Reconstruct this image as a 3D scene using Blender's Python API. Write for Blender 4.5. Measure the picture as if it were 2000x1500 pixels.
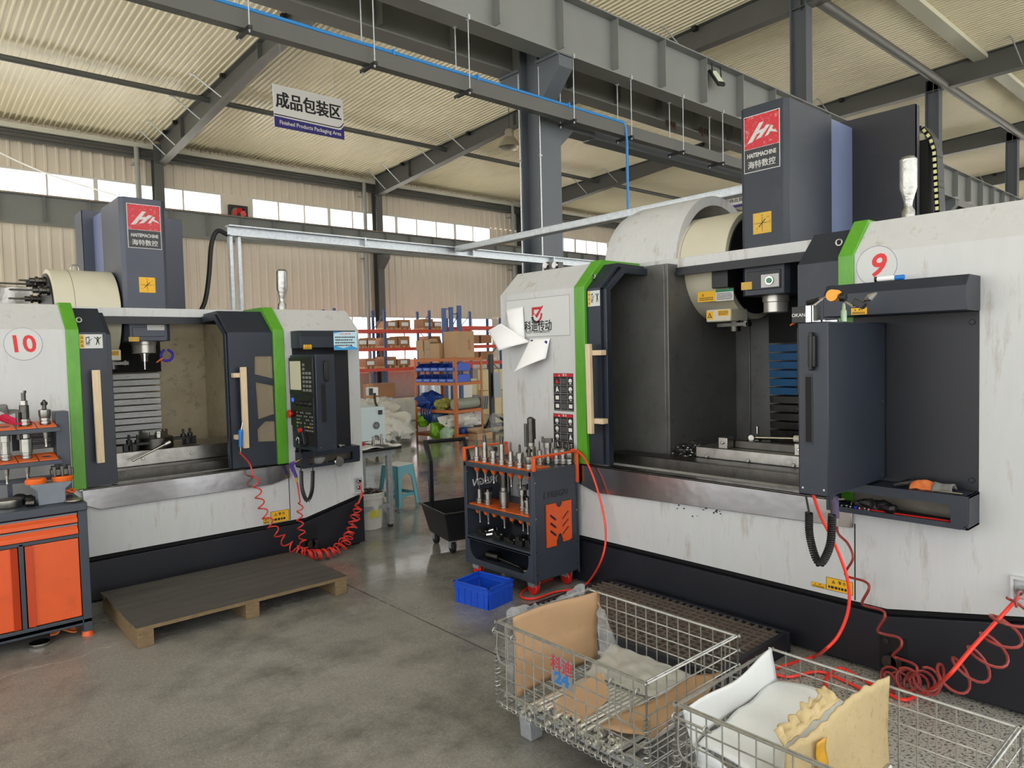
import bpy, bmesh, math, random
from mathutils import Vector, Matrix
from math import sin, cos, pi, radians, sqrt, atan2

for _o in list(bpy.data.objects):
    bpy.data.objects.remove(_o)
S = bpy.context.scene
COL = S.collection
random.seed(7)

# ------------------------------------------------------------------ camera
FPX, YAW, PITCH, ROLL, CAMZ = 1386.2, .72244, -.04489, -.02474, 1.70
_f = Vector((sin(YAW) * cos(PITCH), cos(YAW) * cos(PITCH), sin(PITCH)))
_r = Vector((cos(YAW), -sin(YAW), 0))
_u = _r.cross(_f)
_r, _u = cos(ROLL) * _r + sin(ROLL) * _u, -sin(ROLL) * _r + cos(ROLL) * _u
CAM = Vector((0, 0, CAMZ))
cam_data = bpy.data.cameras.new('camera')
cam_data.sensor_fit = 'HORIZONTAL'
cam_data.sensor_width = 36
cam_data.lens = 36 * FPX / 2000
cam_data.clip_start, cam_data.clip_end = .05, 300
cam = bpy.data.objects.new('camera', cam_data)
COL.objects.link(cam)
cam.matrix_world = Matrix(((_r.x, _u.x, -_f.x, 0), (_r.y, _u.y, -_f.y, 0), (_r.z, _u.z, -_f.z, CAMZ), (0, 0, 0, 1)))
S.camera = cam

# ------------------------------------------------------------------ light: overcast sky through the openings of the hall
W = bpy.data.worlds.new('sky')
S.world = W
W.use_nodes = True
_bg = W.node_tree.nodes['Background']
_bg.inputs[0].default_value = (.97, .985, 1.0, 1)
_bg.inputs[1].default_value = 2.7
_sd = bpy.data.lights.new('sun', 'SUN')
_sd.energy = 17.0
_sd.angle = .02
_sd.color = (1.0, .98, .94)
_so = bpy.data.objects.new('sun', _sd)
COL.objects.link(_so)
_so.rotation_euler = (radians(-38), 0, radians(-12))   # high sun beyond the window wall
S.view_settings.view_transform = 'Standard'
S.view_settings.look = 'None'
S.view_settings.gamma = 1
S.view_settings.exposure = -0.06
S.cycles.max_bounces = 7
S.cycles.diffuse_bounces = 5
S.cycles.glossy_bounces = 4
S.cycles.transmission_bounces = 6
S.cycles.transparent_max_bounces = 12
S.cycles.sample_clamp_indirect = 6
S.cycles.caustics_reflective = False
S.cycles.caustics_refractive = False


def ray(px, py):
    return (_r * ((px - 1000) / FPX) - _u * ((py - 750) / FPX) + _f)


def at(px, py, axis, v):
    d = ray(px, py)
    return CAM + d * ((v - CAM[axis]) / d[axis])


def ax(px, py, x):
    return at(px, py, 0, x)


def ay(px, py, y):
    return at(px, py, 1, y)


def az(px, py, z=0.0):
    return at(px, py, 2, z)


# ------------------------------------------------------------------ materials
MATS = {}


def srgb(h):
    if isinstance(h, str):
        h = h.lstrip('#')
        c = [int(h[i:i + 2], 16) / 255 for i in (0, 2, 4)]
    else:
        c = [v / 255 for v in h]
    return tuple((v / 12.92 if v <= .04045 else ((v + .055) / 1.055) ** 2.4) for v in c) + (1,)


def mat(name, color, rough=.5, metal=0., noise=0., nscale=8., bump=0., bscale=60., dirt=None, damt=0., dscale=3., spec=.5,
        stretch=(1, 1, 1), alpha=1., trans=0., coat=0., rvar=0., sheen=0., emit=None, estr=0.):
    if name in MATS:
        return MATS[name]
    m = bpy.data.materials.new(name)
    m.use_nodes = True
    nt = m.node_tree
    N, L = nt.nodes, nt.links
    b = N['Principled BSDF']
    c = srgb(color)
    b.inputs['Base Color'].default_value = c
    b.inputs['Roughness'].default_value = rough
    b.inputs['Metallic'].default_value = metal
    b.inputs['Specular IOR Level'].default_value = spec
    b.inputs['Alpha'].default_value = alpha
    b.inputs['Transmission Weight'].default_value = trans
    b.inputs['Coat Weight'].default_value = coat
    if emit:
        b.inputs['Emission Color'].default_value = srgb(emit)
        b.inputs['Emission Strength'].default_value = estr
    if noise or dirt or bump or rvar:
        tc = N.new('ShaderNodeTexCoord')
        mp = N.new('ShaderNodeMapping')
        mp.inputs['Scale'].default_value = stretch
        L.new(tc.outputs['Object'], mp.inputs['Vector'])

        def tex(sc, det=5, r=.6):
            t = N.new('ShaderNodeTexNoise')
            t.inputs['Scale'].default_value = sc
            t.inputs['Detail'].default_value = det
            t.inputs['Roughness'].default_value = r
            L.new(mp.outputs['Vector'], t.inputs['Vector'])
            return t
        last = None
        if noise:
            t = tex(nscale)
            rp = N.new('ShaderNodeValToRGB')
            rp.color_ramp.elements[0].position, rp.color_ramp.elements[1].position = .3, .7
            rp.color_ramp.elements[0].color = tuple(v * (1 - noise) for v in c[:3]) + (1,)
            rp.color_ramp.elements[1].color = tuple(min(1, v * (1 + noise * .6)) for v in c[:3]) + (1,)
            L.new(t.outputs['Fac'], rp.inputs['Fac'])
            last = rp.outputs['Color']
        if dirt:
            t = tex(dscale, 8, .7)
            rp = N.new('ShaderNodeValToRGB')
            rp.color_ramp.elements[0].position, rp.color_ramp.elements[1].position = .55, .72
            rp.color_ramp.elements[0].color, rp.color_ramp.elements[1].color = (0, 0, 0, 1), (damt, damt, damt, 1)
            L.new(t.outputs['Fac'], rp.inputs['Fac'])
            mx = N.new('ShaderNodeMix')
            mx.data_type = 'RGBA'
            L.new(rp.outputs['Color'], mx.inputs['Factor'])
            if last:
                L.new(last, mx.inputs[6])
            else:
                mx.inputs[6].default_value = c
            mx.inputs[7].default_value = srgb(dirt)
            last = mx.outputs[2]
        if last:
            L.new(last, b.inputs['Base Color'])
        if rvar:
            t = tex(nscale * .7)
            mr = N.new('ShaderNodeMapRange')
            mr.inputs['To Min'].default_value, mr.inputs['To Max'].default_value = max(.02, rough - rvar), min(1, rough + rvar)
            mr.inputs['From Min'].default_value, mr.inputs['From Max'].default_value = .3, .7
            L.new(t.outputs['Fac'], mr.inputs['Value'])
            L.new(mr.outputs['Result'], b.inputs['Roughness'])
        if bump:
            t = tex(bscale, 3)
            bp = N.new('ShaderNodeBump')
            bp.inputs['Strength'].default_value = bump
            bp.inputs['Distance'].default_value = .01
            L.new(t.outputs['Fac'], bp.inputs['Height'])
            L.new(bp.outputs['Normal'], b.inputs['Normal'])
    MATS[name] = m
    return m


white = mat('white_paint', (200, 202, 203), .38, noise=.05, nscale=2.2, dirt=(146, 134, 116), damt=.7, dscale=2.2, stretch=(5, 5, .9))
white9 = white
cream = mat('cream_plastic', (205, 200, 180), .4, noise=.05, nscale=3)
green = mat('green_paint', (88, 158, 42), .35, noise=.10, nscale=30, stretch=(1, 1, .4))
navy = mat('charcoal_blue_paint', (33, 41, 53), .42, noise=.12, nscale=4, bump=.02, bscale=300, dirt=(60, 62, 70), damt=.35, dscale=5)
navy_dark = mat('black_blue_paint', (24, 26, 34), .45, noise=.15, nscale=4, dirt=(46, 45, 46), damt=.35, dscale=3)
steel_blue = mat('slate_blue_paint', (104, 116, 148), .4, noise=.1, nscale=3)
head_grey = mat('blue_grey_head_paint', (60, 66, 82), .38, noise=.12, nscale=5)
black = mat('black_plastic', (22, 22, 24), .45)
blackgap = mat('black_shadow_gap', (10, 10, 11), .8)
rubber = mat('black_rubber', (20, 20, 21), .55)
chrome = mat('bright_steel', (200, 200, 200), .18, 1., noise=.1, nscale=12)
steel = mat('machined_steel', (168, 166, 160), .32, 1., noise=.2, nscale=14, dirt=(70, 66, 60), damt=.5, dscale=9)
darksteel = mat('dark_oily_steel', (92, 90, 86), .38, 1., noise=.25, nscale=12, dirt=(40, 38, 36), damt=.6, dscale=8)
stainless = mat('stainless_sheet', (190, 190, 192), .2, 1., noise=.05, nscale=2, bump=.3, bscale=3.2)
liner = mat('oily_interior_sheet', (196, 184, 156), .42, .1, noise=.16, nscale=4, dirt=(92, 84, 68), damt=.7, dscale=9, bump=.03, bscale=40)
liner9 = mat('grey_interior_sheet', (104, 104, 102), .42, .35, noise=.16, nscale=4, dirt=(84, 80, 72), damt=.7, dscale=9, bump=.03, bscale=40)
galv = mat('galvanized_steel', (190, 196, 200), .38, .6, noise=.18, nscale=30)
wood = mat('pine_wood', (218, 196, 164), .6, noise=.12, nscale=10, stretch=(8, 8, .7))
orange = mat('orange_paint', (222, 92, 42), .4, noise=.06, nscale=4, dirt=(150, 60, 30), damt=.3, dscale=6)
orange_tray = mat('orange_plastic', (228, 104, 36), .42, noise=.08, nscale=9)
slate = mat('slate_grey_cabinet_paint', (58, 65, 76), .4, noise=.08, nscale=5)
red = mat('red_plastic', (200, 40, 38), .35)
redhose = mat('red_polyurethane_hose', (214, 56, 48), .3, noise=.1, nscale=20)
redhose_bright = mat('bright_red_hose', (240, 60, 46), .3)
bluebin = mat('blue_plastic', (24, 78, 196), .38, noise=.08, nscale=6)
bluebin_d = mat('blue_bin_plastic', (42, 84, 190), .38)
bluepipe = mat('blue_pipe_paint', (44, 128, 196), .35)
blue = mat('bright_blue_plastic', (30, 120, 210), .35)
purple = mat('purple_plastic', (92, 66, 150), .4)
violet = mat('violet_hose_plastic', (58, 44, 190), .35)
yellow = mat('yellow_label', (232, 178, 30), .5, noise=.05)
brass = mat('worn_yellow_label', (206, 166, 50), .42, noise=.1, nscale=20, dirt=(120, 80, 30), damt=.5, dscale=30)
paper = mat('white_paper', (240, 241, 243), .7)
paper_b = mat('pale_label_paper', (205, 208, 208), .55)
redlabel = mat('red_label', (186, 34, 44), .45, noise=.05, nscale=20)
redlabel_worn = mat('worn_red_logo_plate', (190, 34, 46), .42, dirt=(212, 196, 196), damt=.75, dscale=34)
blackplate = mat('worn_black_logo_plate', (36, 37, 42), .42, dirt=(120, 120, 122), damt=.35, dscale=30)
plate_rim = mat('worn_light_plate_rim', (200, 200, 198), .5, dirt=(90, 84, 76), damt=.7, dscale=40)
inkred = mat('red_ink', (214, 44, 48), .5)
inkblack = mat('black_ink', (28, 28, 30), .5)
inkwhite = mat('white_ink', (228, 228, 226), .5)
inkblue = mat('navy_ink', (42, 40, 120), .5)
signblue = mat('sign_navy_band', (46, 42, 132), .45)
skyblue = mat('sky_blue_print', (62, 156, 214), .5)
beam_grey = mat('grey_structural_paint', (86, 87, 84), .45, noise=.06, nscale=2)
girder_grey = mat('light_grey_girder_paint', (124, 127, 125), .42, noise=.05, nscale=2)
girder_dark = mat('dark_grey_girder_paint', (58, 60, 58), .45, noise=.05, nscale=2)
col_grey = mat('column_grey_paint', (86, 92, 98), .42, noise=.06, nscale=2)
cardboard = mat('cardboard', (182, 148, 112), .75, noise=.06, nscale=7, dirt=(150, 116, 84), damt=.35, dscale=14)
cardboard_old = mat('old_wrinkled_cardboard', (196, 176, 132), .75, noise=.1, nscale=6, dirt=(120, 98, 66), damt=.5, dscale=26, stretch=(1, 6, 1))
carton_far = mat('far_carton', (168, 122, 84), .7, noise=.1, nscale=3)
plastic_film = mat('clear_plastic_film', (216, 220, 224), .12, alpha=.2, bump=.6, bscale=14)
grey_film = mat('dusty_plastic_sheet', (196, 196, 190), .35, alpha=.72, bump=.5, bscale=12)
foam = mat('white_foam_sheet', (226, 230, 232), .6, noise=.06, nscale=3, bump=.1, bscale=20, dirt=(196, 192, 178), damt=.7, dscale=3)
sackwhite = mat('white_plastic_sacks', (214, 212, 202), .4, noise=.14, nscale=3, bump=.7, bscale=6)
tarp = mat('blue_tarp', (24, 62, 140), .45, bump=.6, bscale=8, noise=.2, nscale=5)
greenbag = mat('lime_green_bag', (130, 190, 40), .4, bump=.6, bscale=7, noise=.2, nscale=4)
teal = mat('teal_plastic', (84, 158, 172), .4, noise=.06, nscale=5)
deck = mat('oil_blackened_boards', (78, 74, 70), .6, noise=.3, nscale=2.5, stretch=(1, 7, 1), bump=.2, bscale=20, dirt=(120, 112, 100), damt=.4, dscale=14)
deck_edge = mat('raw_pallet_wood', (126, 106, 76), .7, noise=.25, nscale=8, stretch=(2, 8, 8), dirt=(70, 58, 42), damt=.6, dscale=12)
wire_m = mat('galvanized_wire', (172, 172, 166), .34, .6, noise=.2, nscale=30, dirt=(110, 92, 70), damt=.35, dscale=20)
grate_m = mat('rusty_dark_grating', (104, 94, 86), .55, .2, noise=.12, nscale=4, dirt=(122, 94, 72), damt=.6, dscale=3)
rod_m = mat('bright_shaft_steel', (220, 218, 210), .28, .75, noise=.1, nscale=10)
rackred = mat('rack_beam_red', (212, 70, 46), .45)
rackblue = mat('rack_post_blue', (58, 88, 140), .45)
rackorange = mat('orange_rack_paint', (186, 104, 44), .45, noise=.08, nscale=4)
pink_dirt = mat('plain_cement_skirt', (176, 158, 148), .8, noise=.1, nscale=2)
laserwhite = mat('pale_blue_white_enamel', (206, 222, 226), .4)
fabric_red = mat('crimson_cloth', (186, 26, 66), .8, bump=.3, bscale=40)
fabric_orange = mat('orange_cloth', (206, 112, 56), .8, bump=.3, bscale=40)
fabric_grey = mat('grey_glove_cloth', (120, 120, 118), .8, bump=.4, bscale=50, noise=.2, nscale=10)
oilcloth = mat('black_crumpled_glove', (26, 26, 26), .5, bump=.4, bscale=20)
chips = mat('swarf', (150, 150, 150), .28, 1., noise=.5, nscale=90)
screen_m = mat('lit_machine_screen', (168, 160, 140), .3, emit=(190, 182, 160), estr=.35)
keys_m = mat('grey_keys', (130, 130, 128), .5)
lcd_blue = mat('blue_lit_display', (60, 90, 230), .3, emit=(60, 90, 240), estr=.9)
led_white = mat('flood_lamp_face', (216, 226, 206), .3)
lampshade = mat('aluminium_lamp_shade', (170, 166, 150), .35, .7)
film_tan = mat('smoky_door_pane', (158, 146, 124), .25, alpha=.55)


# ------------------------------------------------------------------ mesh builder
class G:
    def __init__(s):
        s.bm = bmesh.new()
        s.m = 0
        s.T = None

    def _v(s, p):
        p = Vector(p)
        return s.bm.verts.new(s.T @ p if s.T else p)

    def face(s, pts):
        f = s.bm.faces.new([s._v(p) for p in pts])
        f.material_index = s.m
        return f

    def hull(s, pts, faces):
        vs = [s._v(p) for p in pts]
        for q in faces:
            try:
                s.bm.faces.new([vs[i] for i in q]).material_index = s.m
            except ValueError:
                pass
        return s

    def box(s, x0, x1, y0, y1, z0, z1):
        return s.hull([(x, y, z) for x in (x0, x1) for y in (y0, y1) for z in (z0, z1)],
                      [(0, 1, 3, 2), (4, 6, 7, 5), (0, 4, 5, 1), (2, 3, 7, 6), (0, 2, 6, 4), (1, 5, 7, 3)])

    def cbox(s, c, size, rz=0., rx=0., ry=0.):
        M = Matrix.Translation(Vector(c)) @ Matrix.Rotation(rz, 4, 'Z') @ Matrix.Rotation(ry, 4, 'Y') @ Matrix.Rotation(rx, 4, 'X')
        old = s.T
        s.T = (old @ M) if old else M
        a, b, c2 = (v / 2 for v in size)
        s.box(-a, a, -b, b, -c2, c2)
        s.T = old
        return s

    def prism(s, pts, lo, hi, axis='x'):
        def P(p, v):
            return (v, p[0], p[1]) if axis == 'x' else (p[0], v, p[1]) if axis == 'y' else (p[0], p[1], v)
        n = len(pts)
        a = [s._v(P(p, lo)) for p in pts]
        b = [s._v(P(p, hi)) for p in pts]
        fs = [s.bm.faces.new(a), s.bm.faces.new(b[::-1])]
        for i in range(n):
            fs.append(s.bm.faces.new((a[i], b[i], b[(i + 1) % n], a[(i + 1) % n])))
        for f in fs:
            f.material_index = s.m
        return s

    def holed(s, outer, holes, lo, hi, axis='x'):
        """plate with through holes"""
        def P(p, v):
            return (v, p[0], p[1]) if axis == 'x' else (p[0], v, p[1]) if axis == 'y' else (p[0], p[1], v)
        for v in (lo, hi):
            es = []
            for loop in [outer] + holes:
                vs = [s._v(P(p, v)) for p in loop]
                es += [s.bm.edges.new((vs[i], vs[(i + 1) % len(vs)])) for i in range(len(vs))]
            r = bmesh.ops.triangle_fill(s.bm, use_beauty=True, use_dissolve=False, edges=es)
            for f in r['geom']:
                if isinstance(f, bmesh.types.BMFace):
                    f.material_index = s.m
        for loop in [outer] + holes:
            n = len(loop)
            for i in range(n):
                s.face([P(loop[i], lo), P(loop[(i + 1) % n], lo), P(loop[(i + 1) % n], hi), P(loop[i], hi)])
        return s

    def ring(s, c, ux, uy, r, n):
        return [s._v(Vector(c) + ux * (r * cos(2 * pi * i / n)) + uy * (r * sin(2 * pi * i / n))) for i in range(n)]

    def lathe(s, prof, c, d=(0, 0, 1), n=20, cap=True):
        d = Vector(d).normalized()
        ux = d.orthogonal().normalized()
        uy = d.cross(ux)
        rings = [s.ring(Vector(c) + d * h, ux, uy, max(r, 1e-4), n) for r, h in prof]
        for a, b in zip(rings, rings[1:]):
            for i in range(n):
                s.bm.faces.new((a[i], a[(i + 1) % n], b[(i + 1) % n], b[i])).material_index = s.m
        if cap:
            s.bm.faces.new(rings[0][::-1]).material_index = s.m
            s.bm.faces.new(rings[-1]).material_index = s.m
        return s

    def cyl(s, p, q, r, r2=None, n=16):
        p, q = Vector(p), Vector(q)
        return s.lathe([(r, 0), (r if r2 is None else r2, (q - p).length)], p, q - p, n)

    def tube(s, pts, r, n=8, closed=False):
        pts = [Vector(p) for p in pts]
        P = []
        for p in pts:
            if not P or (p - P[-1]).length > 1e-6:
                P.append(p)
        pts = P
        m = len(pts)
        tan = []
        for i in range(m):
            a = pts[i - 1] if i or closed else pts[i]
            b = pts[(i + 1) % m] if i < m - 1 or closed else pts[i]
            tan.append((b - a).normalized())
        u = tan[0].orthogonal().normalized()
        rings = []
        for i in range(m):
            t = tan[i]
            u = (u - t * u.dot(t))
            u = u.normalized() if u.length > 1e-5 else t.orthogonal().normalized()
            w = t.cross(u)
            rr = r[i] if isinstance(r, (list, tuple)) else r
            rings.append(s.ring(pts[i], u, w, rr, n))
        for k in range(m if closed else m - 1):
            a, b = rings[k], rings[(k + 1) % m]
            for i in range(n):
                s.bm.faces.new((a[i], a[(i + 1) % n], b[(i + 1) % n], b[i])).material_index = s.m
        if not closed:
            s.bm.faces.new(rings[0][::-1]).material_index = s.m
            s.bm.faces.new(rings[-1]).material_index = s.m
        return s

    def ball(s, c, r, sc=(1, 1, 1), u=14, v=8):
        prof = [(sin(pi * i / v), -cos(pi * i / v)) for i in range(v + 1)]
        old = s.T
        M = Matrix.Translation(Vector(c)) @ Matrix.Diagonal((r * sc[0], r * sc[1], r * sc[2], 1))
        s.T = (old @ M) if old else M
        s.lathe(prof, (0, 0, 0), (0, 0, 1), u)
        s.T = old
        return s

    def surf(s, fn, nu, nv):
        vs = [[s._v(fn(i / nu, j / nv)) for j in range(nv + 1)] for i in range(nu + 1)]
        for i in range(nu):
            for j in range(nv):
                s.bm.faces.new((vs[i][j], vs[i + 1][j], vs[i + 1][j + 1], vs[i][j + 1])).material_index = s.m
        return s

    def ibeam(s, p, q, h, b, tw=.012, tf=.016, up=(0, 0, 1)):
        """I section from p to q, p and q on the bottom flange's underside centre line"""
        p, q, up = Vector(p), Vector(q), Vector(up)
        d = (q - p).normalized()
        side = d.cross(up).normalized()
        up = side.cross(d)
        for (a0, a1, b0, b1) in ((-b / 2, b / 2, 0, tf), (-tw / 2, tw / 2, tf, h - tf), (-b / 2, b / 2, h - tf, h)):
            s.hull([pp + side * a + up * c for pp in (p, q) for a in (a0, a1) for c in (b0, b1)],
                   [(0, 1, 3, 2), (4, 6, 7, 5), (0, 4, 5, 1), (2, 3, 7, 6), (0, 2, 6, 4), (1, 5, 7, 3)])
        return s

    def text(s, body, size, o, xd, yd, depth=.0015, bold=0., align='CENTER', sx=1., shear=0., thick=0.):
        """raised lettering: o = anchor on the surface, xd = reading direction, yd = up"""
        if thick:
            xq, yq = Vector(xd).normalized(), Vector(yd).normalized()
            zq = xq.cross(yq)
            for k, (a, b) in enumerate(((-1, -.5), (1, -.5), (-1, .5), (1, .5))):
                s.text(body, size, Vector(o) + xq * (a * thick * size) + yq * (b * thick * size) + zq * (.00008 * (k + 1)), xd, yd, depth, 0, align, sx, shear)
            return s
        cu = bpy.data.curves.new('t', 'FONT')
        cu.body = body
        cu.size = size
        cu.align_x = align
        cu.align_y = 'CENTER'
        cu.extrude = depth / 2
        cu.offset = bold * size
        cu.shear = shear
        cu.resolution_u = 3
        ob = bpy.data.objects.new('t', cu)
        COL.objects.link(ob)
        dg = bpy.context.evaluated_depsgraph_get()
        me = bpy.data.meshes.new_from_object(ob.evaluated_get(dg))
        xd, yd = Vector(xd).normalized(), Vector(yd).normalized()
        zd = xd.cross(yd)
        M = Matrix(((xd.x * sx, yd.x, zd.x, o[0]), (xd.y * sx, yd.y, zd.y, o[1]), (xd.z * sx, yd.z, zd.z, o[2]), (0, 0, 0, 1)))
        if s.T:
            M = s.T @ M
        me.transform(M)
        for pl in me.polygons:
            pl.material_index = s.m
        me.materials.clear()
        k = len(s.bm.faces)
        s.bm.from_mesh(me)
        s.bm.faces.ensure_lookup_table()
        for f in s.bm.faces[k:]:
            f.material_index = s.m
        bpy.data.objects.remove(ob)
        bpy.data.curves.remove(cu)
        bpy.data.meshes.remove(me)
        return s


def root_of(o):
    while o.parent:
        o = o.parent
    return o


def build(name, g, mats, parent=None, T=None, smooth=True, bevel=0., ang=35, fix=True):
    bm = g.bm
    if T is not None:
        bm.transform(T)
    if fix:
        bmesh.ops.recalc_face_normals(bm, faces=bm.faces)
    if parent is not None:
        bm.transform(Matrix.Translation(-root_of(parent).location))
    me = bpy.data.meshes.new(name)
    bm.to_mesh(me)
    bm.free()
    for m in (mats if isinstance(mats, (list, tuple)) else [mats]):
        me.materials.append(m)
    if smooth:
        for p in me.polygons:
            p.use_smooth = True
        me.set_sharp_from_angle(angle=radians(ang))
    o = bpy.data.objects.new(name, me)
    COL.objects.link(o)
    if parent is not None:
        o.parent = parent
    if bevel:
        md = o.modifiers.new('bevel', 'BEVEL')
        md.width = bevel
        md.segments = 2
        md.limit_method = 'ANGLE'
        md.angle_limit = radians(40)
    return o


def tag(o, label=None, cat=None, group=None, kind=None):
    if label:
        o['label'] = label
    if cat:
        o['category'] = cat
    if group:
        o['group'] = group
    if kind:
        o['kind'] = kind
    return o


def thing(name, label, cat, loc, group=None):
    o = bpy.data.objects.new(name, None)
    o.empty_display_size = .1
    COL.objects.link(o)
    o.location = loc
    return tag(o, label, cat, group)


def solo(name, g, mats, label, cat, group=None, **k):
    """a thing that is one mesh; its origin goes to the middle of its base"""
    xs = [v.co for v in g.bm.verts]
    lo = Vector([min(c[i] for c in xs) for i in range(3)])
    hi = Vector([max(c[i] for c in xs) for i in range(3)])
    base = Vector(((lo.x + hi.x) / 2, (lo.y + hi.y) / 2, lo.z))
    g.bm.transform(Matrix.Translation(-base))
    o = build(name, g, mats, **k)
    o.location = base
    return tag(o, label, cat, group)


def structure(name, g, mats, **k):
    return tag(build(name, g, mats, **k), kind='structure')


def dup(root, loc, rz=0., label=None, group=None):
    r = root.copy()
    COL.objects.link(r)
    r.location = loc
    r.rotation_euler = (0, 0, rz)
    if label:
        r['label'] = label
    if group:
        r['group'] = group
    for ch in root.children:
        c = ch.copy()
        COL.objects.link(c)
        c.parent = r
        for k in ch.children:
            d = k.copy()
            COL.objects.link(d)
            d.parent = c
    return r


def bez(pts, n=12):
    """smooth curve through points (Catmull-Rom)"""
    pts = [Vector(p) for p in pts]
    P = [pts[0] * 2 - pts[1]] + pts + [pts[-1] * 2 - pts[-2]]
    out = []
    for i in range(1, len(P) - 2):
        a, b, c, d = P[i - 1:i + 3]
        for k in range(n):
            t = k / n
            out.append(.5 * (2 * b + (c - a) * t + (2 * a - 5 * b + 4 * c - d) * t * t + (3 * b - a - 3 * c + d) * t ** 3))
    out.append(pts[-1])
    return out


def coil(pts, radius, turns, per=10, taper=None):
    """helix wound round a path"""
    path = bez(pts, 24)
    Ls = [0]
    for a, b in zip(path, path[1:]):
        Ls.append(Ls[-1] + (b - a).length)
    out, j = [], 0
    N = int(turns * per)
    u = None
    for k in range(N + 1):
        f = k / N
        s_ = f * Ls[-1]
        while j < len(path) - 2 and Ls[j + 1] < s_:
            j += 1
        t = (s_ - Ls[j]) / max(1e-6, Ls[j + 1] - Ls[j])
        p = path[j].lerp(path[j + 1], t)
        d = (path[j + 1] - path[j]).normalized()
        if u is None:
            u = d.orthogonal().normalized()
        u = (u - d * u.dot(d)).normalized()
        w = d.cross(u)
        r = radius * (taper(f) if taper else 1)
        out.append(p + u * (r * cos(2 * pi * turns * f)) + w * (r * sin(2 * pi * turns * f)))
    return out


def circle2(cx, cy, r, n=24, a0=0, a1=2 * pi):
    return [(cx + r * cos(a0 + (a1 - a0) * i / n), cy + r * sin(a0 + (a1 - a0) * i / n)) for i in range(n)]


# ------------------------------------------------------------------ the hall
def zroof(y):
    return 9.69 - .037 * y if y > -3 else 9.80 + .05 * (y + 3)


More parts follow.
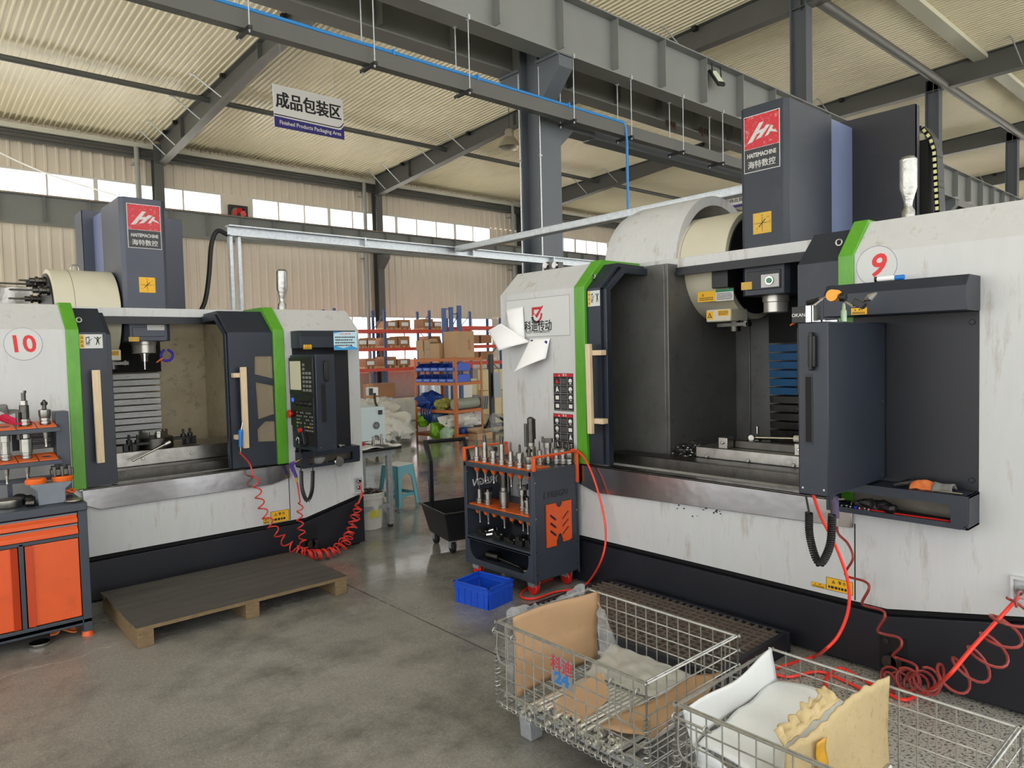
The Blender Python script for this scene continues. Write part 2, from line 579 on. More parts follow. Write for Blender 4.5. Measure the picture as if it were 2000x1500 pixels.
def floor_material():
    m = bpy.data.materials.new('polished_worn_concrete')
    m.use_nodes = True
    N, L = m.node_tree.nodes, m.node_tree.links
    b = N['Principled BSDF']
    b.inputs['Specular IOR Level'].default_value = .6
    tc = N.new('ShaderNodeTexCoord')

    def noise(scale, det, rough=.6):
        t = N.new('ShaderNodeTexNoise')
        t.inputs['Scale'].default_value, t.inputs['Detail'].default_value, t.inputs['Roughness'].default_value = scale, det, rough
        L.new(tc.outputs['Object'], t.inputs['Vector'])
        return t.outputs['Fac']

    def ramp(src, stops):
        r = N.new('ShaderNodeValToRGB')
        e = r.color_ramp.elements
        while len(e) < len(stops):
            e.new(.5)
        for k, (p, c) in zip(e, stops):
            k.position = p
            k.color = c if len(c) == 4 else tuple(c) + (1,)
        L.new(src, r.inputs['Fac'])
        return r.outputs['Color']

    def mix(a, c, f, mode='MIX'):
        x = N.new('ShaderNodeMix')
        x.data_type = 'RGBA'
        x.blend_type = mode
        for sock, v in ((x.inputs['Factor'], f), (x.inputs[6], a), (x.inputs[7], c)):
            if hasattr(v, 'links'):
                L.new(v, sock)
            else:
                sock.default_value = v
        return x.outputs[2]
    base = ramp(noise(.9, 7, .65), [(.3, srgb('#76746f')), (.52, srgb('#8b8983')), (.7, srgb('#9c9a94'))])
    fine = ramp(noise(60, 4, .7), [(.35, srgb('#625f5b')), (.55, srgb('#8c8983')), (.68, srgb('#b2afa8'))])
    c = mix(base, fine, .35)
    spots = ramp(noise(170, 2), [(.60, (0, 0, 0, 1)), (.66, (1, 1, 1, 1))])
    c = mix(c, srgb('#bcb9b2'), spots)
    dark = ramp(noise(1.7, 9, .75), [(.47, (0, 0, 0, 1)), (.66, (.7, .7, .7, 1))])
    c = mix(c, srgb('#4a4744'), dark)
    # exposed aggregate beside the nearer machine, dust and stronger light put into its pale colour
    dv = N.new('ShaderNodeVectorMath')
    dv.operation = 'DISTANCE'
    L.new(tc.outputs['Object'], dv.inputs[0])
    dv.inputs[1].default_value = (3.2, .9, 0)
    wv = N.new('ShaderNodeMath')
    wv.operation = 'MULTIPLY_ADD'
    L.new(noise(3, 6), wv.inputs[0])
    wv.inputs[1].default_value = -1.0
    L.new(dv.outputs['Value'], wv.inputs[2])
    pale = ramp(wv.outputs[0], [(.35, (.8, .8, .8, 1)), (.75, (0, 0, 0, 1))])
    chipsx = ramp(noise(75, 3, .5), [(.40, srgb('#57544f')), (.46, srgb('#aeaca6')), (.62, srgb('#b9b7b2'))])
    c = mix(c, chipsx, pale)
    # saw-cut joints
    sep = N.new('ShaderNodeSeparateXYZ')
    L.new(tc.outputs['Object'], sep.inputs[0])
    masks = []
    for axis, pos in (('X', 2.5), ('Y', 4.68)):
        w = N.new('ShaderNodeMath')
        w.operation = 'SUBTRACT'
        L.new(sep.outputs[axis], w.inputs[0])
        w.inputs[1].default_value = pos - 2.6
        if axis == 'Y':
            wr = N.new('ShaderNodeMath')
            wr.operation = 'MULTIPLY_ADD'
            L.new(noise(1.6, 6, .6), wr.inputs[0])
            wr.inputs[1].default_value = .5
            L.new(sep.outputs['Y'], wr.inputs[2])
            L.new(wr.outputs[0], w.inputs[0])
            w.inputs[1].default_value = pos - 2.6 + .26
        mo = N.new('ShaderNodeMath')
        mo.operation = 'FLOORED_MODULO'
        L.new(w.outputs[0], mo.inputs[0])
        mo.inputs[1].default_value = 5.2
        sb = N.new('ShaderNodeMath')
        sb.operation = 'SUBTRACT'
        L.new(mo.outputs[0], sb.inputs[0])
        sb.inputs[1].default_value = 2.6
        ab = N.new('ShaderNodeMath')
        ab.operation = 'ABSOLUTE'
        L.new(sb.outputs[0], ab.inputs[0])
        lt = N.new('ShaderNodeMath')
        lt.operation = 'LESS_THAN'
        L.new(ab.outputs[0], lt.inputs[0])
        lt.inputs[1].default_value = .006 if axis == 'X' else .004
        masks.append(lt.outputs[0])
    c = mix(c, srgb('#a8a49b'), masks[1])
    c = mix(c, srgb('#4a4843'), masks[0])
    L.new(c, b.inputs['Base Color'])
    # polish: worn and matt where people stand by the machines, still glossy in the aisle
    g1 = N.new('ShaderNodeVectorMath')
    g1.operation = 'DISTANCE'
    cx = N.new('ShaderNodeCombineXYZ')
    L.new(sep.outputs['X'], cx.inputs[0])
    L.new(sep.outputs['Y'], cx.inputs[1])
    L.new(cx.outputs[0], g1.inputs[0])
    g1.inputs[1].default_value = (.4, 2.6, 0)
    mr = N.new('ShaderNodeMapRange')
    mr.inputs['From Min'].default_value, mr.inputs['From Max'].default_value = 1.5, 3.4
    mr.inputs['To Min'].default_value, mr.inputs['To Max'].default_value = .48, .09
    L.new(g1.outputs['Value'], mr.inputs['Value'])
    nv = N.new('ShaderNodeMath')
    nv.operation = 'MULTIPLY_ADD'
    L.new(noise(2.2, 8, .7), nv.inputs[0])
    nv.inputs[1].default_value = .5
    nv.inputs[2].default_value = -.23
    ad = N.new('ShaderNodeMath')
    ad.operation = 'ADD'
    ad.use_clamp = True
    L.new(mr.outputs['Result'], ad.inputs[0])
    L.new(nv.outputs[0], ad.inputs[1])
    mxr = N.new('ShaderNodeMath')
    mxr.operation = 'MAXIMUM'
    L.new(ad.outputs[0], mxr.inputs[0])
    mxr.inputs[1].default_value = .08
    L.new(mxr.outputs[0], b.inputs['Roughness'])
    bp = N.new('ShaderNodeBump')
    bp.inputs['Strength'].default_value = .08
    bp.inputs['Distance'].default_value = .004
    L.new(noise(40, 4), bp.inputs['Height'])
    L.new(bp.outputs['Normal'], b.inputs['Normal'])
    return m


g = G()
g.box(-14, 46, -13, 25.2, -.2, 0)
structure('floor', g, floor_material())
g = G()
g.box(-80, 110, -90, 90, -.5, -.21)
structure('ground', g, mat('outside_paving', (226, 222, 212), .8, noise=.1, nscale=.5))

ceil_m = mat('cream_roof_sheet', (234, 227, 202), .3, noise=.05, nscale=.5, spec=.6, dirt=(196, 186, 150), damt=.35, dscale=.35)
wall_m = mat('beige_wall_sheet', (216, 205, 188), .4, noise=.06, nscale=.6)


def rib_profile(x0, x1, pitch, h, w):
    xs, x = [(x0, 0)], x0
    while x + pitch <= x1 + 1e-6:
        xs += [(x + pitch * .5 - w, 0), (x + pitch * .5 - w * .5, h), (x + pitch * .5 + w * .5, h), (x + pitch * .5 + w, 0)]
        x += pitch
    xs.append((x1, 0))
    return xs


g = G()
prof = rib_profile(-14, 46, .14, -.04, .028)
for ya, yb in ((25.3, -2.0), (-5.2, -13)):
    for (xa, ha), (xb, hb) in zip(prof, prof[1:]):
        g.face([(xa, ya, zroof(ya) + ha), (xb, ya, zroof(ya) + hb), (xb, yb, zroof(yb) + hb), (xa, yb, zroof(yb) + ha)])
structure('ceiling', g, ceil_m, smooth=False, fix=False)
g = G()
glass = mat('window_glass', (240, 246, 248), .05, alpha=.10)
for k in range(12):
    g.box(-14 + 5 * k + .03, -9 + 5 * k - .03, -5.25, -1.95, 9.77, 9.78)
f_ = structure('window_1', g, glass)
f_['label'] = 'ridge skylight'


def ribs_wall(g, x0, x1, z0, z1, y, axis='x'):
    pr = rib_profile(x0, x1, .3, -.03, .05)
    for (xa, ha), (xb, hb) in zip(pr, pr[1:]):
        if axis == 'x':
            g.face([(xa, y + ha, z0), (xb, y + hb, z0), (xb, y + hb, z1), (xa, y + ha, z1)])
        else:
            g.face([(y + ha, xa, z0), (y + hb, xb, z0), (y + hb, xb, z1), (y + ha, xa, z1)])


WY = 25.0
g = G()
ribs_wall(g, -14, 46, 1.0, 1.45, WY)
ribs_wall(g, -14, 46, 3.28, 6.3, WY)
ribs_wall(g, -14, 46, 7.38, 8.9, WY)
for x0, x1, z0, z1 in ((20.9, 24.0, 6.3, 7.38), (29.0, 46, 6.3, 7.38), (20.9, 46, 1.45, 3.28), (-14, -10, 1.45, 3.28)):
    ribs_wall(g, x0, x1, z0, z1, WY)
structure('wall_far', g, wall_m, smooth=False, fix=False)
g = G()
ribs_wall(g, -13, 25, 0, 1.45, 46, 'y')
ribs_wall(g, -13, 25, 4.6, 6.3, 46, 'y')
ribs_wall(g, -13, 25, 7.6, 9.9, 46, 'y')
structure('wall_right', g, wall_m, smooth=False, fix=False)
g = G()
g.box(-14, 46, 24.93, 25.2, 0, 1.0)
structure('baseboard_far', g, pink_dirt)

winframe = mat('white_window_frame', (206, 204, 200), .4)


def window(n, x0, x1, z0, z1, step):
    g = G()
    for a in (z0, z1 - .06):
        g.box(x0, x1, WY - .04, WY + .04, a, a + .06)
    k = int(round((x1 - x0) / step))
    for i in range(k + 1):
        w = .06 if i % 3 == 0 else .025
        x = x0 + (x1 - x0) * i / k
        g.box(x - w, x + w, WY - .04, WY + .04, z0 + .06, z1 - .06)
    f = structure('window_%d' % n, g, winframe)
    g = G()
    g.box(x0, x1, WY - .005, WY + .005, z0, z1)
    build('pane', g, glass, f)


window(2, -14, 8.95, 6.3, 7.38, 1.27)
window(3, 9.95, 20.9, 6.3, 7.38, 1.0)
window(4, 24.0, 29.0, 6.3, 7.38, .83)
window(5, -10, 20.9, 1.45, 3.28, 1.2)
for n_, z0, z1 in ((6, 1.45, 4.6), (7, 6.3, 7.6)):  # end-wall windows added to brighten the right end of the roof
    g = G()
    for k in range(20):
        g.box(45.96, 46.04, -13 + 2 * k - .04, -13 + 2 * k + .04, z0, z1)
    for z in (z0, z1 - .06):
        g.box(45.96, 46.04, -13, 25, z, z + .06)
    f_ = structure('window_%d' % n_, g, winframe)
    g = G()
    g.box(45.995, 46.005, -13, 25, z0, z1)
    build('pane', g, glass, f_)
g = G()
g.box(8.95, 9.95, WY - .03, WY + .03, 6.3, 7.38)
structure('trim_1', g, wall_m)

# eave: light gutter box over a dark roll of sheeting
g = G()
g.box(-14, 46, 24.60, 24.95, 8.42, 8.56)
structure('trim_2', g, mat('gutter_paint', (196, 196, 184), .4), bevel=.01)
g = G()
for k, (dz, r) in enumerate(((8.36, .06), (8.26, .07), (8.16, .06))):
    g.cyl((-14, 24.75, dz), (46, 24.75, dz), r, n=10)
structure('trim_3', g, beam_grey)


def i_column(name, x, y, z1, w, dp, label, group, m=col_grey):
    r = thing(name, label, 'column', (x, y, 0), group)
    g = G()
    g.box(x - w / 2, x + w / 2, y - dp / 2, y - dp / 2 + .02, .02, z1)
    g.box(x - w / 2, x + w / 2, y + dp / 2 - .02, y + dp / 2, .02, z1)
    g.box(x - .008, x + .008, y - dp / 2 + .02, y + dp / 2 - .02, .02, z1)
    build('shaft', g, m, r)
    g = G()
    g.box(x - w / 2 - .1, x + w / 2 + .1, y - dp / 2 - .1, y + dp / 2 + .1, 0, .02)
    build('base_plate', g, m, r)
    return r


# middle row of columns: each carries crane girders on both sides
MIDX = (-.8, 7.035, 14.84, 22.7, 30.6, 38.4)
mid_labels = ('column of the middle row, hidden left of the photo', 'big grey steel column behind the nearer milling machine, blue pipe beside it',
              'grey steel column rising above the red-logo head of the nearer machine', 'grey steel column behind the cable chain, second from the right edge',
              'farthest grey steel column at the right edge', 'last grey column at the hall end')
for i, x in enumerate(MIDX):
    if i == 0:
        continue
    r = i_column('steel_column', x, 7.33, zroof(7.3) - .3, .27, .36, mid_labels[i], 'steel columns of the middle row')
    for sgn in (-1, 1):
        g = G()
        ya, yb = 7.33 + sgn * .17, 7.33 + sgn * .60
        g.prism([(ya, 5.05), (ya, 5.66), (yb, 5.66), (yb, 5.50)], x - .13, x + .13, 'x')
        g.box(x - .16, x + .16, min(ya, yb), max(ya, yb), 5.64, 5.68)
        build('corbel', g, col_grey, r, bevel=.004)
    if i == 1:
        g = G()
        g.box(7.17, 7.35, 7.16, 7.40, 0, 4.72)
        g.prism([(7.17, 4.6), (7.35, 4.6), (7.62, 4.86), (8.1, 4.86), (8.1, 5.06), (7.17, 5.06)], 7.17, 7.42, 'y')
        build('knee_post', g, col_grey, r, bevel=.004)
        for y in (7.13, 7.50):
            g = G()
            xx = 6.9 + (.01 if y < 7.3 else -.03)
            g.tube([(xx, y, 0), (xx, y, 5.6)], .011, 8)
            for z in (2.4, 3.4, 4.4):
                g.cbox((xx, y - .008, z), (.05, .012, .02))
            build('conduit', g, galv, r)
# portal beam from the big column to the next one
g = G()
g.ibeam((8.1, 7.3, 4.84), (14.7, 7.3, 4.84), .24, .24)
solo('portal_beam', g, col_grey, 'dark horizontal steel beam running right from the big grey column', 'beam')

# far wall columns, with brackets for the far crane girder
FARX = (-1.1, 6.85, 14.9, 22.6, 30.6)
far_labels = ('', 'grey column on the window wall behind the farther machine\'s head', 'grey column on the window wall behind the pallet racking',
              'grey column on the window wall, just left of the big middle column', 'grey wall column right of the big middle column')
for i, x in enumerate(FARX):
    if not i:
        continue
    r = i_column('steel_column', x, 24.72, 8.6, .28, .34, far_labels[i], 'steel columns on the far wall', beam_grey)
    g = G()
    g.prism([(24.55, 5.1), (24.55, 5.66), (24.1, 5.66), (24.1, 5.5)], x - .14, x + .14, 'x')
    build('corbel', g, beam_grey, r)
    g = G()
    g.tube([(x - .62, 24.6, 0), (x - .62, 24.6, 8.42)], .075, 12)
    for z in (3.2, 7.9, 5.5):
        g.box(x - .72, x - .52, 24.6, 24.96, z, z + .03)
    solo('downpipe', g, mat('grey_downpipe', (150, 152, 148), .4), ('', 'grey rain downpipe beside the wall column left of the hanging sign',
         'grey rain downpipe beside the wall column behind the pallet racking', 'grey rain downpipe left of the big middle column',
         'grey downpipe right of the big middle column')[i], 'pipe', 'rain downpipes')

# roof rafters across the hall
raf_labels = ('', 'tapered roof rafter at the upper left, behind the hanging sign', 'tapered roof rafter meeting the column above the red-logo head',
              'tapered roof rafter at upper right meeting the column behind the cable chain', 'smaller farther roof rafter by the right edge', 'farthest roof rafter at the hall end')
for i, x in enumerate((-.95, 6.95, 14.87, 22.7, 30.6, 38.4)):
    if not i:
        continue
    r = thing('roof_rafter', raf_labels[i], 'rafter', (x, 10, 8.7), 'roof rafters')
    g = G()
    bot = [(24.7, 7.97), (16.4, 8.60), (10, 8.76), (7.3, 8.78), (-3, 8.9), (-12.5, 8.5)]
    top = [(y, zroof(y) - .03) for y, z in bot]
    g.prism(bot + top[::-1], x - .008, x + .008, 'x')
    for (ya, za), (yb, zb) in list(zip(bot, bot[1:])) + list(zip(top, top[1:])):
        dz = .02 if (ya, za) in bot else -.02
        g.prism([(ya, za), (yb, zb), (yb, zb + dz), (ya, za + dz)], x - .13, x + .13, 'x')
    for y in (22.2, 16.4, 7.3):
        zb = min(8.74, 8.1 + (24.7 - y) * .06)
        g.box(x - .12, x + .12, y - .01, y + .01, zb, zroof(y) - .05)
    build('i_section', g, beam_grey, r)
    for y in (23.9, 22.9, 20.6, 18.9, 15.2, 12.8, 10.2, 5.2, 3.2):
        zb = 7.97 + (24.7 - y) * .076 if y > 16.4 else 8.6 + (16.4 - y) * .025 if y > 10 else 8.77
        g = G()
        g.tube([(x - .05, y, zb + .06), (x - .72, y + .1, zroof(y) - .06), (x - .82, y + .12, zroof(y) - .05)], .018, 6)
        build('fly_brace', g, galv, r)
        if y > 10:
            g = G()
            g.cbox((x - .16, y - .35, zroof(y) - .09), (.12, .12, .1))
            build('cleat', g, black, r)
# tie struts along the hall
for k, (y, x0, x1, zz, rr, lab) in enumerate(((20.0, -14, 46, 8.72, .075, 'long dark round tie strut crossing the roof behind the hanging sign'),
                                         (7.0, 15.0, 46, 8.86, .11, 'grey round tie strut under the roof between the right-hand columns'))):
    g = G()
    g.tube([(x0, y, zz), (x1, y, zz)], rr, 12)
    solo('tie_strut', g, beam_grey, lab, 'strut')
g = G()
g.box(15.0, 46, 6.0, 6.35, zroof(6) - .16, zroof(6) - .04)
structure('trim_4', g, mat('roof_valley_paint', (204, 204, 186), .4))


def crane_girder(y, label, zb=5.68, h=.82):
    r = thing('crane_girder', label, 'crane girder', (10, y, zb), 'crane runway girders')
    g = G()
    g.ibeam((-14, y, zb), (46, y, zb), h, .3, .012, .02)
    build('i_section', g, girder_grey, r)
    g = G()
    g.box(-14, 46, y - .02, y + .02, zb + h, zb + h + .05)
    build('crane_rail', g, mat('rusty_rail', (140, 110, 76), .6, .4, noise=.2, nscale=6), r)
    g = G()
    x = -13.3
    while x < 46:
        for a, b_ in ((y - .145, y - .007), (y + .007, y + .145)):
            g.box(x - .006, x + .006, a, b_, zb + .09, zb + h - .02)
        x += 1.13
    build('web_stiffeners', g, girder_grey, r)['kind'] = 'stuff'
    return r


cg = crane_girder(6.9, 'nearer light grey crane girder across the top of the photo, flood lamp on it')
crane_girder(7.80, 'dark shaded crane girder just behind the nearer light grey one')
crane_girder(24.3, 'far dark crane girder along the foot of the high window strip')

# flood lamp on the near girder
p = ay(1402, 150, 6.72)
r = thing('flood_lamp', 'small black flood lamp fixed to the light grey crane girder', 'lamp', (p.x, p.y, p.z))
g = G()
old = Matrix.Translation(p) @ Matrix.Rotation(radians(-28), 4, 'X') @ Matrix.Rotation(radians(-14), 4, 'Y')
g.T = old
g.box(-.12, .12, -.0, .05, -.16, .16)
build('housing', g, black, r, bevel=.008)
g = G()
g.T = old
g.box(-.095, .095, -.006, .002, -.10, .13)
build('lens', g, led_white, r)
g = G()
g.tube([p + Vector((-.13, .02, .02)), p + Vector((-.13, .03, .2)), p + Vector((.13, .03, .2)), p + Vector((.13, .02, .02))], .012, 6)
build('bracket', g, black, r)

# suspended rail with hanger rods
r = thing('suspended_rail', 'long dark suspended rail hung on thin rods below the crane girder', 'rail', (6, 6.9, 4.86))
g = G()
g.box(-9, 21, 6.84, 6.96, 4.86, 4.875)
g.box(-9, 21, 6.84, 6.852, 4.875, 5.02)
g.box(-9, 21, 6.948, 6.96, 4.875, 5.02)
g.box(-9, 21, 6.84, 6.875, 5.02, 5.032)
g.box(-9, 21, 6.925, 6.96, 5.02, 5.032)
build('channel', g, beam_grey, r)
for x in (1.4, 2.75, 4.11, 5.41, 7.22, 8.45, 9.75, 10.9, 12.2):
    for y in (6.77, 7.03):
        g = G()
        g.tube([(x, y, 4.80), (x, y, 5.72)], .0075, 6)
        g.cbox((x, y, 5.70), (.03, .05, .06))
        g.cbox((x, y, 4.83), (.02, .02, .03))
        build('hanger_rod', g, galv, r)
    g = G()
    g.box(x - .02, x + .02, 6.74, 7.06, 4.825, 4.858)
    build('cross_bar', g, black, r)
g = G()
g.tube(bez([(-9, 6.86, 5.058), (2, 6.86, 5.058), (8.2, 6.86, 5.058)], 4) + [(8.36, 6.85, 5.055), (8.40, 6.84, 5.0), (8.40, 6.82, 4.8), (8.40, 6.82, 1.2)], .02, 10)
for x in (2.1, 4.4, 5.6, 7.2):
    g.cbox((x, 6.86, 5.06), (.02, .06, .07))
solo('air_pipe', g, bluepipe, 'blue air pipe along the suspended rail that drops straight down behind the nearer machine', 'pipe')

# galvanised cable trays over the machines
r = thing('cable_tray', 'galvanised cable tray on a post behind the farther machine, running right to the column', 'cable tray', (2.585, 6.95, 2.115))
g = G()
for z in (2.885, 2.975):
    g.box(2.53, 7.95, 6.90, 7.02, z, z + .012)
g.box(2.53, 7.95, 6.955, 6.962, 2.885, 2.985)
for x in (4.0, 5.5, 6.9):
    g.box(x - .01, x + .01, 6.895, 7.025, 2.88, 2.99)
build('tray', g, galv, r)
g = G()
for dx in (-.05, .03):
    g.box(2.585 + dx, 2.585 + dx + .035, 6.93, 6.99, 2.115, 2.885)
build('post', g, galv, r, bevel=.004)
r = thing('cable_tray', 'galvanised cable tray reaching from the crossing tray towards the red-logo head', 'cable tray', (5.27, 4.8, 2.89))
g = G()
for x in (5.21, 5.33):
    g.box(x - .006, x + .006, 2.85, 6.88, 2.93, 2.98)
g.box(5.21, 5.33, 2.85, 6.88, 2.925, 2.932)
g.box(5.2, 5.34, 2.85, 6.88, 2.98, 2.988)
build('tray', g, galv, r)
g = G()
pts = [(2.54, 6.98, 2.90), (2.45, 7.0, 2.93), (2.40, 7.03, 2.80), (2.37, 7.05, 2.5), (2.33, 7.06, 2.27), (2.27, 7.07, 2.13)]
g.tube(bez(pts, 8), .022, 8)
solo('power_cable', g, rubber, 'thick black cable dropping from the cable tray post to the farther machine', 'cable')
g = G()
a, b_ = ay(-30, 283, 10), ay(226, 381, 7.1)
g.tube([a.lerp(b_, i / 12) - Vector((0, 0, .05 * sin(pi * i / 12))) for i in range(13)], .008, 6)
solo('hanging_wire', g, inkwhite, 'thin white wire slung across the high windows at the upper left', 'wire')

# exhaust fan in the window strip
p = ay(465, 420, 24.9)
r = thing('exhaust_fan', 'dark wall fan with red blades in the high window strip', 'fan', (p.x, p.y, p.z))
g = G()
g.holed([(p.x - .32, p.z - .32), (p.x + .32, p.z - .32), (p.x + .32, p.z + .32), (p.x - .32, p.z + .32)], [circle2(p.x, p.z, .27, 20)], 24.82, 24.99, 'y')
build('fan_frame', g, black, r)
for k in range(5):
    g = G()
    a = k * 2 * pi / 5
    M = Matrix.Translation((p.x, 24.86, p.z)) @ Matrix.Rotation(a, 4, 'Y') @ Matrix.Rotation(.5, 4, 'X')
    g.T = M
    g.box(-.09, .09, -.004, .004, .05, .25)
    build('blade', g, red, r)
g = G()
g.cyl((p.x, 24.82, p.z), (p.x, 24.9, p.z), .07)
build('hub', g, black, r)

# high-bay lamp on the rafter
p = ay(995, 276, 14)
r = thing('high_bay_lamp', 'aluminium bell-shaped lamp hanging from the roof left of the big column', 'lamp', (p.x, p.y, p.z))
g = G()
g.lathe([(.30, -.16), (.29, -.12), (.20, .02), (.13, .10), (.11, .12)], p, n=24, cap=False)
build('lamp_shade', g, lampshade, r)
g = G()
g.lathe([(.12, .11), (.12, .25), (.09, .30), (.03, .33)], p, n=20)
build('ballast_housing', g, lampshade, r)
g = G()
g.tube([p + Vector((0, 0, .33)), Vector((p.x, p.y, zroof(14) - .03))], .01, 6)
build('hanger', g, black, r)


def wide_sign(name, label, corners, chars, sub):
    """board given by left-top, right-top, left-bottom"""
    o, rt, lb = [Vector(c) for c in corners]
    xd, yd = (rt - o), (o - lb)
    w, h = xd.length, yd.length
    xd.normalize()
    yd.normalize()
    n = xd.cross(yd)
    M = Matrix(((xd.x, yd.x, n.x, lb.x), (xd.y, yd.y, n.y, lb.y), (xd.z, yd.z, n.z, lb.z), (0, 0, 0, 1)))
    r = thing(name, label, 'sign', lb + xd * w / 2)
    g = G()
    g.T = M
    g.box(0, w, 0, h, -.012, 0)
    build('board', g, paper, r)
    g = G()
    g.T = M
    k = .055 * h
    g.prism([(0, 0), (w, 0), (w, .34 * h), (w - 1.6 * k, .235 * h), (w - 2.6 * k, .225 * h), (0, .255 * h)][:], .0, .003, 'z')
    build('blue_band', g, signblue, r)
    g = G()
    g.T = M
    g.prism([(0, .285 * h), (w - 3 * k, .262 * h), (w - 1.2 * k, .30 * h), (w, .40 * h), (w, .43 * h), (w - 1.5 * k, .325 * h), (w - 3 * k, .285 * h), (0, .31 * h)], .0, .003, 'z')
    build('black_line', g, inkblack, r)
    g = G()
    g.T = M
    g.text(chars, .40 * h, (w * .5, .63 * h, .001), (1, 0, 0), (0, 1, 0), 0.004, 0, thick=.028, sx=w * .94 / (.40 * h * len(chars)))
    build('lettering', g, inkblack, r)
    if sub:
        g = G()
        g.T = M
        g.text(sub, .13 * h, (w * .51, .125 * h, .004), (1, 0, 0), (0, 1, 0), .003, .015, sx=.92)
        build('english_lettering', g, inkwhite, r)
    for t in (.12, .88):
        g = G()
        p0 = o + xd * w * t
        g.tube([p0, Vector((p0.x, p0.y, zroof(p0.y) - .02))], .003, 4)
        build('hanging_wire', g, galv, r)


wide_sign('hanging_sign', 'white and navy sign 成品包装区 Finished Products Packaging Area hanging under the roof',
          [ay(532, 163, 13), ay(669, 195, 13), ay(536.5, 247, 13)], '成品包装区', 'Finished Products Packaging Area')
wide_sign('hanging_sign', 'small distant white sign 备货待出货区 half hidden by the red-logo head', [ax(1405, 391, 19), ax(1462, 379, 19), ax(1405.5, 411.5, 19)], '备货待出货区', '')

# torn brown cloth scraps caught on the dark girder
for k, (x, y) in enumerate(((1309, 243), (1374, 257))):
    p = ay(x, y, 7.63)
    g = G()
    rnd_ = random.Random(k)
    for j in range(7):
        a = p + Vector((-.14 + .045 * j, -.01 * (j % 2), .06))
        l = .10 + .10 * rnd_.random()
        g.hull([a, a + Vector((.06, .012, .01)), a + Vector((.045, .0, -l)), a + Vector((.01, -.012, -l * .8)), a + Vector((.03, .03, -l * .4))], [(0, 1, 4), (1, 2, 4), (2, 3, 4), (3, 0, 4)])
    solo('torn_cloth', g, mat('brown_rag', (84, 62, 56), .85), ('left brown torn rag hanging from the dark crane girder', 'right brown torn rag hanging from the dark crane girder')[k], 'rag', smooth=False, fix=False)


# ------------------------------------------------------------------ the two milling machines
T10 = Matrix.Translation((0, 5.675, 0))
T9 = Matrix(((0, 1, 0, 3.75), (-1, 0, 0, 0), (0, 0, 1, 0), (0, 0, 0, 1)))


def offset_plate(path, t):
    """closed section of a folded plate: path of (d, z) and the same path pushed inwards"""
    n = len(path)
    inner = []
    for i in range(n):
        a, b = path[max(0, i - 1)], path[min(n - 1, i + 1)]
        dx, dz = b[0] - a[0], b[1] - a[1]
        l = sqrt(dx * dx + dz * dz)
        inner.append((path[i][0] + t * dz / l, path[i][1] - t * dx / l))
    return path + inner[::-1]


def label_part(name, r, T, u0, u1, z0, z1, d, m, draw=None, th=.0015):
    g = G()
    g.box(u0, u1, d - th, d, z0, z1)
    if draw:
        draw(g, u0, u1, z0, z1, d - th)
    return build(name, g, m, r, T, smooth=False)


def lines_on(g, u0, u1, z0, z1, d, rows, mi, w=.25, seed=1, gap=.0):
    """rows of small printed marks"""
    rnd = random.Random(seed)
    h = (z1 - z0) / rows
    for k in range(rows):
        zc = z1 - (k + .5) * h
        u = u0
        while u < u1 - .002:
            l = h * (.35 + .5 * rnd.random())
            if u + l > u1:
                break
            g.m = mi
            g.box(u, u + l, d - .0008, d, zc - h * w, zc + h * w)
            u += l + h * .22


def warn_tri(g, u, z, s, d, mi):
    g.m = mi
    g.holed([(u - s, z - s * .8), (u + s, z - s * .8), (u, z + s * .95)], [[(u - s * .6, z - s * .55), (u + s * .6, z - s * .55), (u, z + s * .5)]], d - .0008, d, 'y')
    g.box(u - s * .08, u + s * .08, d - .0008, d, z - s * .3, z + s * .2)


def logo_plate(r, T, tl, br, tilt, d):
    """worn red and black maker's plate on the spindle head"""
    u0, z1 = tl
    u1, z0 = br
    w, h = u1 - u0, z1 - z0
    g = G()
    g.box(u0, u1, d - .003, d, z0, z1)
    g.m = 1
    g.box(u0 + .02 * w, u1 - .02 * w, d - .005, d - .003, z0 + .42 * h, z1 - .015 * h)
    g.m = 2
    g.box(u0 + .02 * w, u1 - .02 * w, d - .005, d - .003, z0 + .015 * h, z0 + .41 * h)
    g.m = 3
    for u in (u0 + .05 * w, u1 - .05 * w):
        for z in (z0 + .03 * h, z1 - .03 * h):
            g.cyl((u, d - .003, z), (u, d - .008, z), .005, n=8)
    o = build('logo_plate', g, [plate_rim, redlabel_worn, blackplate, black], r, T, smooth=False)
    g = G()

    def P(q):
        return [(u0 + w * x, z0 + h * (.42 + .57 * y)) for x, y in q]
    for kq, q in enumerate(([(.10, .17), (.25, .20), (.57, .74), (.45, .74)], [(.34, .24), (.49, .28), (.75, .60), (.64, .62)],
                            [(.30, .38), (.55, .44), (.61, .54), (.37, .49)], [(.60, .27), (.70, .30), (.84, .54), (.77, .57)], [(.73, .40), (.95, .31), (.90, .39), (.77, .47)])):
        g.prism(P(q), d - .0065 - .0004 * kq, d - .005, 'y')
    g.text('HAITEMACHINE', h * .105, ((u0 + u1) / 2, d - .005, z0 + .29 * h), (1, 0, 0), (0, 0, 1), .003, .03, sx=.86 * w / (h * .105 * 7.6))
    g.text('海特数控', h * .14, ((u0 + u1) / 2, d - .005, z0 + .12 * h), (1, 0, 0), (0, 0, 1), .003, 0, thick=.012, sx=.78 * w / (h * .14 * 4))
    build('logo_lettering', g, plate_rim, o, T, smooth=False)


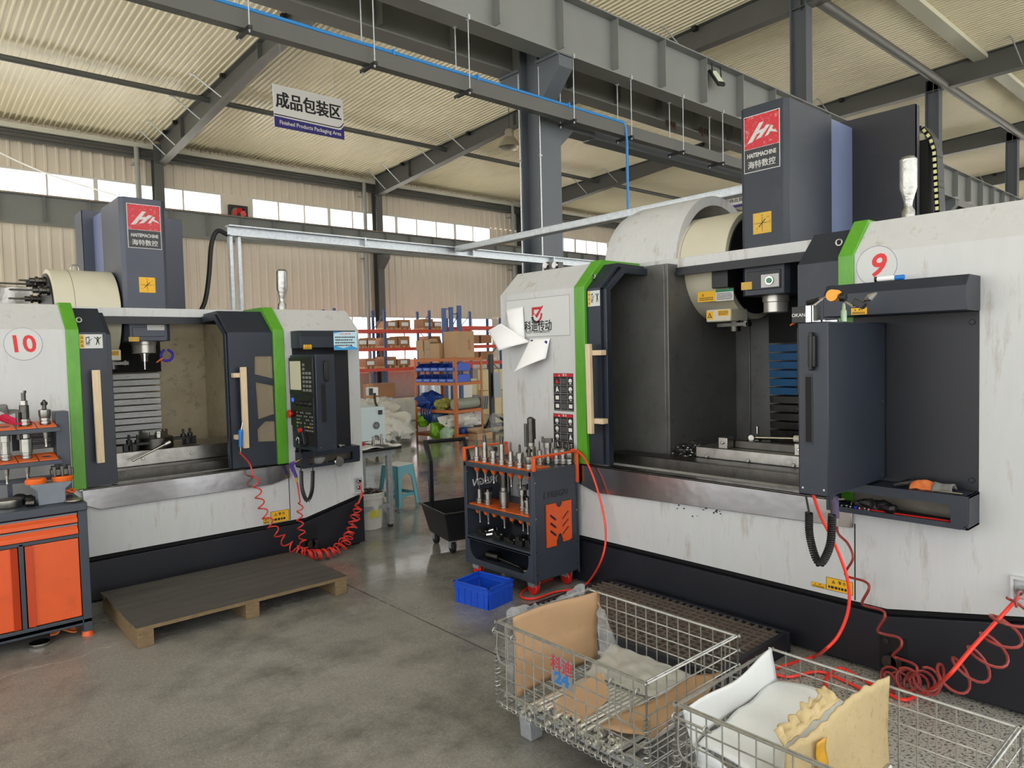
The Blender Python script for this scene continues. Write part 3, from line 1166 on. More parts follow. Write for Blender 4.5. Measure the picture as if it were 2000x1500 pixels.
def machine(P):
    T, loc = P['T'], P['loc']
    L, R, g0, g1, g2, g3 = (P[k] for k in ('L', 'R', 'g0', 'g1', 'g2', 'g3'))
    zb, zt, dc, ztr, zs, a, ze = (P[k] for k in ('zb', 'zt', 'dc', 'ztr', 'zs', 'a', 'ze'))
    h0, h1, hz0, hz1 = (P[k] for k in ('h0', 'h1', 'hz0', 'hz1'))
    D = 2.05
    base = T @ Vector(((L + R) / 2, 1.0, 0))
    r = thing('milling_machine', P['label'], 'milling machine', base, 'vertical milling machines')

    def B(name, g, m, parent=r, **k):
        return build(name, g, m, parent, T, **k)

    # enclosure blocks left and right of the opening
    for nm, ua, ub in (('left_panel', L, g0), ('right_panel', g3, R)):
        g = G()
        g.prism([(0, ztr), (0, zb), (dc, zt), (D, zt), (D, zt - .03), (.34, zt - .03), (.34, zs + .16), (0, zs + .16)], ua, ub, 'x')
        if nm == 'left_panel':
            g.box(L, L + .03, .34, D, .1, zt - .03)
        else:
            g.box(R - .03, R, .34, D, .1, zt - .03)
        B(nm, g, white)
    g = G()
    g.prism([(g0, ztr), (g3, ztr), (g3, zs + .16), (R, zs + .16), (R, ze), (a, zs), (L, zs), (L, zs + .16), (g0, zs + .16)], .0, .012, 'y')
    g.box(g0, g3, .012, .30, zs + .1, ztr - .02)
    B('front_skirt', g, white)
    g = G()
    g.box(g3 - .004, g3 + .002, -.0012, .0, zs + .005, ztr - .12)
    B('panel_seam', g, blackgap)
    # base
    g = G()
    g.prism([(L + .01, .02), (R, .02), (R, ze - .035), (a, zs - .04), (L + .01, zs - .04)], .004, .34, 'y')
    B('base', g, navy_dark, bevel=.004)
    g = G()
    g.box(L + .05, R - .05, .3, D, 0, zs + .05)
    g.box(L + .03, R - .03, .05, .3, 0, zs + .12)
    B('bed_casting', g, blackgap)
    # stainless coolant lip
    g = G()
    g.prism(P['lip'], -.022, -.001, 'y')
    g.box(g0 + .03, g3 + .0, -.022, .10, ztr - .012, ztr)
    B('splash_lip', g, stainless, bevel=.003)
    # interior
    u0, u1, dback = P['in0'], P['in1'], P['dback']
    lin = P['liner']
    g = G()
    g.box(L + .04, R - .04, dback, D, .3, zt - .03)
    g.box(u0 - .03, u0, P['dside'], dback, ztr - .1, zt - .03)
    g.box(L + .04, u0 - .03, P['dside'], P['dside'] + .02, ztr - .1, zt - .03)
    g.box(u1, u1 + .03, P['dside2'], dback, ztr - .1, zt - .03)
    g.box(u1 + .03, R - .04, P['dside2'], P['dside2'] + .02, ztr - .1, zt - .03)
    for uu in P['ribs']:
        g.box(uu - .008, uu + .008, dback - .012, dback, ztr, zt - .3)
    B('interior_walls', g, lin, bevel=.006)
    g = G()
    g.box(h1 + .06, g3, P['rf'], D, zt - .03, zt)
    g.box(P['dr0'] + .25, h1 + .06, 1.36, D, zt - .03, zt)
    B('roof_panel', g, white)
    g = G()
    g.box(g0, g3, .02, dback, ztr - .16, ztr - .10)
    g.box(g1 - .02, g2 + .02, .27, .30, ztr - .12, ztr + .055)
    g.box(g1 - .02, g2 + .02, .30, .44, ztr + .04, ztr + .055)
    B('chip_trough', g, darksteel, bevel=.004)
    t0, t1, tz = P['t0'], P['t1'], P['tz']
    g = G()
    g.box(t0, t1, .47, .50, ztr + .055, tz)
    g.box(t0, t1, .50, .98, tz - .10, tz - .012)
    k = 5
    for i in range(k):
        da = .5 + (.48) * i / k
        g.box(t0, t1, da + .012, da + .48 / k - .012, tz - .012, tz)
    g.box(t0 + .1, t1 - .1, .55, 1.2, ztr - .1, tz - .10)
    for i in range(4):
        u = t0 + (t1 - t0) * (.08 + .28 * i)
        g.cyl((u, .472, tz - .06), (u, .46, tz - .06), .014, n=10)
    B('table', g, steel, bevel=.003)
    # telescopic way cover on the column
    w0, w1, wz0, wz1 = P['way']
    g = G()
    n = P['nway']
    for i in range(n):
        za, zc = wz0 + (wz1 - wz0) * i / n, wz0 + (wz1 - wz0) * (i + 1) / n
        dd = dback - .16 + .012 * (n - i) / n
        g.m = 1 if P.get('bluetop') and i > n * .45 else 0
        g.prism([(dd - .012, za), (dd - .022, zc - .012), (dback - .01, zc - .012), (dback - .01, za)], w0, w1, 'x')
    B('way_cover', g, [P['way_m'], mat('teal_blue_cover', (26, 84, 128), .4, noise=.2, nscale=8)], bevel=.002)
    g = G()
    g.box(w0 - .03, w1 + .03, dback - .12, dback - .0, wz1, hz0 + .1)
    B('column_cover', g, blackgap)
    # green trim bands
    for ua, ub in ((g0, g1), (g2, g3)):
        path = [(-.014, ztr + (.0 if ua == g2 else -.0)), (-.014, zb), (dc - .014, zt + .014), (.62, zt + .014)]
        g = G()
        g.prism(offset_plate(path, .07), ua, ub, 'x')
        B('green_trim', g, green, bevel=.004)
    # top beam and door rail
    g = G()
    g.box(g0 + .02, g3 - .02, .62, .66, zt - .055, zt + .015)
    B('top_beam', g, white, bevel=.003)
    g = G()
    g.box(g1, g2, .60, .655, zt - .10, zt - .058)
    g.box(g1, g2, .585, .60, zt - .115, zt - .085)
    B('door_rail', g, navy_dark)
    # sliding doors
    for side, (ua, ub) in (('l', P['doorl']), ('r', P['doorr'])):
        g = G()
        holes = P['panes'] if side == 'r' else []
        g.holed([(ua, ztr + .006), (ub, ztr + .006), (ub, zb - .02), (ua, zb - .02)], holes, .012, .04, 'y')
        g.prism(offset_plate([(.012, zb - .02), (dc + .012, zt - .022), (.56, zt - .03)], .03), ua, ub, 'x')
        fl = ub if side == 'l' else ua
        fa, fb = (fl, fl + .035) if side == 'l' else (fl - .012, fl)
        g.prism(offset_plate([(.035, ztr + .006), (.035, zb - .03), (dc + .035, zt - .05), (.56, zt - .05)], .05), fa, fb, 'x')
        dr = B('sliding_door', g, navy, bevel=.003)
        for h in holes:
            g = G()
            g.prism(h, .022, .028, 'y')
            B('door_pane', g, film_tan, dr)
        # wooden pull handle
        if side in P['handles']:
            (ht, hb, hw) = P['handles'][side]
            g = G()
            du = hb[0] - ht[0]
            pts = [(ht[0], ht[1]), (ht[0] + hw, ht[1]), (hb[0] + hw, hb[1]), (hb[0], hb[1])]
            g.prism(pts, -.075, -.045, 'y')
            for f in (.1, .86):
                u = ht[0] + du * f
                z = ht[1] + (hb[1] - ht[1]) * f
                s_ = P['hside'][side]
                g.box(min(u + hw * .5, u + hw * .5 + s_), max(u + hw * .5, u + hw * .5 + s_), -.045, .012, z - .018, z + .018)
            B('wooden_handle', g, wood, dr, bevel=.003)
    # spindle head, neck and back plate
    g = G()
    c = .03
    g.prism([(h0 + c, .65), (h1 - c, .65), (h1, .65 + c), (h1, 1.28), (h0, 1.28), (h0, .65 + c)], hz0, hz1, 'z')
    head = B('spindle_head', g, P['headm'], bevel=.004)
    g = G()
    g.box(h0 + .05, h1 - .05, .644, .652, hz0 + .035, zt - .14)
    B('head_cover_panel', g, P['headpanel'], head, bevel=.003)
    g = G()
    g.box(h0 + .004, h1 - .004, 1.28, 1.62, zt, hz1 - .02)
    B('column_neck', g, steel_blue)
    g = G()
    g.box(h0 - .08, h1 + .42, 1.62, 1.65, zt - .1, hz1 + .04)
    g.box(h0 - .08, h0 - .075, 1.62, 1.95, zt - .1, hz1 + .04)
    g.box(h1 + .415, h1 + .42, 1.62, 1.70, zt - .1, hz1 + .04)
    B('back_plate', g, head_grey if P['n'] == '10' else navy_dark, bevel=.004)
    su, sd = P['sp'], .85
    g = G()
    zn = P['spz']
    nr = P['nr']
    g.lathe([(nr, hz0 - zn + .01), (nr, .075), (nr - .007, .07), (nr - .007, .005), (nr - .015, 0), (.03, 0)], (su, sd, zn), n=28)
    sp = B('spindle_nose', g, mat('satin_spindle_steel', (196, 193, 186), .3, .6, noise=.1, nscale=14))
    if P['n'] == '10':
        g = G()
        g.lathe([(.010, -.135), (.011, -.07), (.028, -.068), (.028, -.02), (.034, -.018), (.034, .001)], (su, sd, zn), n=20)
        B('tool_holder', g, chrome, sp)
    # coolant hose of violet beads with an orange nozzle
    g = G()
    cu, cz, cr = P['hose']
    for k in range(15):
        an = radians(120 + k * 22)
        g.ball((cu + cr * cos(an), .80, cz + cr * sin(an)), cr * .27, u=8, v=5)
    ch = B('coolant_hose', g, violet)
    g = G()
    g.cyl((cu - cr * .7, .80, cz - cr * .5), (cu - cr * 1.9, .78, cz - cr * 1.25), .012, .005, n=8)
    B('nozzle', g, orange_tray, ch)
    # tool magazine drum
    m0, m1, md, mz, mr = P['dr0'], P['dr1'], P['drd'], P['drz'], P['drr']
    g = G()
    g.lathe([(mr * .88, 0), (mr, .0), (mr, m1 - m0), (mr * .9, m1 - m0)], (m0, md, mz), (1, 0, 0), n=48, cap=True)
    dm = B('tool_magazine', g, cream, bevel=.004)
    g = G()
    g.lathe([(mr * .9, -.012), (mr * .9, .0)], (m0, md, mz), (1, 0, 0), n=40)
    g.lathe([(mr * .9, 0.0), (mr * .9, .012)], (m1, md, mz), (1, 0, 0), n=40)
    mu = (m0 + m1) / 2
    g.tube([(m0 + .3 * (m1 - m0), md + mr * cos(t), mz + mr * sin(t) + .0005) for t in [2 * pi * i / 48 for i in range(48)]], .0015, 4, closed=True)
    B('magazine_disc', g, black, dm)
    for k in range(10):
        an = 2 * pi * k / 10 + .55
        q = Vector((m0 - .01, md + mr * .74 * cos(an), mz + mr * .74 * sin(an)))
        g = G()
        lng = [.10, .19, .06, .14, .10, .05, .12, .16, .08, .10][k]
        g.lathe([(.036, 0), (.036, .02), (.026, .022), (.026, .05), (.034, .052), (.034, .07), (.022, .074), (.022, .11), (.008, .112), (.007, .11 + lng), (.001, .12 + lng)], q, (-1, 0, 0), n=14)
        B('tool_holder', g, darksteel, dm)
    # lower shroud of the magazine and changer arm
    g = G()
    sh_ = P['shr']
    g.box(sh_ - .10, sh_ + .10, .72, .95, mz - mr - .02, mz - mr + .07)
    B('changer_shroud', g, cream, dm, bevel=.01)
    g = G()
    g.box(sh_ - .06, sh_ + .17, .80, .88, mz - mr - .055, mz - mr - .03)
    g.cyl((sh_ + .06, .84, mz - mr - .09), (sh_ + .06, .84, mz - mr - .01), .04)
    g.cyl((sh_ + .15, .84, mz - mr - .06), (sh_ + .15, .84, mz - mr - .02), .03)
    B('changer_arm', g, darksteel, dm)
    # signal lamp wrapped in foil
    b0 = Vector(P['lamp'])
    g = G()
    hl = P['lamph']
    q = hl / .33
    g.lathe([(.032 * q, 0), (.032 * q, .05 * q), (.02 * q, .07 * q), (.022 * q, .10 * q), (.042 * q, .17 * q), (.042 * q, .315 * q), (.03 * q, .33 * q)], b0, P['lampd'], n=16)
    B('signal_lamp', g, mat('crinkled_foil', (176, 176, 172), .32, .95, bump=.3, bscale=40, noise=.15, nscale=25))
    # niche with hood, back plate and tool shelf
    n0, n1, nh0, nh1, ns0, ns1, nd = P['niche']
    g = G()
    g.prism([(0, nh0), (-nd, nh0), (-nd, nh1 - .05), (-nd + .04, nh1), (0, nh1)], n0, n1, 'x')
    B('console_hood', g, navy, bevel=.004)
    g = G()
    g.box(n0 + .006, n1 - .003, -.006, 0, ns1, nh0)
    for z in (ns1 + .05, nh0 - .05):
        g.cyl((n1 - .03, -.006, z), (n1 - .03, -.016, z), .012, n=10)
    B('niche_back', g, navy_dark, bevel=.002)
    sd_ = nd - .03
    g = G()
    g.box(n0, n1, -sd_, 0, ns1 - .012, ns1)
    g.box(n0, n1, -sd_, 0, ns0, ns0 + .012)
    g.box(n0, n0 + .012, -sd_, 0, ns0, ns1)
    g.box(n1 - .012, n1, -sd_, 0, ns0, ns1)
    g.holed([(n0, ns0), (n1 - .03, ns0), (n1, ns0 + .03), (n1, ns1), (n0, ns1)], [[(n0 + .05, ns0 + .025), (n1 - .07, ns0 + .025), (n1 - .07, ns1 - .045), (n0 + .05, ns1 - .045)]], -sd_ - .004, -sd_ + .008, 'y')
    B('tool_shelf', g, navy, bevel=.002)
    g = G()
    g.box(n0 + .012, n1 - .012, -.006, -.001, ns0 + .012, ns1 - .012)
    B('shelf_back', g, mat('grimy_shaded_shelf_back', (112, 104, 92), .5, noise=.2, nscale=9), bevel=.001)  # added back sheet, shelf shade and grime put into its grey-brown
    # swivelled control console
    c0, c1, cd, cz0, cz1 = P['cons']
    g = G()
    g.box(c0, c1, -cd, -.02, cz0, cz1)
    cons = B('control_console', g, navy, bevel=.005)
    g = G()
    g.box(c0 - .0, c0 + .05, -.03, 0, (cz0 + cz1) / 2 - .2, (cz0 + cz1) / 2 + .2)
    B('console_hinge', g, black, cons)
    w = c1 - c0
    zc = (cz0 + cz1) / 2
    g = G()
    g.holed([(c0 + .22 * w, zc - .16), (c0 + .5 * w, zc - .16), (c0 + .5 * w, zc + .14), (c0 + .46 * w, zc + .16), (c0 + .22 * w, zc + .16)],
            [[(c0 + .26 * w, zc - .15), (c0 + .46 * w, zc - .15), (c0 + .46 * w, zc + .145), (c0 + .26 * w, zc + .145)]], -cd - .002, -cd + .001, 'y')
    g.m = 1
    g.box(c0 + .26 * w, c0 + .46 * w, -cd - .0012, -cd + .001, zc - .15, zc + .145)
    B('grip_slot', g, [navy_dark, blackgap], cons)
    g = G()
    g.box(c0 + .40 * w, c0 + .64 * w, -cd - .022, -cd, cz1 - .20, cz1 - .06)
    g.box(c0 + .46 * w, c0 + .56 * w, -cd - .03, -cd, cz1 - .215, cz1 - .045)
    B('latch', g, black, cons, bevel=.004)
    g = G()
    for dd in (-cd + .012, -.05):
        for z in (cz0 + .02, cz1 - .03, zc):
            g.cyl((c1, dd, z), (c1 + .002, dd, z), .005, n=8)
    for uu in (c0 + .02, c1 - .02):
        g.cyl((uu, -cd, cz0 + .03), (uu, -cd - .002, cz0 + .03), .005, n=8)
    B('rivet', g, chrome, cons)
    # screen and keys on the console's left face
    f = c0 - .004
    g = G()
    g.box(f - .012, c0, -cd + .02, -.03, zc + .06, cz1 - .02)
    B('screen_bezel', g, black, cons, bevel=.004)
    g = G()
    g.box(f - .0135, f - .011, -cd * .52, -.05, zc + .10, cz1 - .05)
    sc = B('screen', g, screen_m, cons)
    g = G()
    for i in range(3):
        for j in range(7):
            if i < 2 and j > 4:
                continue
            g.box(f - .016, f - .012, -cd + .05 + i * .055, -cd + .05 + i * .055 + .035, zc + .09 + j * .034, zc + .09 + j * .034 + .02)
    B('soft_keys', g, keys_m, cons)
    g = G()
    g.box(f - .010, c0, -cd + .03, -.05, zc - .25, zc + .045)
    B('key_panel', g, black, cons, bevel=.003)
    g = G()
    rnd = random.Random(3)
    for i in range(9):
        for j in range(6):
            if rnd.random() < .8:
                y0 = -cd + .05 + i * (cd - .18) / 9
                g.m = 1 if rnd.random() < .06 else 0
                g.box(f - .013, f - .010, y0, y0 + .018, zc - .23 + j * .028, zc - .23 + j * .028 + .012)
    B('keypad', g, [keys_m, yellow], cons)
    for i in range(4):
        g = G()
        y0 = -cd + .08 + i * .075
        g.cyl((f - .010, y0, zc - .01), (f - .035, y0, zc - .01), .022, .016, n=14)
        B('selector_knob', g, rubber, cons)
    g = G()
    g.box(f - .012, f - .009, -.10, -.06, zc + .0, zc + .03)
    B('display', g, lcd_blue, cons)
    g = G()
    g.cyl((f - .01, -.07, zc - .10), (f - .03, -.07, zc - .10), .012)
    g.lathe([(.030, .0), (.034, .01), (.028, .02)], (f - .03, -.07, zc - .10), (-1, 0, 0), n=18)
    B('emergency_stop', g, red, cons)
    return r


def loc10(px, py, d=0.):
    p = ay(px, py, 5.675 + d)
    return (p.x, p.z)


def loc9(px, py, d=0.):
    p = ax(px, py, 3.75 + d)
    return (-p.y, p.z)


def q10(*pts, d=.02, clip=None):
    o = [loc10(x, y, d) for x, y in pts]
    return [(min(u, clip), z) for u, z in o] if clip else o


lampb = ay(551, 607, 6.0)
M10 = machine(dict(
    n='10', nr=.098, shr=1.335, rf=1.3, T=T10, loc=loc10, label='farther milling machine with number 10 sticker, red-logo head and lit control screen',
    L=.22, R=3.185, g0=.935, g1=1.014, g2=2.396, g3=2.487, zb=1.93, zt=2.115, dc=.22, ztr=.82, zs=.335, a=2.62, ze=.468,
    lip=[(.985, .82), (2.487, .82), (2.487, .70), (2.335, .664), (1.089, .664), (.985, .71)],
    in0=.90, in1=2.36, dback=1.58, dside=.34, dside2=.34, liner=liner, ribs=(), t0=1.02, t1=2.34, tz=.99,
    way=(1.50, 1.90, .96, 1.60), nway=11, way_m=mat('bright_way_cover', (240, 242, 242), .3, .0, noise=.2, nscale=6, stretch=(1, 1, 6), dirt=(38, 84, 104), damt=.8, dscale=12),
    doorl=(1.014, 1.185), doorr=(2.035, 2.396),
    panes=[q10((496.7, 695.5), (531.4, 695.5), (533.1, 739.5), (496.7, 730.8), clip=2.392), q10((498.5, 745.4), (533.8, 753.4), (535.6, 808.2), (503.7, 819.3), clip=2.392),
           q10((501.9, 838.3), (517.5, 822.7), (536.6, 821.7), (537.7, 861.6), (503.7, 862.6), clip=2.392)],
    handles={'l': (loc10(180, 723, -.07), loc10(190, 905, -.07), .048), 'r': (loc10(470, 717, -.07), loc10(476, 876, -.07), .045)}, hside={'l': .012, 'r': -.07},
    h0=1.457, h1=1.80, hz0=1.865, hz1=3.02, headm=head_grey, headpanel=head_grey, sp=1.637, spz=1.765, hose=(1.80, 1.745, .047),
    dr0=.99, dr1=1.44, drd=1.025, drz=2.09, drr=.36, lamp=(lampb.x, 6.0 - 5.675, 2.11), lamph=.36, lampd=(.03, 0, 1),
    niche=(2.549, 3.075, 1.775, 1.92, .78, .918, .18), cons=(2.526, 2.69, .485, .952, 1.72)))
lampb = ax(1774, 416, 4.05)
M9 = machine(dict(
    n='9', nr=.088, shr=-2.83, rf=.66, T=T9, loc=loc9, label='nearer milling machine with number 9 sticker, its door slid open',
    L=-4.37, R=-.74, g0=-3.543, g1=-3.445, g2=-1.655, g3=-1.577, zb=2.155, zt=2.34, dc=.195, ztr=.882, zs=.352, a=-1.42, ze=.485,
    lip=[(-3.52, .882), (-1.585, .882), (-1.585, .742), (-3.36, .69), (-3.52, .735)],
    in0=-3.10, in1=-1.62, dback=1.40, dside=.50, dside2=.36, liner=liner9, ribs=(-2.98,), t0=-2.86, t1=-1.75, tz=1.01,
    way=(-2.72, -2.30, .95, 1.72), nway=12, way_m=darksteel, bluetop=True,
    doorl=(-3.445, -3.315), doorr=(-1.885, -1.655), panes=[],
    handles={'l': (loc9(1143, 672, -.07), loc9(1148, 847, -.07), .042)}, hside={'l': .10, 'r': -.07},
    h0=-2.609, h1=-2.267, hz0=2.04, hz1=3.292, headm=navy, headpanel=navy_dark, sp=-2.46, spz=1.925, hose=(-2.22, 1.90, .055),
    dr0=-3.30, dr1=-2.76, drd=1.10, drz=2.30, drr=.40, lamp=(-lampb.y, .30, 2.335), lamph=.33, lampd=(0, 0, 1),
    niche=(-1.652, -1.016, 1.835, 1.995, .852, 1.005, .19), cons=(-1.557, -1.42, .645, 1.022, 1.80)))


def B10(name, g, m, parent=M10, **k):
    return build(name, g, m, parent, T10, **k)


def B9(name, g, m, parent=M9, **k):
    return build(name, g, m, parent, T9, **k)


# maker's plates and yellow axis plates on the heads
for (loc, r, T, tl, br, ya, yb, mm) in ((loc10, M10, T10, (246, 396), (316, 488), (271, 541), (304, 572), yellow), (loc9, M9, T9, (1453, 231), (1524, 325), (1471, 418), (1507, 453), brass)):
    a, b_ = loc(*tl, .65), loc(*br, .65)
    logo_plate(r, T, a, b_, 0, .65)
    a, b_ = loc(*ya, .65), loc(*yb, .65)

    def axes(g, u0, u1, z0, z1, d):
        g.m = 1
        c, e = (u0 + u1) / 2, (z0 + z1) / 2
        w = (u1 - u0)
        g.box(c - w * .3, c + w * .3, d - .0008, d, e - .0015, e + .0015)
        g.box(c - .0015, c + .0015, d - .0008, d, e - w * .3, e + w * .3)
        g.prism([(c - w * .2, e - w * .17), (c + w * .17, e + w * .2), (c + w * .2, e + w * .17), (c - w * .17, e - w * .2)], d - .0008, d, 'y')
        for s_, du, dz in (('+X', -.38, 0), ('-X', .38, 0), ('+Z', 0, .38), ('-Z', 0, -.38), ('+Y', .3, .27), ('-Y', -.3, -.27)):
            g.text(s_, w * .11, (c + du * w, d, e + dz * w), (1, 0, 0), (0, 0, 1), .001)
    label_part('axis_plate', r, T, a[0], b_[0], b_[1], a[1], .65, [mm, inkblack], axes, .002)
# number stickers
for (txt, loc, r, T, c, rad, sz, sh) in (('10', loc10, M10, T10, (45.5, 672), .108, .155, -.08), ('9', loc9, M9, T9, (1712, 519), .098, .155, .2)):
    u, z = loc(*c)
    g = G()
    g.prism(circle2(u, z, rad, 40), -.0015, 0, 'y')
    g.m = 2
    g.holed(circle2(u, z, rad, 40), [circle2(u, z, rad * .985, 40)], -.002, -.0015, 'y')
    g.m = 1
    g.text(txt, sz, (u, -.0015, z - .004), (1, .0, 0), (0, 0, 1), .001, .022, shear=sh)
    build('number_sticker', g, [paper_b, inkred, inkblue], r, T, smooth=False)
# door labels: yellow strip and two pictograms
for (loc, r, T, a, b_, dd) in ((loc10, M10, T10, (154, 653), (201, 680), .012), (loc9, M9, T9, (1148, 569), (1172, 597), .012)):
    a, b_ = loc(*a, dd), loc(*b_, dd)

    def picto(g, u0, u1, z0, z1, d):
        w, h = u1 - u0, z1 - z0
        g.m = 1
        g.box(u0 + .02 * w, u0 + .21 * w, d - .0006, d, z0 + .04 * h, z1 - .04 * h)
        for k in range(3):
            warn_tri(g, u0 + .115 * w, z0 + h * (.22 + .28 * k), .07 * w, d - .0006, 2)
        g.m = 2
        g.holed([(u0 + .28 * w, z0 + .3 * h), (u0 + .45 * w, z0 + .35 * h), (u0 + .43 * w, z0 + .85 * h), (u0 + .27 * w, z0 + .78 * h)],
                [[(u0 + .31 * w, z0 + .37 * h), (u0 + .42 * w, z0 + .42 * h), (u0 + .405 * w, z0 + .77 * h), (u0 + .3 * w, z0 + .72 * h)]], d - .0006, d, 'y')
        g.box(u0 + .27 * w, u0 + .45 * w, d - .0006, d, z0 + .24 * h, z0 + .28 * h)
        g.prism([(u0 + .36 * w, z0 + .4 * h), (u0 + .55 * w, z0 + .68 * h), (u0 + .53 * w, z0 + .70 * h), (u0 + .35 * w, z0 + .44 * h)], d - .0006, d, 'y')
        c = u0 + .79 * w
        g.prism(circle2(c, z0 + .76 * h, .045 * w, 10), d - .0006, d, 'y')
        for q in ([(-.05, .45), (.05, .45), (.045, .68), (-.045, .68)], [(-.04, .62), (-.16, .78), (-.14, .82), (-.02, .68)], [(.04, .62), (.16, .78), (.14, .82), (.02, .68)],
                  [(-.05, .46), (-.1, .24), (-.06, .24), (0, .46)], [(.05, .46), (.08, .26), (.045, .26), (0, .46)]):
            g.prism([(c + x * w, z0 + y * h) for x, y in q], d - .0006, d, 'y')
    label_part('door_label', r, T, a[0], b_[0], b_[1], a[1], dd, [paper_b, yellow, inkblack], picto)


def warn_label(r, T, loc, a, b_, d, big):
    a, b_ = loc(*a, d), loc(*b_, d)

    def draw(g, u0, u1, z0, z1, d):
        w, h = u1 - u0, z1 - z0
        g.m = 1
        g.holed([(u0, z0), (u1, z0), (u1, z1), (u0, z1)], [[(u0 + .03 * h, z0 + .03 * h), (u1 - .03 * h, z0 + .03 * h), (u1 - .03 * h, z1 - .03 * h), (u0 + .03 * h, z1 - .03 * h)]], d - .0005, d, 'y')
        warn_tri(g, u0 + .28 * w, z0 + .7 * h, .14 * h, d, 1)
        g.text('警 告', .26 * h, (u0 + .6 * w, d, z0 + .7 * h), (1, 0, 0), (0, 0, 1), .001, .01)
        lines_on(g, u0 + .08 * w, u1 - .08 * w, z0 + .12 * h, z0 + .42 * h, d, 2 if not big else 1, 1, .32)
    label_part('warning_label', r, T, a[0], b_[0], b_[1], a[1], d, [yellow, inkblack], draw)


warn_label(M10, T10, loc10, (528, 1000), (565, 1016), -.0005, True)
warn_label(M10, T10, loc10, (514, 1013), (527, 1022), -.0005, False)
warn_label(M9, T9, loc9, (1614, 1126), (1666, 1163), -.0005, True)
warn_label(M9, T9, loc9, (1585, 1135), (1613, 1151), -.0005, False)
warn_label(M10, T10, loc10, (592, 673), (609, 682), -.181, False)
warn_label(M9, T9, loc9, (1662, 602), (1694, 614), -.191, False)
# small plates on the lower head
a, b_ = loc10(251, 658, .645), loc10(272, 667, .645)
label_part('head_label', M10, T10, a[0], b_[0], b_[1], a[1], .644, [brass])
a, b_ = loc10(287, 634, .645), loc10(321, 645, .645)
label_part('worn_sticker', M10, T10, a[0], b_[0], b_[1], a[1], .644, [plate_rim])
a, b_ = loc9(1448, 552, .645), loc9(1469, 565, .645)
label_part('head_label', M9, T9, a[0], b_[0], b_[1], a[1], .644, [brass])
a, b_ = loc9(1487, 537, .645), loc9(1522, 559, .645)


def button(g, u0, u1, z0, z1, d):
    g.m = 1
    c = ((u0 + u1) / 2, d, (z0 + z1) / 2)
    g.cyl(c, (c[0], d - .012, c[2]), .028, n=18)
    g.m = 2
    g.cyl((c[0], d - .012, c[2]), (c[0], d - .018, c[2]), .018, n=18)


label_part('button_plate', M9, T9, a[0], b_[0], b_[1], a[1], .644, [plate_rim, chrome, mat('green_push_button', (70, 140, 110), .4)], button, .004)
# magazine stickers of the nearer machine
md_ = .70
for nm, a, b_, ms in (('warning_label', (1366, 571), (1401, 588), [yellow, inkblack]), ('instruction_label', (1401, 566), (1436, 586), [paper_b, inkblack, mat('green_print', (30, 120, 80), .5)])):
    a, b_ = loc9(*a, md_ + .02), loc9(*b_, md_ + .02)

    def draw(g, u0, u1, z0, z1, d, nm=nm):
        w, h = u1 - u0, z1 - z0
        if nm == 'warning_label':
            warn_tri(g, u0 + .3 * w, z0 + .66 * h, .15 * h, d, 1)
            lines_on(g, u0 + .1 * w, u1 - .1 * w, z0 + .1 * h, z0 + .45 * h, d, 2, 1)
        else:
            g.m = 2
            g.box(u0, u1, d - .0006, d, z1 - .25 * h, z1)
            lines_on(g, u0 + .06 * w, u1 - .06 * w, z0 + .08 * h, z1 - .32 * h, d, 5, 1)
    label_part(nm, M9, T9, a[0], b_[0], b_[1], a[1], md_, ms, draw)
for (r, T, u, d, z) in ((M9, T9, -2.83, .72, 1.93), (M10, T10, 1.335, .72, 1.76)):
    def ysq(g, u0, u1, z0, z1, d):
        g.m = 1
        lines_on(g, u0 + .004, u1 - .004, z0 + .004, z1 - .004, d, 3, 1)
    label_part('shroud_label', r, T, u + .0, u + .085, z - .01, z + .03, d, [yellow, inkblack], ysq)
    if r is M9:
        def tri(g, u0, u1, z0, z1, d):
            warn_tri(g, (u0 + u1) / 2, (z0 + z1) / 2, .02, d, 1)
        label_part('electric_label', r, T, u - .095, u - .04, z - .03, z + .025, d, [yellow, inkblack], tri)
# nameplate window of the magazine
a, b_ = loc9(1381, 530, .62), loc9(1413, 560, .62)
g = G()
g.box(a[0], b_[0], .675, .78, b_[1], a[1])
B9('magazine_window', g, black, bevel=.004)
# magazine hood over the nearer machine's drum
g = G()
hu0, hu1, hd, hz, hr = -3.88, -3.16, 1.25, 2.33, .56
arc = [(hd - hr * cos(t), hz + hr * sin(t)) for t in [pi * i / 24 for i in range(25)]]
sec = [(hu0 - .14, .70), (hu0, .96), (hu0 + .10, 1.0), (hu1, 1.0)]


def hood(i, j):
    k = i * 3
    a = int(min(k, 2.999))
    t = k - a
    u = sec[a][0] * (1 - t) + sec[a + 1][0] * t
    q = sec[a][1] * (1 - t) + sec[a + 1][1] * t
    th = pi * j
    return (u, hd - hr * q * cos(th), hz + hr * q * sin(th) * (1 if q > .9 else .9))


g.surf(hood, 12, 28)
for (p0, p1) in zip(arc, arc[1:]):
    i0, i1 = [(hd + (p[0] - hd) * .87, hz + (p[1] - hz) * .87) for p in (p0, p1)]
    g.face([(hu1, p0[0], p0[1]), (hu1, p1[0], p1[1]), (hu1, i1[0], i1[1]), (hu1, i0[0], i0[1])])
    g.face([(hu1, i0[0], i0[1]), (hu1, i1[0], i1[1]), (hu1 - .6, i1[0], i1[1]), (hu1 - .6, i0[0], i0[1])])
B9('magazine_hood', g, white, fix=False)
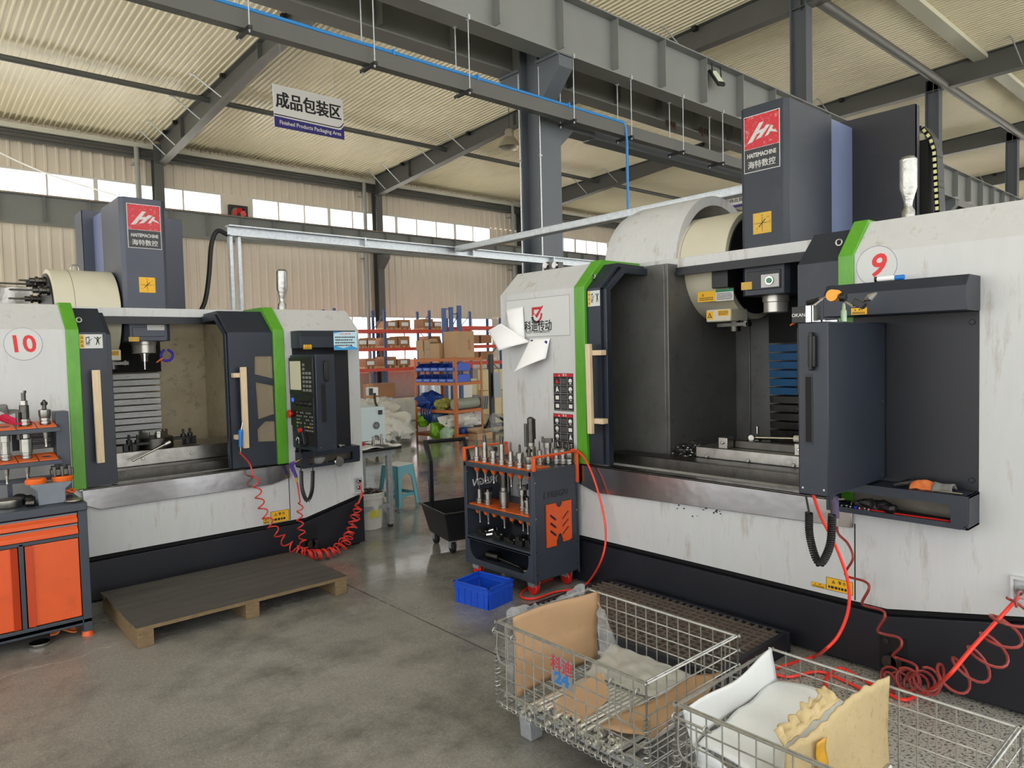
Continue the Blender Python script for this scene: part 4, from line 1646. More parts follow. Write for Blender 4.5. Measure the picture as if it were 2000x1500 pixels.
# drag chain behind the nearer machine's back plate
g = G()
pts = [(-2.0, 3.17), (-1.93, 3.22), (-1.86, 3.20), (-1.81, 3.12)] + [(-1.785 + .004 * i, 3.03 - .085 * i) for i in range(9)]
for (ua, za), (ub, zb_) in zip(pts, pts[1:]):
    n_ = max(1, int(round(sqrt((ub - ua) ** 2 + (zb_ - za) ** 2) / .055)))
    for k in range(n_):
        t = (k + .5) / n_
        M = Matrix.Translation((ua + (ub - ua) * t, 1.85, za + (zb_ - za) * t)) @ Matrix.Rotation(-atan2(zb_ - za, ub - ua), 4, 'Y')
        g.T = M
        g.m = 0
        g.box(-.026, .026, -.06, .06, -.016, .016)
        g.m = 1
        g.box(-.012, .012, -.063, .063, -.010, .010)
B9('cable_chain', g, [black, mat('chain_pin_yellow', (220, 216, 150), .5)])
g = G()
g.box(-2.05, -1.825, 1.80, 1.90, 2.33, 3.12)  # black box filling the space between back plate and chain
B9('chain_backing', g, blackgap)

# ---- nearer machine: maker's panel, safety labels
a, b_ = loc9(988, 588), loc9(1114, 655)


def kedi(g, u0, u1, z0, z1, d):
    w, h = u1 - u0, z1 - z0
    g.m = 3
    g.holed([(u0, z0), (u1, z0), (u1, z1), (u0, z1)], [[(u0 + .004, z0 + .004), (u1 - .004, z0 + .004), (u1 - .004, z1 - .004), (u0 + .004, z1 - .004)]], d - .0006, d, 'y')
    lu0, lz1 = loc9(1037, 599)
    lu1, lz0 = loc9(1062, 632)
    lw, lh = lu1 - lu0, lz1 - lz0

    def q(pts):
        return [(lu0 + x * lw, lz0 + y * lh) for x, y in pts]
    g.m = 1
    for pts in ([(.08, .95), (.82, .95), (.72, .80), (.24, .80), (.24, .55), (.08, .40)], [(.24, .62), (.40, .52), (.48, .60), (.90, 1.0), (1.0, .98), (.50, .36), (.42, .36)],
                [(.80, .62), (.92, .55), (.86, .30), (.60, .05), (.50, .12), (.74, .36)]):
        g.prism(q(pts), d - .0008, d, 'y')
    g.m = 2
    ang0, ang1 = 2.9, 5.3
    out = []
    for k in range(13):
        t = ang0 + (ang1 - ang0) * k / 12
        rr = .46 if k % 2 else .38
        out.append((.45 + rr * cos(t), .36 + rr * .8 * sin(t)))
    inn = [(.45 + .24 * cos(t), .36 + .19 * sin(t)) for t in [ang1 + (ang0 - ang1) * k / 12 for k in range(13)]]
    g.prism(q(out + inn), d - .0008, d, 'y')
    c = loc9(1051, 638)
    g.text('科迪传动', .088, (c[0], d, c[1]), (1, 0, 0), (0, 0, 1), .001, 0, thick=.02, sx=.86)
    c = loc9(1051, 648.5)
    g.text('KEDI TRANSMISSION', .026, (c[0], d, c[1]), (1, 0, 0), (0, 0, 1), .001, .01, sx=1.05)


label_part('maker_panel', M9, T9, a[0], b_[0], b_[1], a[1], 0, [paper_b, redlabel, inkblack, mat('thin_grey_rule', (150, 152, 154), .5)], kedi)
for (y0, y1, sd) in ((729, 804, 1), (807, 881, 2)):
    a, b_ = loc9(1081, y0), loc9(1121, y1)

    def safety(g, u0, u1, z0, z1, d, sd=sd):
        w, h = u1 - u0, z1 - z0
        g.m = 1
        g.box(u0 + .02 * w, u1 - .02 * w, d - .0006, d, z1 - .09 * h, z1 - .01 * h)
        warn_tri(g, u0 + .3 * w, z1 - .055 * h, .03 * h, d - .0006, 2)
        g.text('警 告', .07 * h, (u0 + .58 * w, d - .0006, z1 - .05 * h), (1, 0, 0), (0, 0, 1), .001)
        rnd = random.Random(sd)
        for k in range(4):
            zc = z1 - h * (.11 + .22 * k)
            zz = zc - .20 * h
            g.m = 2
            g.box(u0 + .02 * w, u1 - .02 * w, d - .0006, d, zz - .008 * h, zz - .004 * h)
            g.box(u0 + .34 * w, u0 + .345 * w, d - .0006, d, zz, zc)
            g.box(u0 + .70 * w, u0 + .705 * w, d - .0006, d, zz, zc)
            lines_on(g, u0 + .37 * w, u0 + .68 * w, zz + .03 * h, zc - .03 * h, d, 4, 3, .22, seed=k)
            for cu in (.18, .85):
                c, e = u0 + cu * w, (zz + zc) / 2
                if cu < .5 and k == 0 and sd == 1:
                    g.m = 1
                    g.prism([(c - .09 * w, e - .06 * h), (c + .09 * w, e - .06 * h), (c, e + .07 * h)], d - .0006, d, 'y')
                    continue
                g.m = 2
                kind = rnd.randrange(3)
                if kind == 0:
                    g.prism(circle2(c, e + .01 * h, .085 * w, 12), d - .0006, d, 'y')
                    g.box(c - .03 * w, c + .05 * w, d - .0006, d, e - .075 * h, e - .02 * h)
                elif kind == 1:
                    g.box(c - .085 * w, c + .085 * w, d - .0006, d, e - .05 * h, e + .05 * h)
                else:
                    g.prism(circle2(c, e + .055 * h, .035 * w, 8), d - .0006, d, 'y')
                    g.prism([(c - .05 * w, e + .03 * h), (c + .04 * w, e + .03 * h), (c + .1 * w, e - .07 * h), (c + .02 * w, e - .03 * h), (c - .06 * w, e - .08 * h)], d - .0006, d, 'y')
    label_part('safety_label', M9, T9, a[0], b_[0], b_[1], a[1], 0, [inkblack, redlabel, inkwhite, mat('grey_print', (120, 120, 120), .5)], safety)
# blue notice hung on the farther machine's hood
a, b_ = loc10(651, 648, -.185), loc10(698, 683, -.185)
g = G()
u0, u1, z0, z1, d = a[0], b_[0], b_[1], a[1], -.1865
w, h = u1 - u0, z1 - z0
g.box(u0, u1, d, d + .0015, z0, z1)
g.m = 1
g.prism([(u0, z1 - .1 * h), (u0, z1), (u0 + .4 * w, z1)], d - .0006, d, 'y')
g.prism([(u0, z0), (u1, z0), (u1, z0 + .1 * h), (u0 + .75 * w, z0 + .22 * h), (u0 + .4 * w, z0 + .1 * h), (u0, z0 + .26 * h)], d - .0006, d, 'y')
g.m = 2
g.text('岗位职责', .13 * h, (u0 + .5 * w, d, z1 - .13 * h), (1, 0, 0), (0, 0, 1), .001, sx=1.3)
for k in range(4):
    lines_on(g, u0 + .06 * w, u1 - .1 * w - .08 * w * (k % 2), z1 - h * (.36 + .15 * k), z1 - h * (.24 + .15 * k), d, 1, 3, .28, seed=k)
B10('blue_notice', g, [mat('pale_blue_print', (196, 226, 240), .4), skyblue, inkred, inkblack], smooth=False)
# pneumatic sockets
a, b_ = loc10(686, 931), loc10(708, 961)
g = G()
g.holed([(a[0], b_[1]), (b_[0], b_[1]), (b_[0], a[1]), (a[0], a[1])], [[(a[0] + .012, b_[1] + .012), (b_[0] - .012, b_[1] + .012), (b_[0] - .012, a[1] - .012), (a[0] + .012, a[1] - .012)]], -.022, -.0, 'y')
g.m = 1
for z in (.35, .7):
    zz = b_[1] + (a[1] - b_[1]) * z
    g.cyl(((a[0] + b_[0]) / 2, -.005, zz), ((a[0] + b_[0]) / 2, -.05, zz), .014, n=12)
    g.cyl(((a[0] + b_[0]) / 2, -.03, zz), ((a[0] + b_[0]) / 2, -.045, zz), .02, n=6)
SOCK10 = T10 @ Vector(((a[0] + b_[0]) / 2, -.05, b_[1] + (a[1] - b_[1]) * .5))
B10('air_socket', g, [paper_b, chrome])
a, b_ = loc9(1976, 1122), loc9(2020, 1178)
g = G()
g.holed([(a[0], b_[1]), (b_[0], b_[1]), (b_[0], a[1]), (a[0], a[1])], [[(a[0] + .012, b_[1] + .012), (b_[0] - .012, b_[1] + .012), (b_[0] - .012, a[1] - .012), (a[0] + .012, a[1] - .012)]], -.024, -.0, 'y')
g.m = 1
g.cyl(((a[0] + b_[0]) / 2, -.0, (a[1] + b_[1]) / 2), ((a[0] + b_[0]) / 2, -.07, (a[1] + b_[1]) / 2), .016, n=12)
SOCK9 = T9 @ Vector(((a[0] + b_[0]) / 2, -.07, (a[1] + b_[1]) / 2))
B9('air_socket', g, [white, chrome])
# valve pockets in the bases
for (loc, Bx, q0, q1) in ((loc10, B10, (586, 1030), (620, 1084)), (loc9, B9, (1718, 1236), (1770, 1318))):
    a, b_ = loc(*q0), loc(*q1)
    g = G()
    g.box(a[0], b_[0], -.003, .004, max(.02, b_[1]), a[1])
    g.m = 1
    c, e = (a[0] + b_[0]) / 2, (a[1] + max(.02, b_[1])) / 2
    g.cyl((c, 0, e - .03), (c, -.05, e - .03), .035, n=14)
    g.box(c + .01, c + .06, -.05, 0, e - .07, e + .0)
    g.cyl((c - .03, 0, e + .06), (c - .03, -.012, e + .06), .014, n=10)
    Bx('valve_pocket', g, [blackgap, darksteel])
# interior furniture: eye bolt, swarf, coil guard
g = G()
p = loc10(146, 525, 1.0)
g.tube([(p[0] + .03 * cos(t), 1.0, p[1] + .03 * sin(t)) for t in [2 * pi * i / 16 for i in range(16)]], .007, 8, closed=True)
B10('eye_bolt', g, steel)
for (loc, Bx, q, d) in ((loc10, B10, (153, 625), .1), (loc9, B9, (1163, 540), .1), (loc9, B9, (1642, 474), .1)):
    p = loc(*q, d)
    g = G()
    g.tube([(p[0] + .016 * cos(t), d - .02, p[1] + .016 * sin(t)) for t in [2 * pi * i / 14 for i in range(14)]], .005, 8, closed=True)
    Bx('lifting_eye', g, steel)
g = G()
rnd = random.Random(5)
for k in range(900):
    x, y = rnd.gauss(0, .5), rnd.gauss(0, .5)
    if x * x + y * y > 1:
        continue
    hgt = .16 * (1 - sqrt(x * x + y * y))
    c = Vector((-3.0 + .16 * x + .10 * y, .62 + .22 * y, ztr_ := .90 + hgt * rnd.random()))
    M = Matrix.Translation(c) @ Matrix.Rotation(rnd.random() * 6, 4, 'Z') @ Matrix.Rotation(rnd.random() * 3, 4, 'X')
    g.T = M
    rr = .006 + .006 * rnd.random()
    g.hull([(-rr, -.0015, 0), (rr, -.0015, rr * .4), (rr, .0015, rr * .4), (-rr, .0015, 0), (0, 0, rr)], [(0, 1, 2, 3), (0, 1, 4), (2, 3, 4)])
o = B9('swarf_heap', g, chips, smooth=False)
o['kind'] = 'stuff'

# air regulator with two gauges on the nearer machine's roof
g = G()
for k, px_ in enumerate((1067, 1085)):
    p = loc9(px_, 518, 1.15)
    g.m = 0
    g.cyl((p[0], 1.15, p[1]), (p[0], 1.13, p[1]), .032, n=18)
    g.m = 1
    g.cyl((p[0], 1.13, p[1]), (p[0], 1.127, p[1]), .026, n=18)
    g.m = 2
    g.box(p[0] - .035, p[0] + .035, 1.15, 1.22, 2.34, p[1] + .03)
B9('air_regulator', g, [chrome, paper, darksteel])

# oily black chips of bare metal along the lip of the nearer machine
g = G()
rnd = random.Random(8)
for (x, y, n_) in ((1326, 988, 5), (1340, 992, 2), (1374, 995, 6), (1401, 999, 6), (1356, 1004, 2)):
    for k in range(n_):
        p = loc9(x + rnd.uniform(-7, 7), y + rnd.uniform(-3, 6))
        r_ = rnd.uniform(.003, .008)
        g.prism([(p[0] + r_ * rnd.uniform(.6, 1.4) * cos(t), p[1] + r_ * .8 * sin(t)) for t in [2 * pi * i / 8 for i in range(8)]], -.0006, .0, 'y')
B9('paint_chips', g, inkblack, smooth=False)
from mathutils import noise as NZ5


def crinkle(p, f, a):
    v = Vector(p)
    return v + Vector((NZ5.noise(v * f), NZ5.noise(v * f + Vector((7, 3, 1))), NZ5.noise(v * f + Vector((1, 9, 5))))) * a



# ------------------------------------------------------------------ things round the machines
# --- tool holders: built once per kind round the origin, then copied
def holder(kind):
    """a spindle tool holder standing in a cup: flange at z = 0, cone and stud below, cutter above"""
    r = thing('tool_holder', '', 'tool holder', (0, 0, 0))
    g = G()
    z = Vector((0, 0, 0))
    g.lathe([(.006, -.155), (.009, -.15), (.007, -.135), (.009, -.12), (.009, -.10), (.012, -.098), (.022, -.002), (.031, 0), (.031, .012), (.027, .014), (.027, .020), (.031, .022), (.031, .034), (.024, .036)], z, n=18)
    if kind == 'slim':
        g.lathe([(.019, .036), (.018, .105), (.012, .107)], z, n=16)
    elif kind == 'mill':
        g.lathe([(.022, .036), (.022, .075), (.031, .077), (.031, .095)], z, n=20)
    elif kind == 'nut':
        g.lathe([(.020, .036), (.020, .06), (.030, .062), (.030, .10), (.024, .108)], z, n=18)
    elif kind == 'bar':
        g.lathe([(.021, .036), (.021, .15), (.017, .152)], z, n=18)
    elif kind == 'big':
        g.lathe([(.034, .036), (.034, .12), (.026, .125), (.026, .15)], z, n=20)
    elif kind == 'head':
        g.lathe([(.024, .036), (.024, .11), (.030, .112), (.030, .15)], z, n=18)
    elif kind == 'wide':
        g.lathe([(.030, .036), (.034, .05), (.034, .085), (.022, .09)], z, n=20)
    build('holder_body', g, steel, r)
    g = G()
    if kind == 'slim':
        g.lathe([(.006, .105), (.006, .16), (.001, .175)], z, n=10)
    elif kind == 'mill':
        for k in range(4):
            a = k * pi / 2 + .4
            g.cbox((.026 * cos(a), .026 * sin(a), .106), (.018, .014, .03), a, .25)
        g.lathe([(.02, .095), (.018, .112)], z, n=14)
    elif kind == 'nut':
        g.lathe([(.009, .108), (.009, .155), (.001, .165)], z, n=10)
    elif kind == 'bar':
        g.lathe([(.013, .152), (.013, .20)], z, n=12)
        g.cbox((.010, 0, .205), (.012, .012, .016))
    elif kind == 'big':
        g.lathe([(.026, .15), (.026, .33), (.01, .34)], z, n=20)
        g.cbox((.018, -.012, .25), (.02, .02, .15))
        g.lathe([(.012, .0), (.012, .17)], (-.02, .035, .12), n=10)
    elif kind == 'head':
        g.cbox((.0, 0, .165), (.075, .035, .03), .3)
        g.cbox((.035, .01, .172), (.014, .02, .04), .3)
    elif kind == 'wide':
        g.lathe([(.012, .09), (.012, .14), (.004, .15)], z, n=12)
        g.cbox((.0, 0, .125), (.05, .006, .02), .7)
    build('cutter', g, darksteel, r)
    return r


HP = {}


def place_holder(kind, loc, rz, label, group):
    if kind not in HP:
        o = holder(kind)
        HP[kind] = o
        o.location = loc
        o.rotation_euler = (0, 0, rz)
        o['label'] = label
        o['group'] = group
        return o
    return dup(HP[kind], loc, rz, label, group)


# --- tool cart
cx0, cx1, cy0, cy1, cz0, cz1 = 3.27, 3.715, 3.53, 4.29, .105, .88
cart = thing('tool_cart', 'dark slate tool cart with orange handles standing against the nearer machine', 'tool cart', ((cx0 + cx1) / 2, (cy0 + cy1) / 2, 0))
for nm, y in (('near', cy0), ('far', cy1)):
    g = G()
    g.box(cx0, cx1, y - .006, y + .006, cz0 + .01, cz1)
    e = .03 if nm == 'near' else -.03
    for x in (cx0, cx1):
        g.box(x - .004, x + .004, min(y, y + e), max(y, y + e), cz0, cz1)
    if nm == 'near':
        for x in (cx0 + .004, cx1 - .012):
            g.box(x, x + .010, y - .016, y, cz0 - .01, cz1 - .03)
    p_ = build('end_panel', g, slate, cart, bevel=.002)
    g = G()
    for x in (cx0 + .02, cx1 - .02):
        for z in (.16, .32, .55, .8):
            g.cyl((x, y - .006, z), (x, y - .010, z), .006, n=8)
    build('rivet', g, chrome, p_)
g = G()
g.box(cx0 - .004, cx1, cy0 + .006, cy1 - .006, cz1 - .035, cz1 - .004)
g.m = 1
for k in range(7):
    for x in (cx0 + .075, cx0 + .19):
        y = cy1 - .07 - k * .098
        g.box(x - .05, x + .05, y - .046, y + .046, cz1 - .004, cz1 + .001)
build('top_tray', g, [slate, orange_tray], cart, bevel=.002)
for z, nm in ((.56, 'middle_tray'), (.325, 'shelf')):
    g = G()
    g.box(cx0 - .003, cx1, cy0 + .006, cy1 - .006, z - .035, z - .008)
    if nm == 'middle_tray':
        g.m = 1
        g.box(cx0 + .02, cx0 + .25, cy0 + .02, cy1 - .02, z - .008, z - .001)
    build(nm, g, [slate, orange_tray], cart, bevel=.002)
g = G()
g.box(cx0, cx1, cy0 + .006, cy1 - .006, cz0, cz0 + .012)
opn = [(cy0 + .05, .15), (cy0 + .05, .29)] + [(cy1 - .05, .29), (cy1 - .05, .24)]
arc = [(cy1 - .05 - .09 * (1 - cos(t)), .24 - .09 * sin(t)) for t in [pi / 2 * i / 8 for i in range(1, 9)]]
arc2 = [(cy0 + .05 + .09 * (1 - sin(t)), .15 + .0 + .09 * (1 - cos(t)) * 0) for t in [0]]
g.holed([(cy0, cz0), (cy1, cz0), (cy1, .305), (cy0, .305)], [[(cy0 + .05, .295), (cy1 - .05, .295), (cy1 - .05, .24)] + arc + [(cy0 + .14, .15)] + [(cy0 + .05 + .09 * (1 - sin(t)), .24 - .09 * cos(t)) for t in [pi / 2 * i / 8 for i in range(1, 9)]]], cx0 - .003, cx0 + .004, 'x')
g.box(cx1 - .004, cx1, cy0, cy1, cz0, .305)
build('lower_bin', g, slate, cart)
for k in range(7):
    for z, n_ in ((cz1 - .035, 1), (.525, 1)):
        g = G()
        y = cy1 - .07 - k * .098
        g.lathe([(.030, 0), (.030, -.012), (.014, -.045)], (cx0 + .075, y, z), n=12, cap=False)
        build('tool_cup', g, orange_tray, cart)
for y, yo in ((cy0, -.012), (cy1, .0)):
    g = G()
    yy = y + yo
    zt_ = .985
    lowr = .75 if y == cy0 else cz1
    g.box(cx0 + .0, cx0 + .016, yy - .015, yy + .015, cz1 - .0, zt_ - .012)
    g.box(cx1 - .018, cx1 - .002, yy - .015, yy + .015, lowr, zt_ - .012)
    g.box(cx0 + .0, cx1 - .002, yy - .015, yy + .015, zt_ - .014, zt_)
    build('handle', g, orange, cart, bevel=.004)
g = G()
a0, a1, b0, b1 = 3.385, 3.630, .335, .636
nt = [(3.51 + .035 * cos(t), b1 - .035 * abs(sin(t))) for t in [pi - pi * i / 8 for i in range(9)]]
nb = [(3.475, b0), (3.475, b0 + .04)] + [(3.51 + .027 * cos(t), b0 + .045 + .035 * sin(t)) for t in [pi - pi * i / 8 for i in range(9)]] + [(3.545, b0 + .04), (3.545, b0 + .015), (3.60, b0 + .015)]
outer = [(a0, b0), ] + nb + [(a1, b0 + .025), (a1, b1)] + nt[::-1] + [(a0, b1)]
slots = []
for k in range(3):
    for sx_, c in ((1, a0 + .062), (-1, a1 - .062)):
        zc = b1 - .10 - .055 * k
        ca, sa = cos(radians(-38 * sx_)), sin(radians(-38 * sx_))
        loop = []
        for t in [2 * pi * i / 12 for i in range(12)]:
            x, y = .030 * (1 if cos(t) > 0 else -1) + .009 * cos(t), .009 * sin(t)
            loop.append((c + x * ca - y * sa, zc + x * sa + y * ca))
        slots.append(loop)
g.holed(outer, slots, cy0 - .022, cy0 - .010, 'y')
build('orange_plate', g, orange, cart)
g = G()
g.text('LYREiGN', .062, (3.485, cy0 - .0062, .697), (1, 0, 0), (0, 0, 1), .001, .02, sx=1.0, shear=.25)
g.text('LYREiGN', .075, (3.50, cy1 - .007, .70), (-1, 0, 0), (0, 0, 1), .002, .02, shear=.25)
lt_ = build('lettering', g, [inkblack, inkwhite], cart, smooth=False)
for p in lt_.data.polygons:
    if p.center.y > .2:
        p.material_index = 1
for x in (cx0 + .06, cx1 - .06):
    for y in (cy0 + .07, cy1 - .07):
        w = tag(build('caster', G().prism([(y - .03, .06), (y + .03, .06), (y + .04, .098), (y - .04, .098)], x - .028, x - .022, 'x').prism([(y - .03, .04), (y + .03, .04), (y + .04, .098), (y - .04, .098)], x + .022, x + .028, 'x').box(x - .035, x + .035, y - .04, y + .04, .096, .105), galv, cart))
        g = G()
        g.lathe([(.040, -.018), (.046, -.012), (.046, .012), (.040, .018)], (x, y, .046), (1, 0, 0), n=20)
        build('wheel', g, red, w)

top = 'tool holders on the tool cart top'
rows = [('slim', .075, 0, 'small slim tool holder at the far end of the cart top row'), ('bar', .075, 1, 'tall boring bar holder, second from the far end of the cart'),
        ('mill', .075, 2, 'wide-headed face mill third from the far end of the cart'), ('bar', .075, 3, 'plain round bar holder in the middle of the cart top row'),
        ('slim', .075, 4, 'short thin tool holder just past the middle of the cart top row'), ('nut', .075, 5, 'collet nut tool holder with gold ring near the close cart handle'),
        ('wide', .075, 6, 'squat tool holder beside the near orange cart handle'), ('big', .26, 4.6, 'tallest long fluted cutter standing on the cart'),
        ('slim', .25, 5.6, 'slender tool holder right of the tallest cutter on the cart'), ('head', .34, 5.5, 'thick milling head in the back row of the cart'),
        ('nut', .37, 6.1, 'collet holder with dial gauge in the cart back row'), ('nut', .40, 6.5, 'black-capped collet holder second from right on the cart'), ('wide', .42, 6.95, 'last short tool holder by the cart right edge')]
for i, (kind, dx, k, lab) in enumerate(rows):
    zt_ = cz1 + .002
    place_holder(kind, (cx0 + dx, cy1 - .07 - k * .098 + (.04 if dx > .2 else 0), zt_), i * .9, lab, top)
mid = 'tool holders on the tool cart middle tray'
for kind, dx, k, lab in (('slim', .075, .2, 'thin tool holder at the far end of the cart middle tray'), ('mill', .085, 1.1, 'face mill second from the far end of the cart middle tray'),
                         ('big', .085, 3, 'large cylindrical holder in the centre of the cart middle tray'), ('head', .12, 4.7, 'side-pointing boring head on the cart middle tray'),
                         ('mill', .085, 5.6, 'bright face mill by the near post of the cart middle tray'), ('wide', .27, 4.2, 'dark round holder behind the boring head on the middle tray')):
    place_holder(kind, (cx0 + dx, cy1 - .07 - k * .098, .562), k, lab, mid)
# clamping oddments on the shelf
for k, (y, w, h, lab) in enumerate(((4.16, .09, .05, 'black clamp block at the far end of the cart shelf'), (3.98, .08, .06, 'black stepped clamp in the middle of the cart shelf'),
                                    (3.84, .10, .04, 'flat black clamp plate on the cart shelf'), (3.73, .07, .07, 'black vee block second from near on the cart shelf'),
                                    (3.62, .08, .06, 'black square block nearest on the cart shelf'))):
    g = G()
    x = cx0 + .08
    g.prism([(y - w / 2, .318), (y + w / 2, .318), (y + w / 2, .318 + h), (y, .318 + h), (y, .318 + h * .6), (y - w / 2, .318 + h * .6)], x - .04, x + .05, 'x')
    g.m = 1
    g.cyl((x, y - w * .25, .318 + h * .6), (x, y - w * .25, .318 + h * .75), .014, n=6)
    solo('clamp_block', g, [rubber, steel], lab, 'clamp', 'clamp blocks on the cart shelf', bevel=.003)
g = G()
g.tube([(cx0 + .10, 4.05, .34), (cx0 + .13, 4.09, .36), (cx0 + .11, 4.13, .345)], .022, 10)
g.tube([(cx0 + .05, 4.10, .336), (cx0 + .10, 4.06, .345)], [.016, .02], 10)
solo('boring_head', g, chrome, 'shiny boring head lying on the cart shelf', 'tool')
g = G()
g.cyl((cx0 + .12, 4.17, .155), (cx0 + .14, 4.06, .152), .035, n=14)
g.tube([(cx0 + .13, 4.08, .15), (cx0 + .12, 3.80, .135)], .010, 8)
g.tube([(cx0 + .12, 3.80, .135), (cx0 + .07, 3.70, .14), (cx0 + .10, 3.62, .145)], .014, 8)
solo('ratchet_bar', g, darksteel, 'steel bar spanner with round head in the bottom bin of the tool cart', 'spanner')

# --- blue crate on the floor
g = G()
M = Matrix.Translation((3.005, 3.755, 0)) @ Matrix.Rotation(radians(9), 4, 'Z')
L2, W2, Hb = .155, .125, .145
crate = thing('plastic_crate', 'bright blue open plastic crate on the floor before the tool cart', 'crate', (3.005, 3.755, 0))
g.T = M
for x in (-W2, W2):
    g.prism([(-L2 + .012, .0), (L2 - .012, 0), (L2, Hb), (-L2, Hb)], x - .003, x + .003, 'x')
for y in (-L2, L2):
    g.prism([(-W2 + .01, 0), (W2 - .01, 0), (W2, Hb), (-W2, Hb)], y - .003, y + .003, 'y')
g.box(-W2, W2, -L2, L2, 0, .004)
build('tub', g, bluebin, crate)
g = G()
g.T = M
for z, e in ((Hb, .010), (Hb - .035, .006)):
    for x in (-W2, W2):
        g.box(x - e, x + e, -L2 - e, L2 + e, z - .008, z + .002)
    for y in (-L2, L2):
        g.box(-W2 - e, W2 + e, y - e, y + e, z - .008, z + .002)
build('rim', g, bluebin, crate, bevel=.003)
g = G()
g.T = M
for x in (-W2, W2):
    s_ = 1 if x > 0 else -1
    for k in range(5):
        y = -L2 + .04 + k * .058
        g.box(min(x, x + s_ * .008), max(x, x + s_ * .008), y - .002, y + .002, .004, Hb - .03)
for y in (-L2, L2):
    s_ = 1 if y > 0 else -1
    for k in range(4):
        x = -W2 + .03 + k * .06
        g.box(x - .002, x + .002, min(y, y + s_ * .008), max(y, y + s_ * .008), .004, Hb - .03)
build('wall_ribs', g, bluebin, crate)

# --- wooden pallet before the farther machine
px0, px1, py0, py1, pz = 1.035, 2.42, 4.575, 5.49, .125
pal = thing('wooden_pallet', 'low wooden pallet with oil-blackened boards before the farther machine', 'pallet', ((px0 + px1) / 2, (py0 + py1) / 2, 0))
nb_ = 8
for k in range(nb_):
    w = (py1 - py0) / nb_
    g = G()
    y = py0 + k * w
    e0, e1 = random.uniform(-.006, .006), random.uniform(-.008, .008)
    g.m = 0
    g.box(px0 + e0, px1 + e1, y + .002, y + w - .002, pz - .022, pz + random.uniform(-.0005, .0005))
    o = build('deck_board', g, [deck, deck_edge], pal)
    for p in o.data.polygons:
        if p.normal.x ** 2 > .5 or (k == 0 and p.normal.y < -.5):
            p.material_index = 1
for x in (px0 + .05, (px0 + px1) / 2, px1 - .055):
    g = G()
    g.box(x - .045, x + .045, py0 + .004, py1 - .004, 0, pz - .023)
    build('stringer', g, deck_edge, pal, bevel=.004)

# --- grating platform before the nearer machine
gx0, gx1, gy0, gy1, gz = 2.935, 3.685, 1.90, 3.24, .118
plat = thing('step_grating', 'low dark step with square-holed rusty grating at the nearer machine', 'step', ((gx0 + gx1) / 2, (gy0 + gy1) / 2, 0))
g = G()
for x in (gx0, gx1 - .03):
    g.box(x, x + .03, gy0, gy1, 0, gz)
for y in (gy0, gy1 - .03):
    g.box(gx0 + .03, gx1 - .03, y, y + .03, 0, gz)
build('frame', g, navy_dark, plat, bevel=.003)
g = G()
n = 14
for k in range(1, n):
    x = gx0 + .03 + (gx1 - gx0 - .06) * k / n
    g.box(x - .007, x + .007, gy0 + .03, gy1 - .03, gz - .035, gz - .002)
n = 25
for k in range(1, n):
    y = gy0 + .03 + (gy1 - gy0 - .06) * k / n
    g.box(gx0 + .03, gx1 - .03, y - .007, y + .007, gz - .035, gz - .004)
build('grating', g, grate_m, plat, smooth=False)


